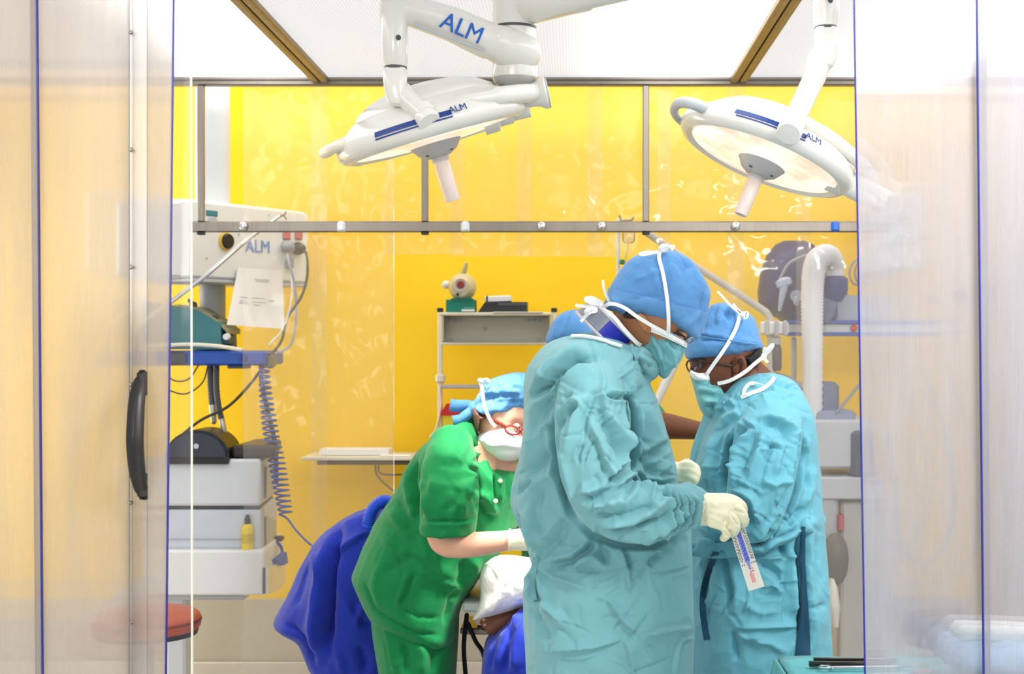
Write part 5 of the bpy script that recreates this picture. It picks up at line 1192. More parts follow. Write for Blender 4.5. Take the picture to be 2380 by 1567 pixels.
st([(150, 1080), (158, 1160), (168, 1245)], 8, -.020, 'v'); st([(180, 1240), (260, 1300), (300, 1370)], 7, .008); st([(130, 1270), (190, 1340), (230, 1430)], 10, -.007)
st([(75, 840), (110, 930), (150, 1030)], 8, -.014, 'v'); st([(140, 780), (150, 900), (175, 1000)], 12, .010); st([(190, 700), (160, 820), (175, 960)], 12, -.008)
st([(150, 690), (90, 730), (62, 760)], 8, -.008); st([(270, 640), (200, 690), (120, 740)], 10, .007)
st([(300, 830), (240, 900), (190, 980)], 12, .006); st([(320, 880), (270, 960), (180, 1040)], 10, -.007)
st([(765, 520), (700, 570), (620, 612)], 9, -.010, 'v'); st([(640, 330), (700, 450), (760, 560)], 14, .007); st([(640, 600), (700, 660), (790, 690)], 9, -.010); st([(660, 260), (620, 330), (605, 420)], 9, -.008)
st([(770, 600), (730, 660), (700, 700)], 8, .008); st([(560, 150), (600, 240), (595, 330)], 12, .006)
st([(585, 300), (600, 380), (603, 470), (596, 560), (588, 635)], 7, -.030, 'v'); st([(296, 330), (268, 450), (258, 570), (280, 680), (314, 800), (352, 878)], 8, -.018, 'v')
st([(350, 880), (435, 950), (560, 990), (700, 990), (795, 955), (868, 905)], 7, -.012, 'v'); st([(600, 640), (650, 695), (720, 715), (815, 700)], 6, -.014, 'v')
for pts in ([(600, 130), (640, 150), (690, 175)], [(570, 115), (620, 175), (660, 225)], [(620, 100), (700, 140), (745, 205)], [(585, 90), (612, 130), (630, 180)]):
    st(pts, 5, .008); S.append(([(x + 7, y + 5) for x, y in z3(*pts)], 4, -.008, 'g'))
rr_ = [(r[0], r[1] + 12, r[2] - 12) for r in rows1 if r[0] < 1600]
S += rand_strokes(120, rr_, (2.5, 5), (.0012, .003), 70, 55, (40, 120), 4)
S += rand_strokes(40, [(900, 1310, 1455), (1160, 1340, 1560), (1240, 1400, 1580)], (3, 6), (.002, .005), 60, 50, (25, 70), 9)
gown = sculpt('gown', mb, .0036, GOWN, s1, 5, press=S, cr=[dict(amp=.005, scale=5, seed=1)], gain=1.12)
# skin: head, neck, trunk, arms and legs in one surface
mb = MB()
inflate(mb, [(1428, 735), (1424, 690), (1450, 640), (1500, 606), (1560, 604), (1612, 640), (1634, 690), (1622, 742), (1608, 768), (1600, 776), (1602, 790), (1594, 806), (1584, 812), (1577, 826), (1570, 836), (1558, 852), (1540, 862), (1515, 848), (1490, 826), (1460, 800), (1440, 775)], 3.3, .078, e=2.3, c=(1530, 735))
limb(mb, [(1470, 770, 3.3, 56), (1430, 800, 3.3, 54), (1390, 850, 3.3, 62)], 20)
rows_loft(mb, [(815, 1290, 1440, 3.3, .13), (900, 1250, 1480, 3.3, .16), (1100, 1240, 1530, 3.3, .14), (1300, 1260, 1570, 3.3, .15), (1420, 1260, 1570, 3.3, .16)], 20, 30)
limb(mb, [(1385, 900, 3.18, 42), (1380, 1010, 3.1, 40), (1404, 1136, 3.09, 26), (1500, 1172, 3.09, 25), (1600, 1180, 3.1, 26), (1640, 1180, 3.1, 26)], 14)
limb(mb, [(1400, 900, 3.44, 46), (1430, 1000, 3.5, 44), (1460, 1095, 3.52, 38), (1545, 1102, 3.48, 22), (1558, 1100, 3.47, 18)], 14)
for dd in (-.1, .1): limb(mb, [(1415, 1400, D0 + dd, 84), (1412, 1800, D0 + dd, 58), (1408, 2060, D0 + dd, 46), (1405, 2230, D0 + dd, 36)], 14)
body = sculpt('body', mb, .007, SKIN_T, s1, 3, dents=[([(1570, 776), (1598, 790)], 12, -.007)])
sm = MB(); [limb(sm, [(1412, 1780, D0 + dd, 74), (1410, 2040, D0 + dd, 66), (1405, 2262, D0 + dd, 62)], 16) for dd in (-.1, .1)]; sm.build('trousers', SCRUB, s1)
for dd in (-.1, .1): shoe(MB(), P(1405, 0, D0).x, D0 + dd, 1).build('clog', SHOE, s1)
eye(body, 1585, 785, 3.237, lid=SKIN_T); 
MB().tube(bez([P(1566, 775, 3.226), P(1578, 776, 3.223), P(1592, 784, 3.228)], 5), [.0028] * 11, 8).build('eyebrow', HAIR, body)
e_ = MB(); e_.ell(P(1497, 752, 3.215), (.012, .008, .026), Matrix.Rotation(-.5, 3, 'Y'), 14, 10).ell(P(1500, 762, 3.212), (.008, .006, .01), seg=10, rows=8); e_.build('ear', SKIN_T, body)
inflate(h_ := MB(), [(1440, 712), (1480, 722), (1530, 748), (1526, 762), (1500, 752), (1468, 742), (1440, 738)], 3.3, .083); h_.build('hair', HAIR, s1)
# spectacles
gl = MB(); gl.tube([P(1530, 762, 3.222), P(1570, 780, 3.222), P(1592, 794, 3.228)], .0022, 8).tube(bez([P(1592, 794, 3.23), P(1607, 785, 3.235), P(1612, 790, 3.26), P(1600, 800, 3.27), P(1591, 797, 3.245)], 5), .0016, 8).tube(bez([P(1592, 794, 3.37), P(1607, 785, 3.365), P(1612, 790, 3.34), P(1600, 800, 3.33), P(1591, 797, 3.355)], 5), .0016, 8).tube([P(1608, 792, 3.27), P(1608, 792, 3.33)], .0018, 8).tube([P(1530, 762, 3.378), P(1570, 780, 3.378), P(1592, 794, 3.372)], .0022, 8)
gl = gl.build('spectacles', mat('clear_grey_frame', rgb(150, 160, 172), .25), s1); gl['label'] = 'clear grey framed spectacles'
# cap
capo = [(1414, 690), (1417, 668), (1430, 645), (1448, 618), (1470, 598), (1504, 585), (1535, 581), (1569, 584), (1603, 602), (1628, 632), (1645, 660), (1652, 682), (1650, 700), (1644, 728), (1633, 759), (1620, 788), (1606, 783), (1583, 771), (1541, 757), (1499, 746), (1462, 735), (1428, 722), (1406, 712)]
mb = MB(); inflate(mb, capo, 3.3, .098, e=2.35, c=(1530, 685))
CS = [([(1572, 584), (1590, 605), (1602, 630)], 5, -.009, 'v'), ([(1541, 583), (1552, 640), (1556, 700)], 7, -.004), ([(1600, 612), (1630, 660), (1640, 700)], 9, .005), ([(1640, 660), (1630, 720), (1615, 775)], 6, -.005),
      ([(1470, 655), (1510, 640), (1560, 620)], 6, .003), ([(1455, 700), (1500, 690), (1540, 690)], 5, -.003), ([(1500, 610), (1520, 640), (1530, 680)], 6, .003), ([(1585, 760), (1610, 745), (1630, 720)], 6, .004), ([(1425, 690), (1440, 715), (1460, 730)], 5, .004)]
cap = sculpt('cap', mb, .0055, CAPC, s1, 4, press=CS + rand_strokes(40, [(600, 1490, 1600), (650, 1450, 1630), (740, 1470, 1630)], (3, 7), (.0004, .0012), 40, 60, (20, 60), 5))
cap['label'] = 'tall blue surgical cap'
# turned-up band of the cap
peel('cap_band', cap, [(1412, 668), (1648, 727)], CAPB, cap, .0035)
# mask and ties
mb = MB(); inflate(mb, [(1507, 762), (1530, 768), (1555, 777), (1597, 797), (1593, 812), (1584, 836), (1568, 853), (1556, 872), (1543, 882), (1528, 868), (1512, 848), (1500, 825), (1498, 795)], 3.3, .083, e=2.6, c=(1540, 818))
MS = [([(1512, 775), (1530, 810), (1540, 850)], 4, .006), ([(1522, 778), (1545, 820), (1548, 860)], 4, -.006), ([(1540, 790), (1562, 820), (1560, 850)], 5, .006), ([(1510, 800), (1530, 840), (1540, 870)], 4, -.006), ([(1580, 800), (1570, 830), (1550, 860)], 4, .005), ([(1505, 780), (1502, 800), (1506, 820)], 3, .005), ([(1555, 795), (1580, 815)], 4, -.005), ([(1530, 830), (1555, 845), (1565, 850)], 4, .004)]
mask = sculpt('mask', mb, .0045, MASKT, s1, 3, press=MS)
tape('mask_edge', TIE, mask, [P(1506, 764, 3.217), P(1530, 772, 3.213), P(1560, 785, 3.215), P(1590, 800, 3.235), P(1597, 803, 3.27)], .011)
dn = 3.196
tape('tie', TIE, mask, [P(1400, 716, 3.24), P(1420, 706, dn + .02), P(1450, 715, dn + .008), P(1482, 737, dn), P(1515, 757, dn + .006), P(1548, 775, dn + .012), P(1590, 798, 3.225)], .0085)
tape('tie', TIE, mask, [P(1534, 582, 3.26), P(1532, 600, 3.222), P(1540, 632, 3.206), P(1548, 675, 3.197), P(1553, 720, 3.194), P(1554, 755, 3.198), P(1553, 776, 3.208)], .0085)
def bow(parent, c, loops, name='bow'):
    mb = MB()
    for pts, w in loops: mb.loft(ribbon([P(*p) for p in pts], w, .0016))
    mb.ell(P(*c), (.008, .008, .008), seg=10, rows=8); o = mb.build(name, TIE, parent, ang=60); o['kind'] = 'stuff'; return o
bow(mask, (1545, 580, 3.25), [([(1545, 580, 3.25), (1535, 578, 3.22), (1540, 571, 3.23), (1553, 571, 3.25), (1547, 580, 3.25)], .008), ([(1545, 581, 3.24), (1520, 587, 3.22), (1495, 592, 3.215), (1488, 590, 3.22), (1505, 586, 3.23), (1530, 587, 3.24)], .007), ([(1546, 578, 3.25), (1555, 574, 3.24), (1566, 573, 3.24), (1560, 581, 3.23)], .007)])
bow(mask, (1395, 710, 3.24), [([(1397, 708, 3.24), (1372, 702, 3.2), (1362, 695, 3.2), (1378, 694, 3.22), (1400, 706, 3.24)], .010), ([(1394, 710, 3.24), (1365, 712, 3.21), (1345, 711, 3.2), (1337, 709, 3.2)], .007), ([(1393, 713, 3.24), (1370, 718, 3.2), (1362, 726, 3.2), (1385, 722, 3.22), (1400, 711, 3.24)], .009), ([(1390, 714, 3.24), (1372, 726, 3.22), (1358, 738, 3.22), (1350, 748, 3.22)], .008)])
tape('tie_end', TIE, mask, [P(1417, 704, 3.23), P(1408, 685, 3.21), P(1403, 668, 3.2), P(1401, 651, 3.2)], .006)
tape('tie_end', TIE, mask, [P(1400, 718, 3.225), P(1425, 735, 3.205), P(1450, 765, 3.205), P(1478, 795, 3.215), P(1490, 803, 3.23)], .009)
# thyroid collar round the neck
def collar_ring(cx, cy, ax, a, dp, h0, h1, t0, t1, n=40, th=.006):
    """band round an axis ax (px direction), radius a px along the band and dp across"""
    ax = Vector((ax[0], ax[1])).normalized(); bd = Vector((-ax.y, ax.x)); rings = []
    for i in range(n + 1):
        t = t0 + (t1 - t0) * i / n; r_ = []
        for h, o in ((h0, 0), (h1, 0), (h1, th), (h0, th)):
            q = Vector((cx, cy)) + ax * h + bd * (a + o * 1000) * math.cos(t); r_.append(P(q.x, q.y, 3.3 - (dp + o) * math.sin(t)))
        rings.append(r_)
    return rings
GREYF = mat('grey_shiny_vinyl', rgb(126, 132, 144), .28, bump=.25, bscale=30, var=.2)
tc_ = MB().loft(collar_ring(1409, 763, (.71, -.70), 68, .086, -22, 22, 0, 2 * PI, 48), cap=True).build('thyroid_collar', mat('royal_blue_vinyl', rgb(30, 40, 170), .4), s1); tc_['label'] = 'royal blue and grey thyroid collar'
MB().loft(collar_ring(1409, 763, (.71, -.70), 69, .0875, -19, 19, PI * .53, PI * .94, 24, .007)).build('grey_patch', GREYF, tc_)
for h in (-23, 23): MB().tube([r_[3 if h < 0 else 2] for r_ in collar_ring(1409, 763, (.71, -.70), 68, .085, h, h, 0, 2 * PI, 48)], .0042, 8).build('piping', mat('pale_grey_piping', rgb(198, 196, 200), .5), tc_)
MB().tube(bez(on_surf(gown, [(1330, 781), (1352, 781), (1375, 784), (1400, 790), (1425, 799), (1442, 804)], .001), 6), .0042, 8).build('neckline_trim', TIE, gown)
# gloves
mb = MB()
fist(mb, [(1600, 1178, 3.10, 34), (1622, 1182, 3.10, 39), (1640, 1184, 3.10, 40)], [(1640, 1184, 3.09, 39), (1668, 1182, 3.085, 36), (1692, 1180, 3.085, 30)], [
    [(1660, 1166, 3.10, 20), (1694, 1164, 3.10, 17), (1716, 1172, 3.095, 14.5), (1725, 1184, 3.105, 13.5), (1720, 1198, 3.125, 12), (1708, 1208, 3.135, 11)],
    [(1664, 1178, 3.075, 20), (1700, 1180, 3.075, 16), (1722, 1192, 3.075, 14), (1727, 1208, 3.08, 13.5), (1722, 1220, 3.10, 12), (1710, 1228, 3.115, 10.5)],
    [(1662, 1194, 3.065, 19), (1690, 1200, 3.062, 15.5), (1706, 1213, 3.06, 13.5), (1709, 1227, 3.065, 13), (1704, 1238, 3.085, 11.5), (1696, 1240, 3.10, 10)],
    [(1656, 1208, 3.06, 18), (1678, 1220, 3.058, 14), (1688, 1233, 3.058, 12), (1688, 1244, 3.065, 11), (1682, 1251, 3.08, 10)],
    [(1640, 1200, 3.10, 18), (1674, 1218, 3.125, 14), (1704, 1224, 3.135, 12), (1728, 1218, 3.13, 10.5), (1733, 1208, 3.125, 9.5)]])
GS = [([(1608 + 5 * k, 1150), (1614 + 5 * k, 1180), (1606 + 5 * k, 1218)], 2.5, .0022 * (-1) ** k) for k in range(6)] + [([(1645, 1205), (1668, 1218), (1680, 1225)], 3, -.002), ([(1640, 1215), (1660, 1228), (1676, 1236)], 3, .002), ([(1692, 1188), (1700, 1196), (1704, 1205)], 3, -.003), ([(1690, 1200), (1696, 1215), (1694, 1228)], 3, -.003), ([(1680, 1208), (1684, 1222), (1680, 1232)], 2.5, -.0025), ([(1652, 1170), (1672, 1180)], 6, .002)]
GS += [([(1706, 1184), (1718, 1188), (1731, 1193)], 2.4, -.0045), ([(1702, 1199), (1712, 1211), (1719, 1224)], 2.4, -.005), ([(1688, 1221), (1697, 1232), (1704, 1243)], 2.2, -.005), ([(1676, 1235), (1685, 1243), (1692, 1250)], 2, -.004)]
gv = sculpt('glove', mb, .0024, GLOVE, s1, 2, press=GS); gv['label'] = 'cream glove pinching the packet'
mb = MB()
fist(mb, [(1532, 1104, 3.485, 28), (1570, 1100, 3.47, 28)], [(1570, 1100, 3.47, 26), (1590, 1100, 3.46, 24)], [
    [(1585, 1086, 3.46, 12), (1605, 1082, 3.44, 10), (1618, 1088, 3.43, 9), (1622, 1100, 3.44, 8)], [(1585, 1096, 3.45, 12), (1608, 1094, 3.43, 10), (1620, 1102, 3.43, 9), (1620, 1112, 3.44, 8)],
    [(1585, 1106, 3.45, 12), (1606, 1107, 3.43, 10), (1616, 1114, 3.43, 9), (1614, 1122, 3.44, 8)], [(1580, 1114, 3.45, 11), (1598, 1118, 3.44, 9), (1606, 1124, 3.44, 8), (1602, 1130, 3.45, 7)], [(1575, 1090, 3.48, 12), (1595, 1076, 3.5, 10), (1610, 1080, 3.5, 8)]])
sculpt('glove', mb, .003, GLOVE, s1, 3)
# apron tie loop at the back of the gown
tape('back_tie', GOWN, gown, on_surf(gown, [(1245, 1296), (1240, 1330), (1238, 1365), (1242, 1395)], .004), .012, .003)

# blade packet held by the glove
pkq = [(1699, 1248), (1733, 1233), (1777, 1363), (1740, 1374)]
o_ = thing('blade_packet', 'small clear and white packet with blue and red print held in the cream glove', 'packet', P(1745, 1374, 3.10))
DP = 3.092
q0, q1, q2, q3 = P(1690, 1216, DP), P(1722, 1202, DP), P(1777, 1363, DP), P(1740, 1374, DP)
def pk_(u_, v_, off=0.0):
    a = q0.lerp(q1, u_); b = q3.lerp(q2, u_); return a.lerp(b, v_) + Vector((0, -off, 0))
def pquad(mb, u0, u1, v0, v1, off, th=.0006):
    return mb.prism([pk_(u0, v0, off), pk_(u1, v0, off), pk_(u1, v1, off), pk_(u0, v1, off)], (0, -th, 0))
pquad(MB(), 0, 1, 0, 1, 0, .0016).build('foil_backing', mat('packet_paper', rgb(240, 236, 222), .45), o_, smooth=False)
pquad(MB(), .34, .66, .0, .60, .0017, .003).build('blister', mat('blister_blue', rgb(122, 138, 226), .3), o_, smooth=False)
MB().prism([pk_(.36, .58, .0018), pk_(.64, .58, .0018), pk_(.54, .72, .0018), pk_(.48, .72, .0018)], (0, -.002, 0)).build('blade_tip', mat('blister_pale', rgb(150, 160, 210), .3, .3), o_, smooth=False)
pquad(MB(), .34, .68, .70, .92, .0017, .0012).build('clear_window', mat('clear_white_window', rgb(246, 238, 232), .2), o_, smooth=False)
INK = mat('print_grey', rgb(96, 94, 92), .6); INKB = mat('print_blue', rgb(40, 52, 150), .5); INKR = mat('print_red', rgb(232, 84, 80), .6)
rg = random.Random(3); a_, b_, c_ = MB(), MB(), MB()
for u0 in (.05, .13, .2, .76, .84, .91):
    v = .05 + rg.random() * .05
    while v < .58:
        l = rg.uniform(.015, .04); pquad(a_, u0, u0 + .045, v, min(v + l, .6), .0018, .0003); v += l + rg.uniform(.008, .02)
for u0 in (.44, .54):
    v = .1
    while v < .56:
        l = rg.uniform(.02, .05); pquad(b_, u0, u0 + .05, v, v + l, .005, .0003); v += l + rg.uniform(.012, .025)
for u0, v0, v1 in ((.38, .76, .9), (.46, .77, .9), (.55, .78, .88)):
    v = v0
    while v < v1: pquad(c_, u0, u0 + .05, v, v + .018, .003, .0003); v += .024
for u0 in (.1, .22, .72, .84, .95): pquad(a_, u0 - .03, u0 + .03, .625, .645, .0018, .0003)
for mb_, m_, n_ in ((a_, INK, 'grey_print'), (b_, INKB, 'blue_print'), (c_, INKR, 'red_print')): mb_.build(n_, m_, o_, smooth=False)['kind'] = 'stuff'
tb = MB(); dv = (q3 - q0).normalized(); text(tb, '15', .013, pk_(.55, .725, .0035), dv, (q1 - q0).normalized(), .0003); tb.build('number', INKR, o_, smooth=False)

# ================================================================== second surgeon, turned to the left
D2_ = 3.75
s2p = person('person in teal gown and round blue cap, facing left behind the packet', (P(1760, 0, D2_).x, D2_, 0))
z4 = zz(1480, 960, 2.582)
rows2 = [(868, 1742, 1792, D2_, .05), (876, 1716, 1822, D2_, .09), (890, 1695, 1846, D2_, .13), (910, 1682, 1860, D2_, .16), (940, 1672, 1874, D2_, .185), (960, 1662, 1883, D2_, .19), (983, 1650, 1889, D2_, .19), (1018, 1636, 1894, D2_, .19), (1088, 1617, 1900, D2_, .19), (1127, 1606, 1903, D2_, .185), (1177, 1603, 1906, D2_, .185), (1231, 1606, 1912, D2_, .18), (1262, 1608, 1915, D2_, .18), (1310, 1610, 1920, D2_, .19), (1370, 1611, 1921, D2_, .2), (1444, 1613, 1925, D2_, .2), (1567, 1616, 1930, D2_, .2), (1700, 1618, 1936, D2_, .2), (1900, 1612, 1946, D2_, .21)]
mb = MB(); rows_loft(mb, rows2, 30, 11, 2.4)
limb(mb, [(1800, 955, 3.64, 62), (1788, 1010, 3.57, 76), (1774, 1080, 3.535, 80), (1762, 1150, 3.515, 74), (1752, 1200, 3.51, 62)], 20)
limb(mb, [(1752, 1196, 3.51, 60), (1712, 1200, 3.5, 52), (1672, 1188, 3.5, 44), (1650, 1182, 3.49, 36)], 18)
limb(mb, [(1690, 960, 3.9, 50), (1660, 1060, 3.95, 54), (1640, 1130, 3.96, 46), (1610, 1130, 3.92, 36)], 16)
inflate(mb, [(1668, 925), (1690, 915), (1716, 924), (1722, 940), (1700, 962), (1672, 974), (1655, 966)], D2_ - .02, .08)
# waist sash
for a_ in ([(1600, 1275, 3.63, 16), (1680, 1280, 3.56, 17), (1735, 1268, 3.545, 19), (1800, 1252, 3.555, 19), (1868, 1222, 3.6, 17), (1905, 1210, 3.7, 15)],): limb(mb, a_, 10)
S = []
def st(pts, w, a, k='g', z=z4): S.append((z(*pts), w, a, k))
st([(985, 690), (988, 800), (985, 900), (1000, 1050), (1010, 1250), (1025, 1440)], 11, -.026, 'g'); st([(1040, 600), (1035, 800), (1030, 1000), (1055, 1250), (1075, 1450)], 12, .012); st([(955, 800), (950, 1000), (965, 1250)], 12, .010)
st([(560, 180), (552, 330), (548, 460)], 9, -.02, 'v'); st([(500, 120), (495, 300), (490, 470)], 12, -.010); st([(450, 130), (430, 300), (400, 460)], 16, .009)
st([(720, 35), (800, 30), (880, 55), (945, 110), (968, 240)], 8, .012); st([(740, 60), (820, 60), (880, 100), (925, 190)], 7, -.013); st([(720, 40), (640, 120), (570, 190)], 10, .010); st([(700, 80), (690, 200), (640, 300), (620, 400)], 9, -.009)
st([(770, 100), (735, 200), (700, 320), (670, 430)], 8, .008); st([(840, 130), (800, 230), (760, 330), (740, 420)], 6, -.006); st([(890, 180), (850, 280), (830, 380)], 6, .006); st([(620, 240), (600, 320), (590, 420)], 6, -.005); st([(580, 330), (640, 400), (700, 450)], 7, .006)
st([(740, 420), (830, 430), (920, 400)], 7, .008); st([(560, 470), (640, 480), (690, 520), (720, 620), (735, 700)], 9, .014); st([(600, 500), (660, 560), (690, 680)], 9, -.014); st([(930, 430), (880, 520), (840, 610)], 9, -.014); st([(960, 300), (950, 420), (890, 560), (860, 640)], 8, .010)
st([(1000, 560), (930, 640), (880, 700)], 8, -.010); st([(1060, 300), (1040, 450), (990, 580)], 10, .009); st([(990, 190), (1020, 330), (1010, 470)], 10, -.010)
st([(680, 790), (800, 745), (880, 720), (1000, 665)], 7, -.016, 'v'); st([(690, 870), (800, 875), (900, 860), (1000, 860)], 6, .010); st([(870, 790), (885, 840), (880, 880)], 7, -.020)
st([(480, 790), (520, 900), (560, 1050), (560, 1200)], 9, -.016); st([(470, 810), (430, 900), (400, 1020), (390, 1180)], 8, -.010); st([(350, 760), (420, 790), (480, 780)], 9, .010); st([(560, 900), (600, 1050), (580, 1220)], 12, .010)
st([(720, 880), (840, 970), (890, 1080)], 7, -.010); st([(730, 1040), (820, 1040), (890, 1085)], 6, .009); st([(890, 880), (882, 1050), (880, 1290)], 6, -.008, 's'); st([(580, 1290), (760, 1290), (990, 1280)], 5, .009, 's')
st([(600, 1320), (660, 1350), (760, 1340)], 7, .009); st([(570, 1300), (590, 1400), (600, 1500)], 8, -.009); st([(680, 1370), (800, 1380), (900, 1440)], 9, .008); st([(640, 1150), (740, 1200), (860, 1190)], 9, .006)
st([(330, 1000), (380, 1100), (440, 1180)], 8, .006); st([(1060, 700), (1090, 900), (1100, 1100)], 10, -.006); st([(1020, 1180), (1080, 1165), (1140, 1150)], 5, -.006)
st([(640, -10), (560, 20), (500, 60)], 8, .008)
st([(700, 60), (620, 130), (565, 200), (550, 330), (545, 470)], 8, -.022, 'v'); st([(950, 110), (978, 190), (972, 300), (940, 430), (895, 560), (862, 650)], 8, -.024, 'v'); st([(860, 650), (800, 720), (745, 775), (660, 750)], 8, -.018, 'v')
for pts in ([(1395, 1440), (1480, 1420), (1560, 1390)], [(1420, 1470), (1500, 1450), (1600, 1400)], [(1500, 1360), (1540, 1420), (1530, 1500)], [(1560, 1380), (1600, 1410), (1610, 1450)]): st(pts, 4, .007, 'g', z2); 
for pts in ([(1890, 1180), (1990, 1190), (2060, 1240)], [(1900, 1230), (1990, 1280), (2080, 1290)], [(1760, 1330), (1900, 1300), (2040, 1330)]): st(pts, 6, -.007, 'v', z2)
rr_ = [(r[0], r[1] + 12, r[2] - 10) for r in rows2 if r[0] < 1560]
S += rand_strokes(110, rr_, (2.5, 5), (.0015, .0035), 60, 60, (25, 80), 14) + rand_strokes(12, [(980, 1710, 1850), (1180, 1700, 1820)], (2.5, 4.5), (.002, .0045), 50, 60, (30, 80), 15)
gown2 = sculpt('gown', mb, .0038, GOWN2, s2p, 5, press=S, cr=[dict(amp=.005, scale=5, seed=11)], gain=1.0)
mb = MB()
inflate(mb, [(1600, 832), (1604, 800), (1630, 760), (1680, 735), (1730, 748), (1760, 785), (1768, 820), (1766, 850), (1752, 880), (1726, 905), (1700, 922), (1672, 932), (1650, 930), (1632, 918), (1624, 900), (1618, 885), (1606, 874), (1600, 864), (1606, 852), (1602, 842)], D2_, .079, e=2.3, c=(1690, 830))
limb(mb, [(1728, 870, D2_, 48), (1756, 900, D2_, 52), (1780, 940, D2_, 66)], 20)
rows_loft(mb, [(895, 1705, 1835, D2_, .13), (1000, 1665, 1870, D2_, .15), (1150, 1650, 1862, D2_, .12), (1300, 1655, 1855, D2_, .12), (1420, 1660, 1850, D2_, .13)], 18, 30)
limb(mb, [(1795, 970, 3.66, 42), (1776, 1080, 3.58, 42), (1755, 1190, 3.54, 38), (1700, 1196, 3.52, 32), (1640, 1182, 3.49, 22), (1620, 1180, 3.48, 22)], 14)
limb(mb, [(1695, 965, 3.88, 40), (1662, 1060, 3.94, 38), (1640, 1122, 3.95, 32), (1600, 1126, 3.92, 22)], 14)
for dd in (-.1, .1): limb(mb, [(1765, 1420, D2_ + dd * .6, 60), (1765, 1750, D2_ + dd, 52), (1770, 1960, D2_ + dd, 42), (1772, 2060, D2_ + dd, 34)], 14)
body2 = sculpt('body', mb, .007, SKIN_D, s2p, 3, dents=[([(1604, 846), (1640, 848)], 9, -.008), ([(1690, 870), (1700, 895), (1690, 915)], 7, .003)])
sm = MB(); [limb(sm, [(1765, 1720, D2_ + dd, 66), (1768, 1940, D2_ + dd, 60), (1772, 2095, D2_ + dd, 56)], 16) for dd in (-.1, .1)]; sm.build('trousers', SCRUB, s2p)
for dd in (-.1, .1):
    sb_ = MB(); shoe(sb_, 0, D2_ + dd, 1); sb_.v = [Vector((P(1772, 0, D2_).x - v.x, v.y, v.z)) for v in sb_.v]; sb_.build('clog', SHOE, s2p)
eye(body2, 1614, 853, D2_ - .040, .008, -1, SKIN_D)
MB().tube(bez([P(1606, 838, D2_ - .05), P(1622, 836, D2_ - .062), P(1645, 840, D2_ - .07)], 5), .0032, 8).build('eyebrow', HAIR, body2)
ea = MB(); dE = D2_ - .082
ea.tube(bez([P(1706, 848, dE), P(1712, 834, dE - .012), P(1724, 832, dE - .016), P(1730, 846, dE - .016), P(1726, 864, dE - .012), P(1716, 878, dE - .008), P(1708, 874, dE)], 5), [.006] * 31, 8).ell(P(1716, 854, dE + .002), (.016, .008, .024), seg=12, rows=8); ea.build('ear', SKIN_D, body2)
inflate(h_ := MB(), [(1700, 832), (1728, 826), (1752, 816), (1770, 806), (1770, 830), (1762, 852), (1748, 862), (1738, 850), (1722, 836)], D2_, .082, e=2.6); h_.build('hair', HAIR, s2p)
gl = MB(); gl.tube([P(1700, 850, D2_ - .084), P(1650, 842, D2_ - .08), P(1628, 838, D2_ - .066)], .0026, 8).tube(bez([P(1628, 838, D2_ - .066), P(1630, 852, D2_ - .066), P(1618, 862, D2_ - .058), P(1603, 864, D2_ - .045), P(1596, 850, D2_ - .035), P(1602, 838, D2_ - .04), P(1628, 838, D2_ - .066)], 6), .0022, 8).tube([P(1597, 846, D2_ - .035), P(1594, 848, D2_ + .0)], .002, 8)
gl = gl.build('spectacles', mat('brown_frame', rgb(64, 40, 30), .25), s2p); gl['label'] = 'dark framed spectacles'
MB().prism([P(1628, 838, D2_ - .067), P(1630, 852, D2_ - .067), P(1618, 862, D2_ - .059), P(1603, 864, D2_ - .046), P(1597, 850, D2_ - .036), P(1602, 838, D2_ - .041)], (0, .0015, 0)).build('lens', LENSG, gl)
cap2o = [(1594, 822), (1594, 800), (1604, 775), (1622, 748), (1645, 718), (1668, 704), (1698, 707), (1722, 724), (1748, 733), (1760, 758), (1768, 790), (1773, 803), (1768, 810), (1748, 819), (1723, 829), (1681, 837), (1639, 839), (1600, 833)]
mb = MB(); inflate(mb, cap2o, D2_, .102, e=2.4, c=(1690, 785))
CS = []
def s_(pts, w, a, k='g'): CS.append((z2(*pts), w, a, k))
s_([(1465, 600), (1400, 640), (1330, 720)], 5, -.008, 'v'); s_([(1480, 610), (1470, 680), (1450, 760)], 5, .007); s_([(1500, 620), (1530, 680), (1560, 740)], 5, -.008, 'v'); s_([(1540, 620), (1600, 700)], 5, .007); s_([(1440, 600), (1380, 610), (1330, 680)], 5, .006); s_([(1650, 740), (1620, 800), (1540, 860)], 5, -.005)
s_([(1230, 850), (1350, 850), (1480, 870), (1600, 900), (1790, 920)], 5, .006, 's'); s_([(1290, 900), (1400, 890), (1500, 900)], 4, -.005); s_([(1360, 760), (1340, 820), (1350, 850)], 5, -.004)
cap2 = sculpt('cap', mb, .0055, CAPC, s2p, 3, press=CS + rand_strokes(30, [(715, 1660, 1720), (760, 1630, 1750), (825, 1610, 1750)], (3, 6), (.0006, .0016), 40, 60, (20, 50), 25)); cap2['label'] = 'round gathered blue surgical cap'
mb = MB(); inflate(mb, [(1601, 861), (1622, 868), (1648, 868), (1653, 886), (1672, 892), (1684, 920), (1676, 952), (1658, 970), (1640, 968), (1626, 950), (1617, 920), (1607, 884)], D2_, .086, e=2.6, c=(1642, 912))
MS = []
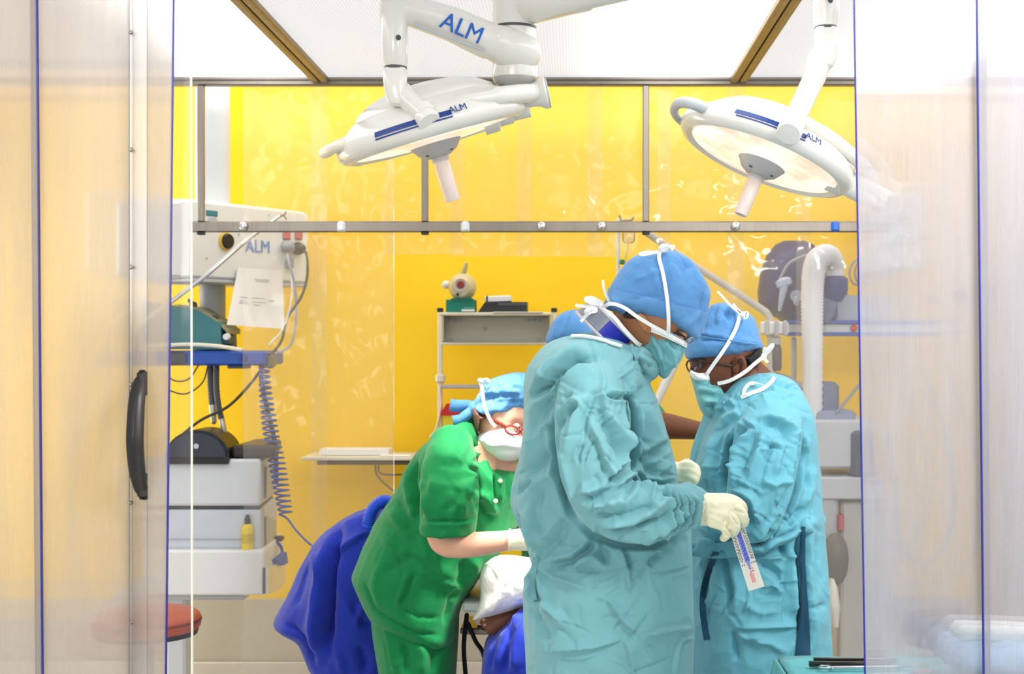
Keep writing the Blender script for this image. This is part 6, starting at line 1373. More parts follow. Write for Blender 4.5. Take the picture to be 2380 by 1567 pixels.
for pts, w, a in (([(1250, 1250), (1340, 1260), (1440, 1270)], 4, -.005), ([(1270, 1300), (1360, 1300), (1450, 1330)], 4, .005), ([(1290, 1340), (1380, 1350), (1460, 1390)], 4, -.006), ([(1330, 1400), (1400, 1390), (1480, 1420)], 4, .006), ([(1440, 1270), (1470, 1330), (1500, 1380)], 4, .006), ([(1460, 1250), (1490, 1310), (1530, 1360)], 3, -.005), ([(1340, 1460), (1420, 1450), (1500, 1440)], 4, -.006), ([(1390, 1500), (1440, 1470), (1520, 1460)], 4, .006)): MS.append((z2(*pts), w, a, 'g'))
mask2 = sculpt('mask', mb, .0045, MASKT, s2p, 3, press=MS); mask2['label'] = 'pale teal mask with a white nose flap'
inflate(nf_ := MB(), [(1601, 860), (1622, 866), (1648, 866), (1653, 887), (1636, 890), (1612, 886)], D2_, .0885, e=3); sculpt('nose_flap', nf_, .004, MASKW, mask2, 2)
tape('tie', TIE, mask2, [P(1644, 868, D2_ - .092), P(1660, 845, D2_ - .1), P(1678, 820, D2_ - .108), P(1697, 790, D2_ - .11), P(1712, 760, D2_ - .106), P(1719, 735, D2_ - .1), P(1722, 726, D2_ - .092)], .0095)
tape('tie', TIE, mask2, [P(1668, 892, D2_ - .084), P(1690, 887, D2_ - .096), P(1712, 877, D2_ - .106), P(1735, 862, D2_ - .108), P(1755, 845, D2_ - .1), P(1776, 828, D2_ - .07)], .0095)
bow(mask2, (1726, 732, D2_ - .1), [([(1722, 730, D2_ - .1), (1700, 712, D2_ - .1), (1685, 696, D2_ - .1), (1668, 677, D2_ - .11)], .006), ([(1724, 728, D2_ - .1), (1712, 716, D2_ - .1), (1704, 706, D2_ - .1)], .006), ([(1724, 731, D2_ - .1), (1736, 728, D2_ - .1), (1733, 738, D2_ - .1), (1724, 732, D2_ - .1)], .01)])
bow(mask2, (1775, 828, D2_ - .07), [([(1775, 828, D2_ - .07), (1786, 818, D2_ - .08), (1796, 806, D2_ - .09), (1794, 801, D2_ - .09), (1780, 816, D2_ - .08), (1775, 826, D2_ - .07)], .007), ([(1775, 826, D2_ - .07), (1776, 815, D2_ - .08), (1779, 808, D2_ - .085)], .007), ([(1774, 829, D2_ - .07), (1780, 838, D2_ - .08), (1784, 843, D2_ - .085)], .008)])
peel('cap_band', cap2, [(1600, 776), (1768, 800)], CAPB, cap2, .0035)
tape('neckline_trim', TIE, gown2, on_surf(gown2, [(1722, 924), (1745, 914), (1774, 903), (1794, 886), (1800, 876)], .003), .010)
tape('neck_tie', TIE, gown2, on_surf(gown2, [(1728, 918), (1776, 900)], .004)[:1] + [P(1732, 903, D2_ - .13), P(1745, 891, D2_ - .132), P(1762, 894, D2_ - .13)] + on_surf(gown2, [(1778, 899)], .004), .009)
tape('sash_end', NAVYC, gown2, on_surf(gown2, [(1664, 1285), (1648, 1325), (1636, 1370), (1633, 1410), (1637, 1450), (1643, 1488)], .003), .016, .002)
le = [(1225, 1864, 1872), (1262, 1861, 1871), (1300, 1859, 1871), (1340, 1862, 1873), (1380, 1864, 1876), (1420, 1863, 1879), (1460, 1858, 1881), (1500, 1851, 1883), (1530, 1848, 1885), (1600, 1845, 1888)]
lr = []
for y, a, b in le:
    p0, p1, p2 = on_surf(gown2, [(a, y), ((a + b) / 2, y), (b, y)], .004, 9); lr.append([p0, p1, p2, p2 + Vector((0, .012, 0)), p1 + Vector((0, .012, 0)), p0 + Vector((0, .012, 0))])
MB().loft(lr).build('lining', NAVYC, gown2, ang=180)['label'] = 'dark navy lining showing in the back opening'
mb = MB()
fist(mb, [(1650, 1182, 3.49, 25), (1632, 1182, 3.485, 29)], [(1632, 1182, 3.48, 28), (1612, 1184, 3.475, 25)], [
    [(1615, 1170, 3.475, 12), (1596, 1172, 3.46, 10), (1586, 1184, 3.46, 9), (1592, 1194, 3.47, 8)], [(1612, 1180, 3.465, 12), (1592, 1184, 3.45, 10), (1584, 1196, 3.45, 9), (1590, 1205, 3.46, 8)],
    [(1613, 1190, 3.46, 12), (1594, 1196, 3.45, 10), (1588, 1206, 3.45, 9), (1594, 1214, 3.46, 8)], [(1617, 1200, 3.46, 11), (1602, 1207, 3.455, 9), (1597, 1215, 3.46, 8), (1602, 1221, 3.47, 7)], [(1624, 1172, 3.5, 12), (1606, 1162, 3.51, 10), (1592, 1166, 3.51, 8)]])
sculpt('glove', mb, .0032, GLOVE, s2p, 3)
mb = MB()
fist(mb, [(1612, 1128, 3.92, 24), (1598, 1126, 3.91, 27)], [(1598, 1126, 3.91, 26), (1580, 1126, 3.9, 23)], [
    [(1584, 1114, 3.9, 11), (1566, 1114, 3.89, 9), (1556, 1122, 3.89, 8)], [(1582, 1122, 3.89, 11), (1562, 1124, 3.88, 9), (1552, 1132, 3.88, 8)], [(1582, 1132, 3.89, 11), (1564, 1136, 3.88, 9), (1556, 1144, 3.88, 8)], [(1586, 1140, 3.89, 10), (1572, 1146, 3.885, 8), (1566, 1152, 3.885, 7)], [(1590, 1114, 3.93, 11), (1576, 1102, 3.94, 9), (1562, 1104, 3.94, 8)]])
sculpt('glove', mb, .0036, GLOVE, s2p, 3)

# ================================================================== woman in green scrubs, bending over the patient
DW_ = 4.2
wo = person('person in green scrubs and knotted blue headscarf bending over the patient', (P(960, 0, DW_ + .05).x, DW_ + .05, 0))
z6 = zz(640, 840, 2.155)
rw = [(968, 1080, 1104, 4.2, .05), (985, 1060, 1106, 4.2, .10), (1002, 1036, 1109, 4.2, .14), (1022, 1004, 1114, 4.21, .165), (1040, 980, 1122, 4.22, .175), (1066, 958, 1146, 4.23, .18), (1085, 948, 1178, 4.235, .185), (1100, 938, 1214, 4.25, .19), (1122, 930, 1222, 4.255, .19), (1137, 923, 1224, 4.26, .195), (1174, 900, 1217, 4.28, .2), (1216, 871, 1207, 4.3, .2), (1276, 843, 1168, 4.3, .2), (1327, 825, 1124, 4.3, .2), (1343, 822, 1112, 4.3, .2), (1374, 836, 1092, 4.3, .2), (1406, 851, 1072, 4.3, .2), (1434, 868, 1064, 4.3, .195), (1452, 905, 1062, 4.3, .18), (1470, 945, 1062, 4.29, .16), (1488, 990, 1054, 4.28, .12)]
mb = MB(); rows_loft(mb, rw, 30, 10, 2.3)
limb(mb, [(1048, 1040, 4.08, 52), (1046, 1090, 4.03, 64), (1044, 1135, 4.01, 66)], 20)
limb(mb, [(1190, 1090, 4.3, 40), (1224, 1060, 4.36, 40), (1236, 1120, 4.38, 44), (1236, 1180, 4.38, 44)], 16)
for k in range(1): rows_loft(mb, [(1120, 978, 1110, 4.01, .082), (1180, 976, 1110, 4.0, .08), (1241, 976, 1102, 4.0, .078)], 22, 8, 2.2)
S = []
def st(pts, w, a, k='g', z=z6): S.append((z(*pts), w, a, k))
st([(735, 800), (850, 800), (960, 795), (1005, 780)], 3, -.006); st([(735, 820), (850, 820), (980, 812)], 4, .003)
st([(700, 470), (690, 600), (710, 700), (730, 800)], 9, -.016, 'v'); st([(960, 520), (1000, 560), (1008, 640), (990, 700)], 7, -.012, 'v'); st([(940, 600), (930, 700), (935, 790)], 6, .009, 's'); st([(985, 530), (970, 600), (960, 700)], 7, .010); st([(800, 560), (780, 680), (760, 780)], 14, .006)
st([(870, 640), (900, 720), (880, 790)], 8, .007); st([(1000, 700), (1050, 760), (1100, 800)], 9, -.010); st([(1000, 650), (1060, 690), (1110, 780)], 9, .009); st([(600, 680), (640, 780), (700, 860)], 12, -.008); st([(560, 740), (620, 800), (680, 900)], 12, .007)
st([(660, 1050), (640, 1120), (600, 1240)], 5, .008, 's'); st([(690, 1045), (720, 1060), (830, 1110), (930, 1130)], 4, .006, 's'); st([(700, 1050), (660, 1160), (620, 1230)], 3, -.006); st([(620, 1235), (720, 1290), (830, 1290)], 4, -.006, 's')
st([(520, 1000), (500, 1120), (530, 1240)], 12, .006); st([(440, 1100), (500, 1240), (560, 1290)], 4, -.005); st([(500, 1255), (600, 1310), (700, 1360), (830, 1375)], 3, -.006); st([(700, 950), (640, 1000), (540, 1060)], 12, -.006)
st([(1100, 560), (1105, 620), (1110, 720)], 5, -.012, 'v'); st([(1160, 560), (1165, 700)], 5, -.005); st([(1000, 980), (1000, 1060), (960, 1130)], 12, .008); st([(940, 990), (940, 1060), (900, 1130)], 12, -.009); st([(800, 1000), (860, 1060), (930, 1100)], 12, .006)
st([(980, 320), (990, 400), (1020, 470), (1080, 560)], 5, .008, 's'); st([(760, 420), (840, 470), (930, 480)], 18, .006); st([(850, 1330), (880, 1200), (930, 1150)], 8, -.008)
top = sculpt('scrub_top', mb, .0058, SCRUB, wo, 4, press=S + rand_strokes(36, [(1000, 1000, 1120), (1300, 850, 1100)], (5, 10), (.001, .003), 65, 45, (40, 110), 33), cr=[dict(amp=.006, scale=5, seed=21)])
mb = MB()
inflate(mb, [(1102, 975), (1104, 930), (1130, 895), (1180, 880), (1230, 890), (1252, 930), (1250, 970), (1244, 1000), (1232, 1015), (1228, 1040), (1215, 1062), (1196, 1072), (1172, 1066), (1150, 1050), (1130, 1030), (1112, 1010)], 4.17, .098, e=2.3, c=(1180, 975), lean=0)
limb(mb, [(1140, 1010, 4.2, 40), (1128, 1050, 4.2, 42), (1100, 1090, 4.22, 56)], 18); limb(mb, [(1146, 1020, 4.13, 30), (1140, 1060, 4.125, 20), (1142, 1092, 4.115, 12)], 16)
MB_n = mb
rows_loft(mb, [(1020, 1030, 1200, 4.22, .12), (1100, 970, 1205, 4.25, .15), (1250, 890, 1140, 4.3, .16), (1380, 870, 1060, 4.3, .16), (1450, 880, 1060, 4.3, .15)], 18, 30)
limb(mb, [(1060, 1050, 4.08, 42), (1046, 1140, 4.01, 44), (1030, 1215, 4.0, 42), (1026, 1250, 4.0, 33), (1046, 1266, 3.99, 31), (1100, 1266, 3.98, 30), (1160, 1259, 3.98, 25), (1200, 1254, 3.98, 22), (1225, 1252, 3.98, 22)], 16)
limb(mb, [(1200, 1060, 4.36, 40), (1215, 1150, 4.4, 36), (1225, 1230, 4.38, 32), (1250, 1270, 4.3, 24), (1270, 1280, 4.2, 20)], 14)
for dd, dx in ((-.1, 0), (.1, 10)): limb(mb, [(965 + dx, 1420, 4.32 + dd * .6, 62), (965 + dx, 1700, 4.32 + dd, 50), (962 + dx, 1850, 4.32 + dd, 42), (960 + dx, 1900, 4.32 + dd, 34)], 14)
bodyw = sculpt('body', mb, .0065, SKIN_F, wo, 3, dents=[([(1186, 985), (1240, 1000)], 8, -.008)])
pz = MB(); rows_loft(pz, [(1405, 862, 1068, 4.32, .18), (1470, 868, 1066, 4.32, .19), (1567, 884, 1060, 4.32, .18), (1640, 890, 1056, 4.32, .17)], 26, 14)
for dd in (-.09, .09): rows_loft(pz, [(1600, 888, 1058, 4.32 + dd, .1), (1750, 900, 1040, 4.32 + dd, .1), (1925, 905, 1025, 4.32 + dd, .09)], 20, 20)
S = []
for pts, w, a, k in (([(540, 1300), (570, 1400), (600, 1567)], 8, .008, 's'), ([(640, 1400), (660, 1480), (650, 1567)], 8, -.010, 'g'), ([(720, 1400), (740, 1480), (730, 1567)], 10, .008, 'g'), ([(840, 1400), (800, 1480), (790, 1567)], 10, -.010, 'g'), ([(660, 1380), (740, 1400), (830, 1380)], 8, -.008, 'g')): S.append((z6(*pts), w, a, k))
sculpt('trousers', pz, .007, SCRUB, wo, 4, press=S)
for dd in (-.1, .1): shoe(MB(), P(962, 0, 4.32).x, 4.32 + dd, 1).build('clog', SHOE, wo)
eye(bodyw, 1200, 994, 4.085, .0105, 1, SKIN_F); eye(bodyw, 1238, 1000, 4.1, .0105, 1, SKIN_F)
eb = MB().ell(P(1115, 985, 4.135), (.012, .01, .03), Matrix.Rotation(.15, 3, 'Y'), 14, 10).ell(P(1113, 1002, 4.13), (.008, .008, .01), seg=10, rows=8).build('ear', SKIN_F, bodyw)
MB().lathe([(0, .004), (.003, .003), (.004, 0), (0, 0)], mat4(P(1112, 1005, 4.12), frame3((0, -1, 0), (1, 0, 0))), 10).build('earring', mat('gold', rgb(220, 190, 120), .25, 1.0), eb)
inflate(h_ := MB(), [(1096, 955), (1104, 948), (1120, 962), (1140, 966), (1130, 975), (1118, 978), (1110, 1010), (1102, 990)], 4.17, .098, e=3); h_.build('hair', mat('brown_hair', rgb(92, 58, 40), .5, bump=.4, bscale=250), wo)
RF = mat('red_brown_frame', rgb(140, 44, 36), .25); gl = MB()
gl.tube([P(1126, 968, 4.085), P(1146, 976, 4.076), P(1172, 990, 4.068)], [.0042, .0046, .0044], 8)
for cx_, cy_, dd in ((1191, 1000, 4.066), (1228, 1006, 4.072)): gl.tube(bez([P(cx_ + 17 * math.cos(t), cy_ + 10 * math.sin(t) + 3 * math.cos(t), dd) for t in [2 * PI * i / 12 for i in range(13)]], 2), .0026, 8)
gl = gl.tube([P(1207, 1000, 4.06), P(1212, 1001, 4.06)], .0024, 8).build('spectacles', RF, wo); gl['label'] = 'red-brown framed spectacles'
capw = [(1098, 960), (1098, 938), (1110, 920), (1121, 898), (1140, 882), (1174, 870), (1206, 865), (1236, 872), (1256, 900), (1262, 940), (1256, 966), (1225, 964), (1174, 968), (1132, 972), (1108, 968)]
mb = MB(); inflate(mb, capw, 4.17, .106, e=2.4, c=(1180, 925))
CS = []
for pts, w, a, k in (([(990, 235), (1060, 180), (1140, 170), (1230, 175)], 6, -.007, 'v'), ([(1000, 250), (1080, 235), (1200, 240)], 6, .006, 'g'), ([(1060, 150), (1110, 170), (1230, 150)], 5, .005, 'g'), ([(1040, 200), (1120, 200), (1240, 205)], 5, -.005, 'g'), ([(1090, 110), (1150, 130), (1220, 110)], 5, .004, 'g'), ([(1000, 220), (1040, 240), (1110, 260)], 4, .006, 'g')): CS.append((z6(*pts), w, a, k))
capw_ = sculpt('headscarf', mb, .0055, CAPC, wo, 3, press=CS + rand_strokes(26, [(885, 1140, 1220), (955, 1110, 1225)], (3, 6), (.001, .003), 10, 40, (20, 50), 35)); capw_['label'] = 'blue crepe headscarf'
kn = MB()
kn.loft(ribbon([P(1104, 948, 4.15), P(1085, 944, 4.14), P(1062, 944, 4.13), P(1046, 941, 4.13)], .036, .004)); ka = kn.build('scarf_tail', CAPC, capw_, ang=180)
kn = MB().loft(ribbon([P(1104, 952, 4.14), P(1088, 962, 4.12), P(1070, 975, 4.12), P(1052, 978, 4.12)], .03, .004)).build('scarf_tail', CAPC, capw_, ang=180)
MB().ell(P(1103, 950, 4.14), (.02, .02, .022), seg=14, rows=10).build('scarf_knot', CAPC, capw_)
mb = MB(); inflate(mb, [(1106, 1018), (1124, 1000), (1151, 988), (1172, 992), (1216, 1012), (1240, 1012), (1238, 1040), (1218, 1058), (1197, 1070), (1174, 1072), (1150, 1066), (1122, 1044)], 4.165, .112, e=2.5, c=(1175, 1032))
MS = [(z6(*pts), w, a, 'g') for pts, w, a in (([(1050, 390), (1130, 380), (1240, 400)], 4, -.005), ([(1060, 420), (1140, 415), (1230, 430)], 4, .005), ([(1090, 450), (1150, 450), (1210, 450)], 4, -.005), ([(1110, 350), (1160, 355), (1230, 385)], 4, .006))]
maskw = sculpt('mask', mb, .005, MASKW, wo, 3, press=MS); maskw['label'] = 'white pleated mask'
tape('tie', TIE, maskw, [P(1118, 892, 4.09), P(1121, 910, 4.068), P(1124, 932, 4.058), P(1131, 958, 4.054), P(1142, 980, 4.052), P(1152, 992, 4.056)], .0095)
bow(maskw, (1122, 888, 4.1), [([(1134, 892, 4.09), (1124, 884, 4.07), (1112, 884, 4.07), (1120, 891, 4.09)], .010), ([(1122, 888, 4.1), (1130, 882, 4.08), (1138, 886, 4.08)], .01)])
for y, x in ((1118, 1163), (1165, 1152)): MB().lathe([(0, .004), (.004, .004), (.0065, .0015), (.007, 0), (0, 0)], mat4(surf(top, x, y) + Vector((0, -.001, 0)), frame3((0.1, -1, 0), (1, 0, 0))), 14).build('button', mat('pearl_button', rgb(196, 206, 180), .3), top)
mb = MB()
fist(mb, [(1184, 1256, 3.98, 24), (1200, 1255, 3.98, 25), (1222, 1254, 3.98, 27)], [(1222, 1254, 3.975, 27), (1246, 1256, 3.97, 25)], [
    [(1244, 1240, 3.97, 12), (1266, 1244, 3.97, 10), (1280, 1256, 3.97, 9)], [(1246, 1250, 3.96, 12), (1270, 1256, 3.96, 10), (1282, 1270, 3.96, 9)], [(1246, 1260, 3.96, 12), (1266, 1268, 3.96, 10), (1276, 1280, 3.96, 9)], [(1242, 1270, 3.965, 11), (1258, 1280, 3.965, 9), (1264, 1288, 3.965, 8)], [(1228, 1242, 4.0, 12), (1248, 1232, 4.01, 10), (1266, 1238, 4.01, 9)]])
sculpt('glove', mb, .0036, GLOVE, wo, 3); 
MB().tube([P(1185 + 2 * math.cos(t), 1256 + 25 * math.sin(t), 3.98 + .031 * math.cos(t)) for t in [2 * PI * i / 24 for i in range(25)]], .003, 8).build('glove_cuff', GLOVE, wo)
mb = MB()
fist(mb, [(1268, 1280, 4.2, 22), (1286, 1284, 4.18, 25)], [(1286, 1284, 4.17, 24), (1304, 1288, 4.15, 22)], [
    [(1302, 1276, 4.15, 10), (1320, 1282, 4.14, 9), (1330, 1294, 4.14, 8)], [(1304, 1286, 4.14, 10), (1322, 1294, 4.13, 9), (1330, 1306, 4.13, 8)], [(1302, 1294, 4.14, 10), (1318, 1303, 4.13, 9), (1324, 1314, 4.13, 8)], [(1298, 1302, 4.15, 9), (1310, 1312, 4.14, 8), (1314, 1320, 4.14, 7)], [(1290, 1276, 4.18, 10), (1306, 1268, 4.17, 9), (1318, 1272, 4.16, 8)]])
sculpt('glove', mb, .0036, GLOVE, wo, 3)

# ================================================================== third person behind the first surgeon
D3 = 4.75
t3 = person('person almost hidden behind the bowed surgeon, blue cap and bare arm reaching right', (P(1340, 0, D3).x, D3, 0))
mb = MB()
inflate(mb, [(1284, 790), (1290, 756), (1318, 736), (1350, 736), (1378, 756), (1384, 790), (1380, 820), (1372, 850), (1352, 872), (1330, 876), (1306, 864), (1290, 836)], D3, .085, e=2.2)
limb(mb, [(1334, 850, D3, 36), (1334, 900, D3, 40)], 16)
rows_loft(mb, [(890, 1270, 1400, D3, .09), (930, 1225, 1440, D3, .11), (1100, 1240, 1430, D3, .11), (1300, 1240, 1430, D3, .12)], 18, 30)
limb(mb, [(1430, 930, D3 - .02, 42), (1476, 965, 4.68, 36), (1530, 988, 4.6, 34), (1560, 992, 4.56, 30), (1620, 1000, 4.48, 22), (1660, 1002, 4.42, 18), (1690, 1004, 4.38, 17)], 14)
for f in ([(1690, 998, 4.38, 9), (1712, 996, 4.36, 8), (1728, 1002, 4.35, 7)], [(1692, 1004, 4.37, 9), (1716, 1006, 4.35, 8), (1732, 1012, 4.34, 7)], [(1690, 1010, 4.37, 9), (1712, 1014, 4.35, 8), (1726, 1020, 4.34, 7)], [(1686, 1014, 4.37, 8), (1704, 1020, 4.35, 7), (1714, 1026, 4.34, 6)], [(1682, 998, 4.4, 8), (1694, 988, 4.4, 7), (1706, 988, 4.4, 6)]): limb(mb, f, 8)
limb(mb, [(1240, 930, D3, 42), (1226, 1030, D3 - .02, 36), (1240, 1130, D3 - .1, 32), (1300, 1170, D3 - .25, 24)], 14)
for f in ([(1300, 1165, D3 - .25, 12), (1322, 1168, D3 - .28, 9), (1336, 1176, D3 - .29, 8)], [(1300, 1172, D3 - .26, 12), (1322, 1178, D3 - .29, 9), (1334, 1186, D3 - .3, 8)], [(1298, 1180, D3 - .26, 11), (1316, 1187, D3 - .29, 8), (1326, 1194, D3 - .3, 7)], [(1296, 1186, D3 - .26, 10), (1310, 1195, D3 - .28, 8), (1318, 1201, D3 - .29, 7)], [(1296, 1160, D3 - .24, 11), (1310, 1150, D3 - .25, 8), (1322, 1150, D3 - .25, 7)]): limb(mb, f, 8)
for dd in (-50, 50): limb(mb, [(1334 + dd, 1280, D3, 58), (1334 + dd, 1560, D3, 42), (1334 + dd, 1760, D3, 32), (1334 + dd, 1810, D3, 26)], 12)
bodyt = sculpt('body', mb, .008, SKIN_D, t3, 3)
for dx in (1312, 1352): eye(bodyt, dx, 812, D3 - .076, .011)
MB().ell(P(1333, 828, D3 - .09), (.014, .016, .022), seg=12, rows=8).build('nose', SKIN_D, bodyt)
for dx in (1283, 1386): MB().ell(P(dx, 815, D3), (.01, .014, .026), seg=12, rows=8).build('ear', SKIN_D, bodyt)
mb = MB(); rows_loft(mb, [(880, 1262, 1410, D3, .08), (892, 1230, 1440, D3, .12), (930, 1206, 1462, D3, .15), (1000, 1208, 1455, D3, .16), (1200, 1216, 1450, D3, .16), (1340, 1214, 1452, D3, .17)], 26, 14)
limb(mb, [(1430, 930, D3 - .01, 52), (1476, 965, 4.68, 50), (1500, 978, 4.64, 48)], 16); limb(mb, [(1240, 930, D3, 50), (1226, 1010, D3 - .02, 50)], 16)
sculpt('scrub_top', mb, .008, SCRUB, t3, 4, cr=[dict(amp=.008, scale=6, seed=31)])
tm_ = MB(); [limb(tm_, [(1334 + dd, 1320, D3, 70), (1334 + dd, 1560, D3, 56), (1334 + dd, 1815, D3, 48)], 14) for dd in (-50, 50)]; tm_.build('trousers', SCRUB, t3)
for dd in (-50, 50): shoe(MB(), P(1334 + dd, 0, D3).x, D3, 1).build('clog', SHOE, t3)
mb = MB(); inflate(mb, [(1272, 800), (1276, 765), (1296, 734), (1324, 721), (1350, 721), (1378, 740), (1394, 770), (1396, 800), (1340, 806)], D3, .1, e=2.3)
ct = sculpt('cap', mb, .006, CAPC, t3, 3, press=[([(1322, 724), (1312, 760), (1306, 800)], 4, -.005), ([(1322, 724), (1296, 750), (1284, 790)], 4, .004)])
inflate(mm := MB(), [(1296, 826), (1333, 820), (1372, 826), (1372, 850), (1352, 874), (1330, 880), (1306, 866)], D3, .094, e=2.5); sculpt('mask', mm, .006, MASKW, t3, 2)

# ================================================================== patient, table, drapes
DP_ = 4.2
zt_ = P(0, 1398, DP_).z
ot = thing('operating_table', 'operating table with grey edge and dark underframe beneath the blue drape', 'table', (P(1500, 0, DP_ + .2).x, DP_ + .2, 0))
xa, xb = P(1076, 0, DP_).x, P(1880, 0, DP_).x
MB().box(((xa + xb) / 2, DP_ + .2, zt_ - .015), (xb - xa, .42, M(24, DP_)), ch=.005).build('table_edge', GREYP, ot)
MB().box(((xa + xb) / 2 + .03, DP_ + .2, zt_ + .02), (xb - xa - .1, .4, .05), ch=.015).build('mattress', RUBBER, ot)
MB().box(((xa + xb) / 2 + .1, DP_ + .2, .36), (.3, .28, .66), ch=.02).build('pedestal', DKGREY, ot)
MB().box(((xa + xb) / 2 + .1, DP_ + .2, .05), (.8, .45, .08), ch=.02).build('foot_plate', GREYP, ot)
MB().box((xa + .09, DP_ + .06, zt_ - .06), (.10, .06, .07), ch=.01).build('clamp', BLACK, ot)
MB().lathe([(0, -.03), (.014, -.03), (.016, -.02), (.016, .02), (.014, .03), (0, .03)], mat4((xa + .05, DP_ + .02, zt_ - .055), frame3((0, -1, 0), (1, 0, 0))), 16).build('clamp_knob', STEEL, ot)
MB().box((xa + .06, DP_ + .25, zt_ - .12), (.16, .2, .02), ch=.004).build('cross_bar', STEEL, ot)
for k, pts in enumerate(([P(1085, 1430, DP_ + .1), P(1078, 1500, DP_ + .1), P(1082, 1570, DP_ + .1), P(1090, 1700, DP_ + .15)], [P(1088, 1450, DP_ + .1), P(1105, 1490, DP_ + .1), P(1126, 1530, DP_ + .12), P(1140, 1640, DP_ + .15)])):
    MB().tube(bez(pts, 8), .007, 8).build('cord', BLACK, ot)
pt = person('person lying on the table, only bare toes showing below the white cloth', (P(1400, 0, DP_ + .15).x, DP_ + .15, zt_ + .04))
mb = MB(); df = DP_ - .02
limb(mb, [(1300, 1392, DP_ + .12, 40), (1255, 1398, DP_ + .08, 34), (1218, 1418, DP_ + .03, 30), (1190, 1432, DP_, 29), (1165, 1444, df, 27), (1146, 1450, df, 24)], 14)
for f in ([(1150, 1436, df - .01, 11), (1133, 1440, df - .015, 9.5), (1123, 1447, df - .015, 9)], [(1150, 1446, df - .02, 9), (1134, 1452, df - .025, 7), (1127, 1457, df - .025, 6.5)], [(1152, 1454, df - .025, 8.5), (1137, 1460, df - .03, 6.5), (1131, 1464, df - .03, 6)], [(1154, 1460, df - .025, 8), (1142, 1466, df - .03, 6), (1136, 1469, df - .03, 5.5)], [(1157, 1466, df - .02, 7.5), (1148, 1471, df - .028, 5.5), (1143, 1473, df - .028, 5)]): limb(mb, f, 10)
limb(mb, [(1300, 1392, DP_ + .12, 40), (1400, 1350, DP_ + .14, 52), (1500, 1370, DP_ + .16, 58)], 14)
limb(mb, [(1300, 1385, DP_ + .26, 40), (1400, 1345, DP_ + .27, 52), (1500, 1370, DP_ + .24, 58)], 14); limb(mb, [(1300, 1385, DP_ + .26, 40), (1240, 1390, DP_ + .26, 30), (1200, 1385, DP_ + .26, 26)], 12)
limb(mb, [(1500, 1370, DP_ + .2, 72), (1600, 1368, DP_ + .2, 76), (1700, 1366, DP_ + .2, 84)], 18)
limb(mb, [(1720, 1368, DP_ + .2, 36), (1780, 1368, DP_ + .2, 30)], 14)
mb.ell(P(1812, 1358, DP_ + .2), (.105, .075, .085), seg=20, rows=14)
sculpt('body', mb, .0052, SKIN_D, pt, 3)
for k, (x, y) in enumerate(((1124, 1443), (1126, 1455), (1130, 1463), (1135, 1468), (1142, 1472))): MB().ell(P(x + 1, y - 2, df - .024 - (.006 if k else 0)), (.006 - .0007 * k, .004, .005 - .0006 * k), seg=10, rows=6).build('toenail', mat('nail', rgb(196, 140, 112), .35) if k == 0 else bpy.data.materials['nail'], pt)
# blue drape over the table
mb = MB(); rows_loft(mb, [(1398, 1224, 1612, DP_ + .02, .16), (1420, 1206, 1612, DP_, .2), (1440, 1185, 1612, DP_, .22), (1470, 1146, 1612, DP_, .22), (1490, 1132, 1613, DP_, .22), (1530, 1126, 1613, DP_, .22), (1567, 1122, 1613, DP_, .22), (1800, 1116, 1616, DP_, .22)], 30, 10, 3)
mb2 = mb
S = [([(1222, 1410), (1180, 1480), (1150, 1567)], 9, .014, 'g'), ([(1200, 1440), (1175, 1500), (1172, 1567)], 7, -.014, 'g'), ([(1225, 1440), (1200, 1500), (1195, 1567)], 8, .012, 'g'), ([(1160, 1470), (1142, 1500), (1136, 1560)], 6, -.010, 'g')]
dr = sculpt('table_drape', mb, .0075, DRAPE, None, 3, press=S, cr=[dict(amp=.01, scale=7, seed=41)]); tag(dr, 'royal blue drape hanging over the operating table below the white cloth', 'drape')
# white cloth over the leg
mb = MB(); inflate(mb, [(1098, 1441), (1108, 1420), (1117, 1388), (1116, 1346), (1122, 1318), (1148, 1296), (1180, 1290), (1230, 1296), (1300, 1310), (1320, 1360), (1300, 1392), (1240, 1402), (1205, 1414), (1150, 1431), (1112, 1440)], DP_ + .04, .17, e=3.2, c=(1200, 1360))
S = [([(1130, 1310), (1150, 1350), (1130, 1420)], 6, -.005, 'g'), ([(1150, 1300), (1190, 1310), (1235, 1300)], 5, -.004, 'g'), ([(1180, 1330), (1170, 1370), (1140, 1425)], 8, .004, 'g')]
wd_ = sculpt('leg_cloth', mb, .006, WDRAPE, None, 3, press=S, cr=[dict(amp=.003, scale=7, seed=43)]); tag(wd_, 'bright white cloth draped over the patient leg above the bare toes', 'cloth')
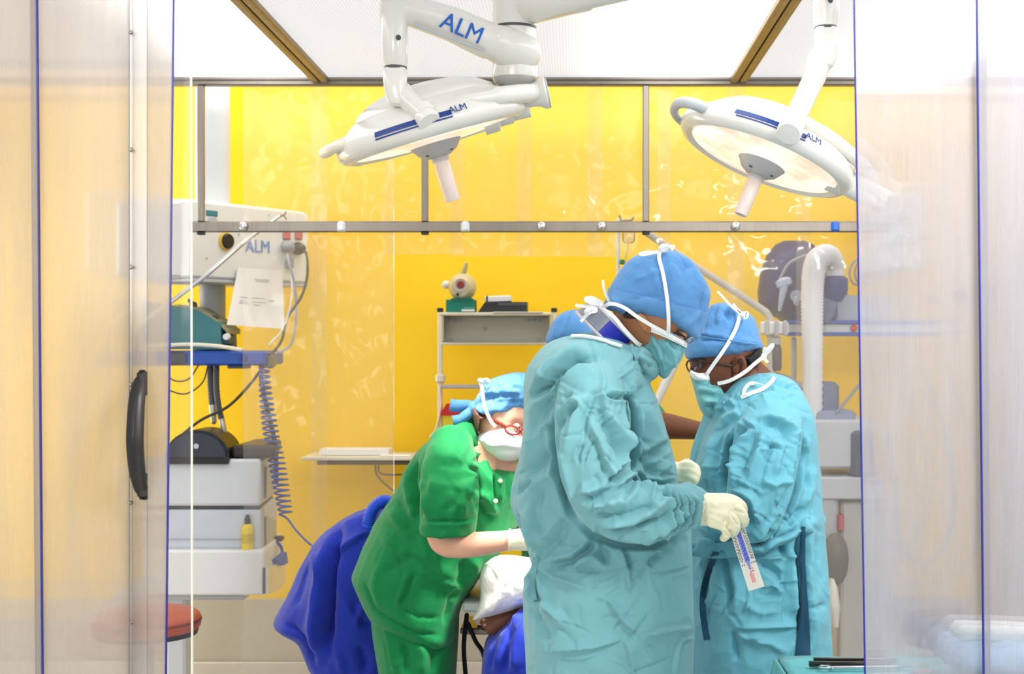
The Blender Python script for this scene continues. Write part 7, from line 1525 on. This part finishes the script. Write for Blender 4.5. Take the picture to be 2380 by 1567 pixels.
# ================================================================== blue draped trolley at the left, with its blue ribbed hose
mb = MB(); DB = 4.62
rows_loft(mb, [(1180, 866, 930, DB, .06), (1187, 848, 950, DB, .1), (1195, 826, 970, DB, .14), (1211, 793, 980, DB, .18), (1244, 751, 985, DB, .21), (1272, 727, 985, DB, .22), (1304, 710, 985, DB, .23), (1350, 691, 985, DB, .24), (1397, 668, 985, DB, .245), (1436, 646, 985, DB, .25), (1448, 645, 985, DB, .25), (1457, 664, 985, DB, .25), (1470, 690, 985, DB, .25), (1485, 704, 985, DB, .25), (1513, 716, 985, DB, .25), (1540, 726, 985, DB, .25), (1552, 738, 985, DB, .25), (1560, 756, 985, DB, .25), (1720, 760, 985, DB, .25), (1860, 756, 985, DB, .26)], 32, 7, 2.3)
S = []
for pts, w, a, k in (([(330, 810), (300, 900), (275, 1050), (268, 1200), (262, 1400), (255, 1500)], 11, -.045, 'g'), ([(300, 840), (260, 950), (220, 1150), (190, 1350), (195, 1480)], 13, .022, 'g'), ([(190, 960), (240, 1060), (255, 1120)], 9, .012, 'g'), ([(300, 960), (400, 900), (480, 850)], 9, .012, 's'), ([(300, 900), (290, 1000), (320, 1150), (420, 1300)], 12, .008, 'g'), ([(400, 1330), (430, 1240), (470, 1200)], 8, .010, 'g'), ([(380, 1220), (440, 1310), (500, 1330)], 8, -.010, 'g'), ([(160, 1000), (130, 1120), (90, 1240)], 12, -.008, 'g'), ([(30, 1310), (90, 1335), (140, 1390), (170, 1460), (200, 1530)], 7, -.012, 'g'), ([(320, 830), (420, 780), (500, 760)], 14, .008, 'g'), ([(300, 1450), (330, 1500), (340, 1567)], 10, .010, 'g'), ([(420, 1420), (450, 1500), (450, 1567)], 10, -.012, 'g')): S.append((z6(*pts), w, a, k))
bd = sculpt('draped_trolley', mb, .007, DRAPE, None, 3, press=S, cr=[dict(amp=.01, scale=5, seed=51)]); tag(bd, 'tall royal blue drape over a trolley behind the green scrubs', 'drape')
p = bez([P(856, 1222, DB - .17), P(862, 1196, DB - .17), P(876, 1174, DB - .17), P(896, 1166, DB - .16), P(916, 1172, DB - .15)], 22); rr = [.019 * (1 + .16 * (1 if i % 4 < 2 else -1)) for i in range(len(p))]
tag(MB().tube(p, rr, 16).build('ribbed_hose', mat('bright_blue_hose', rgb(36, 92, 232), .35), ang=180), 'short bright blue ribbed hose on top of the blue draped trolley', 'hose')
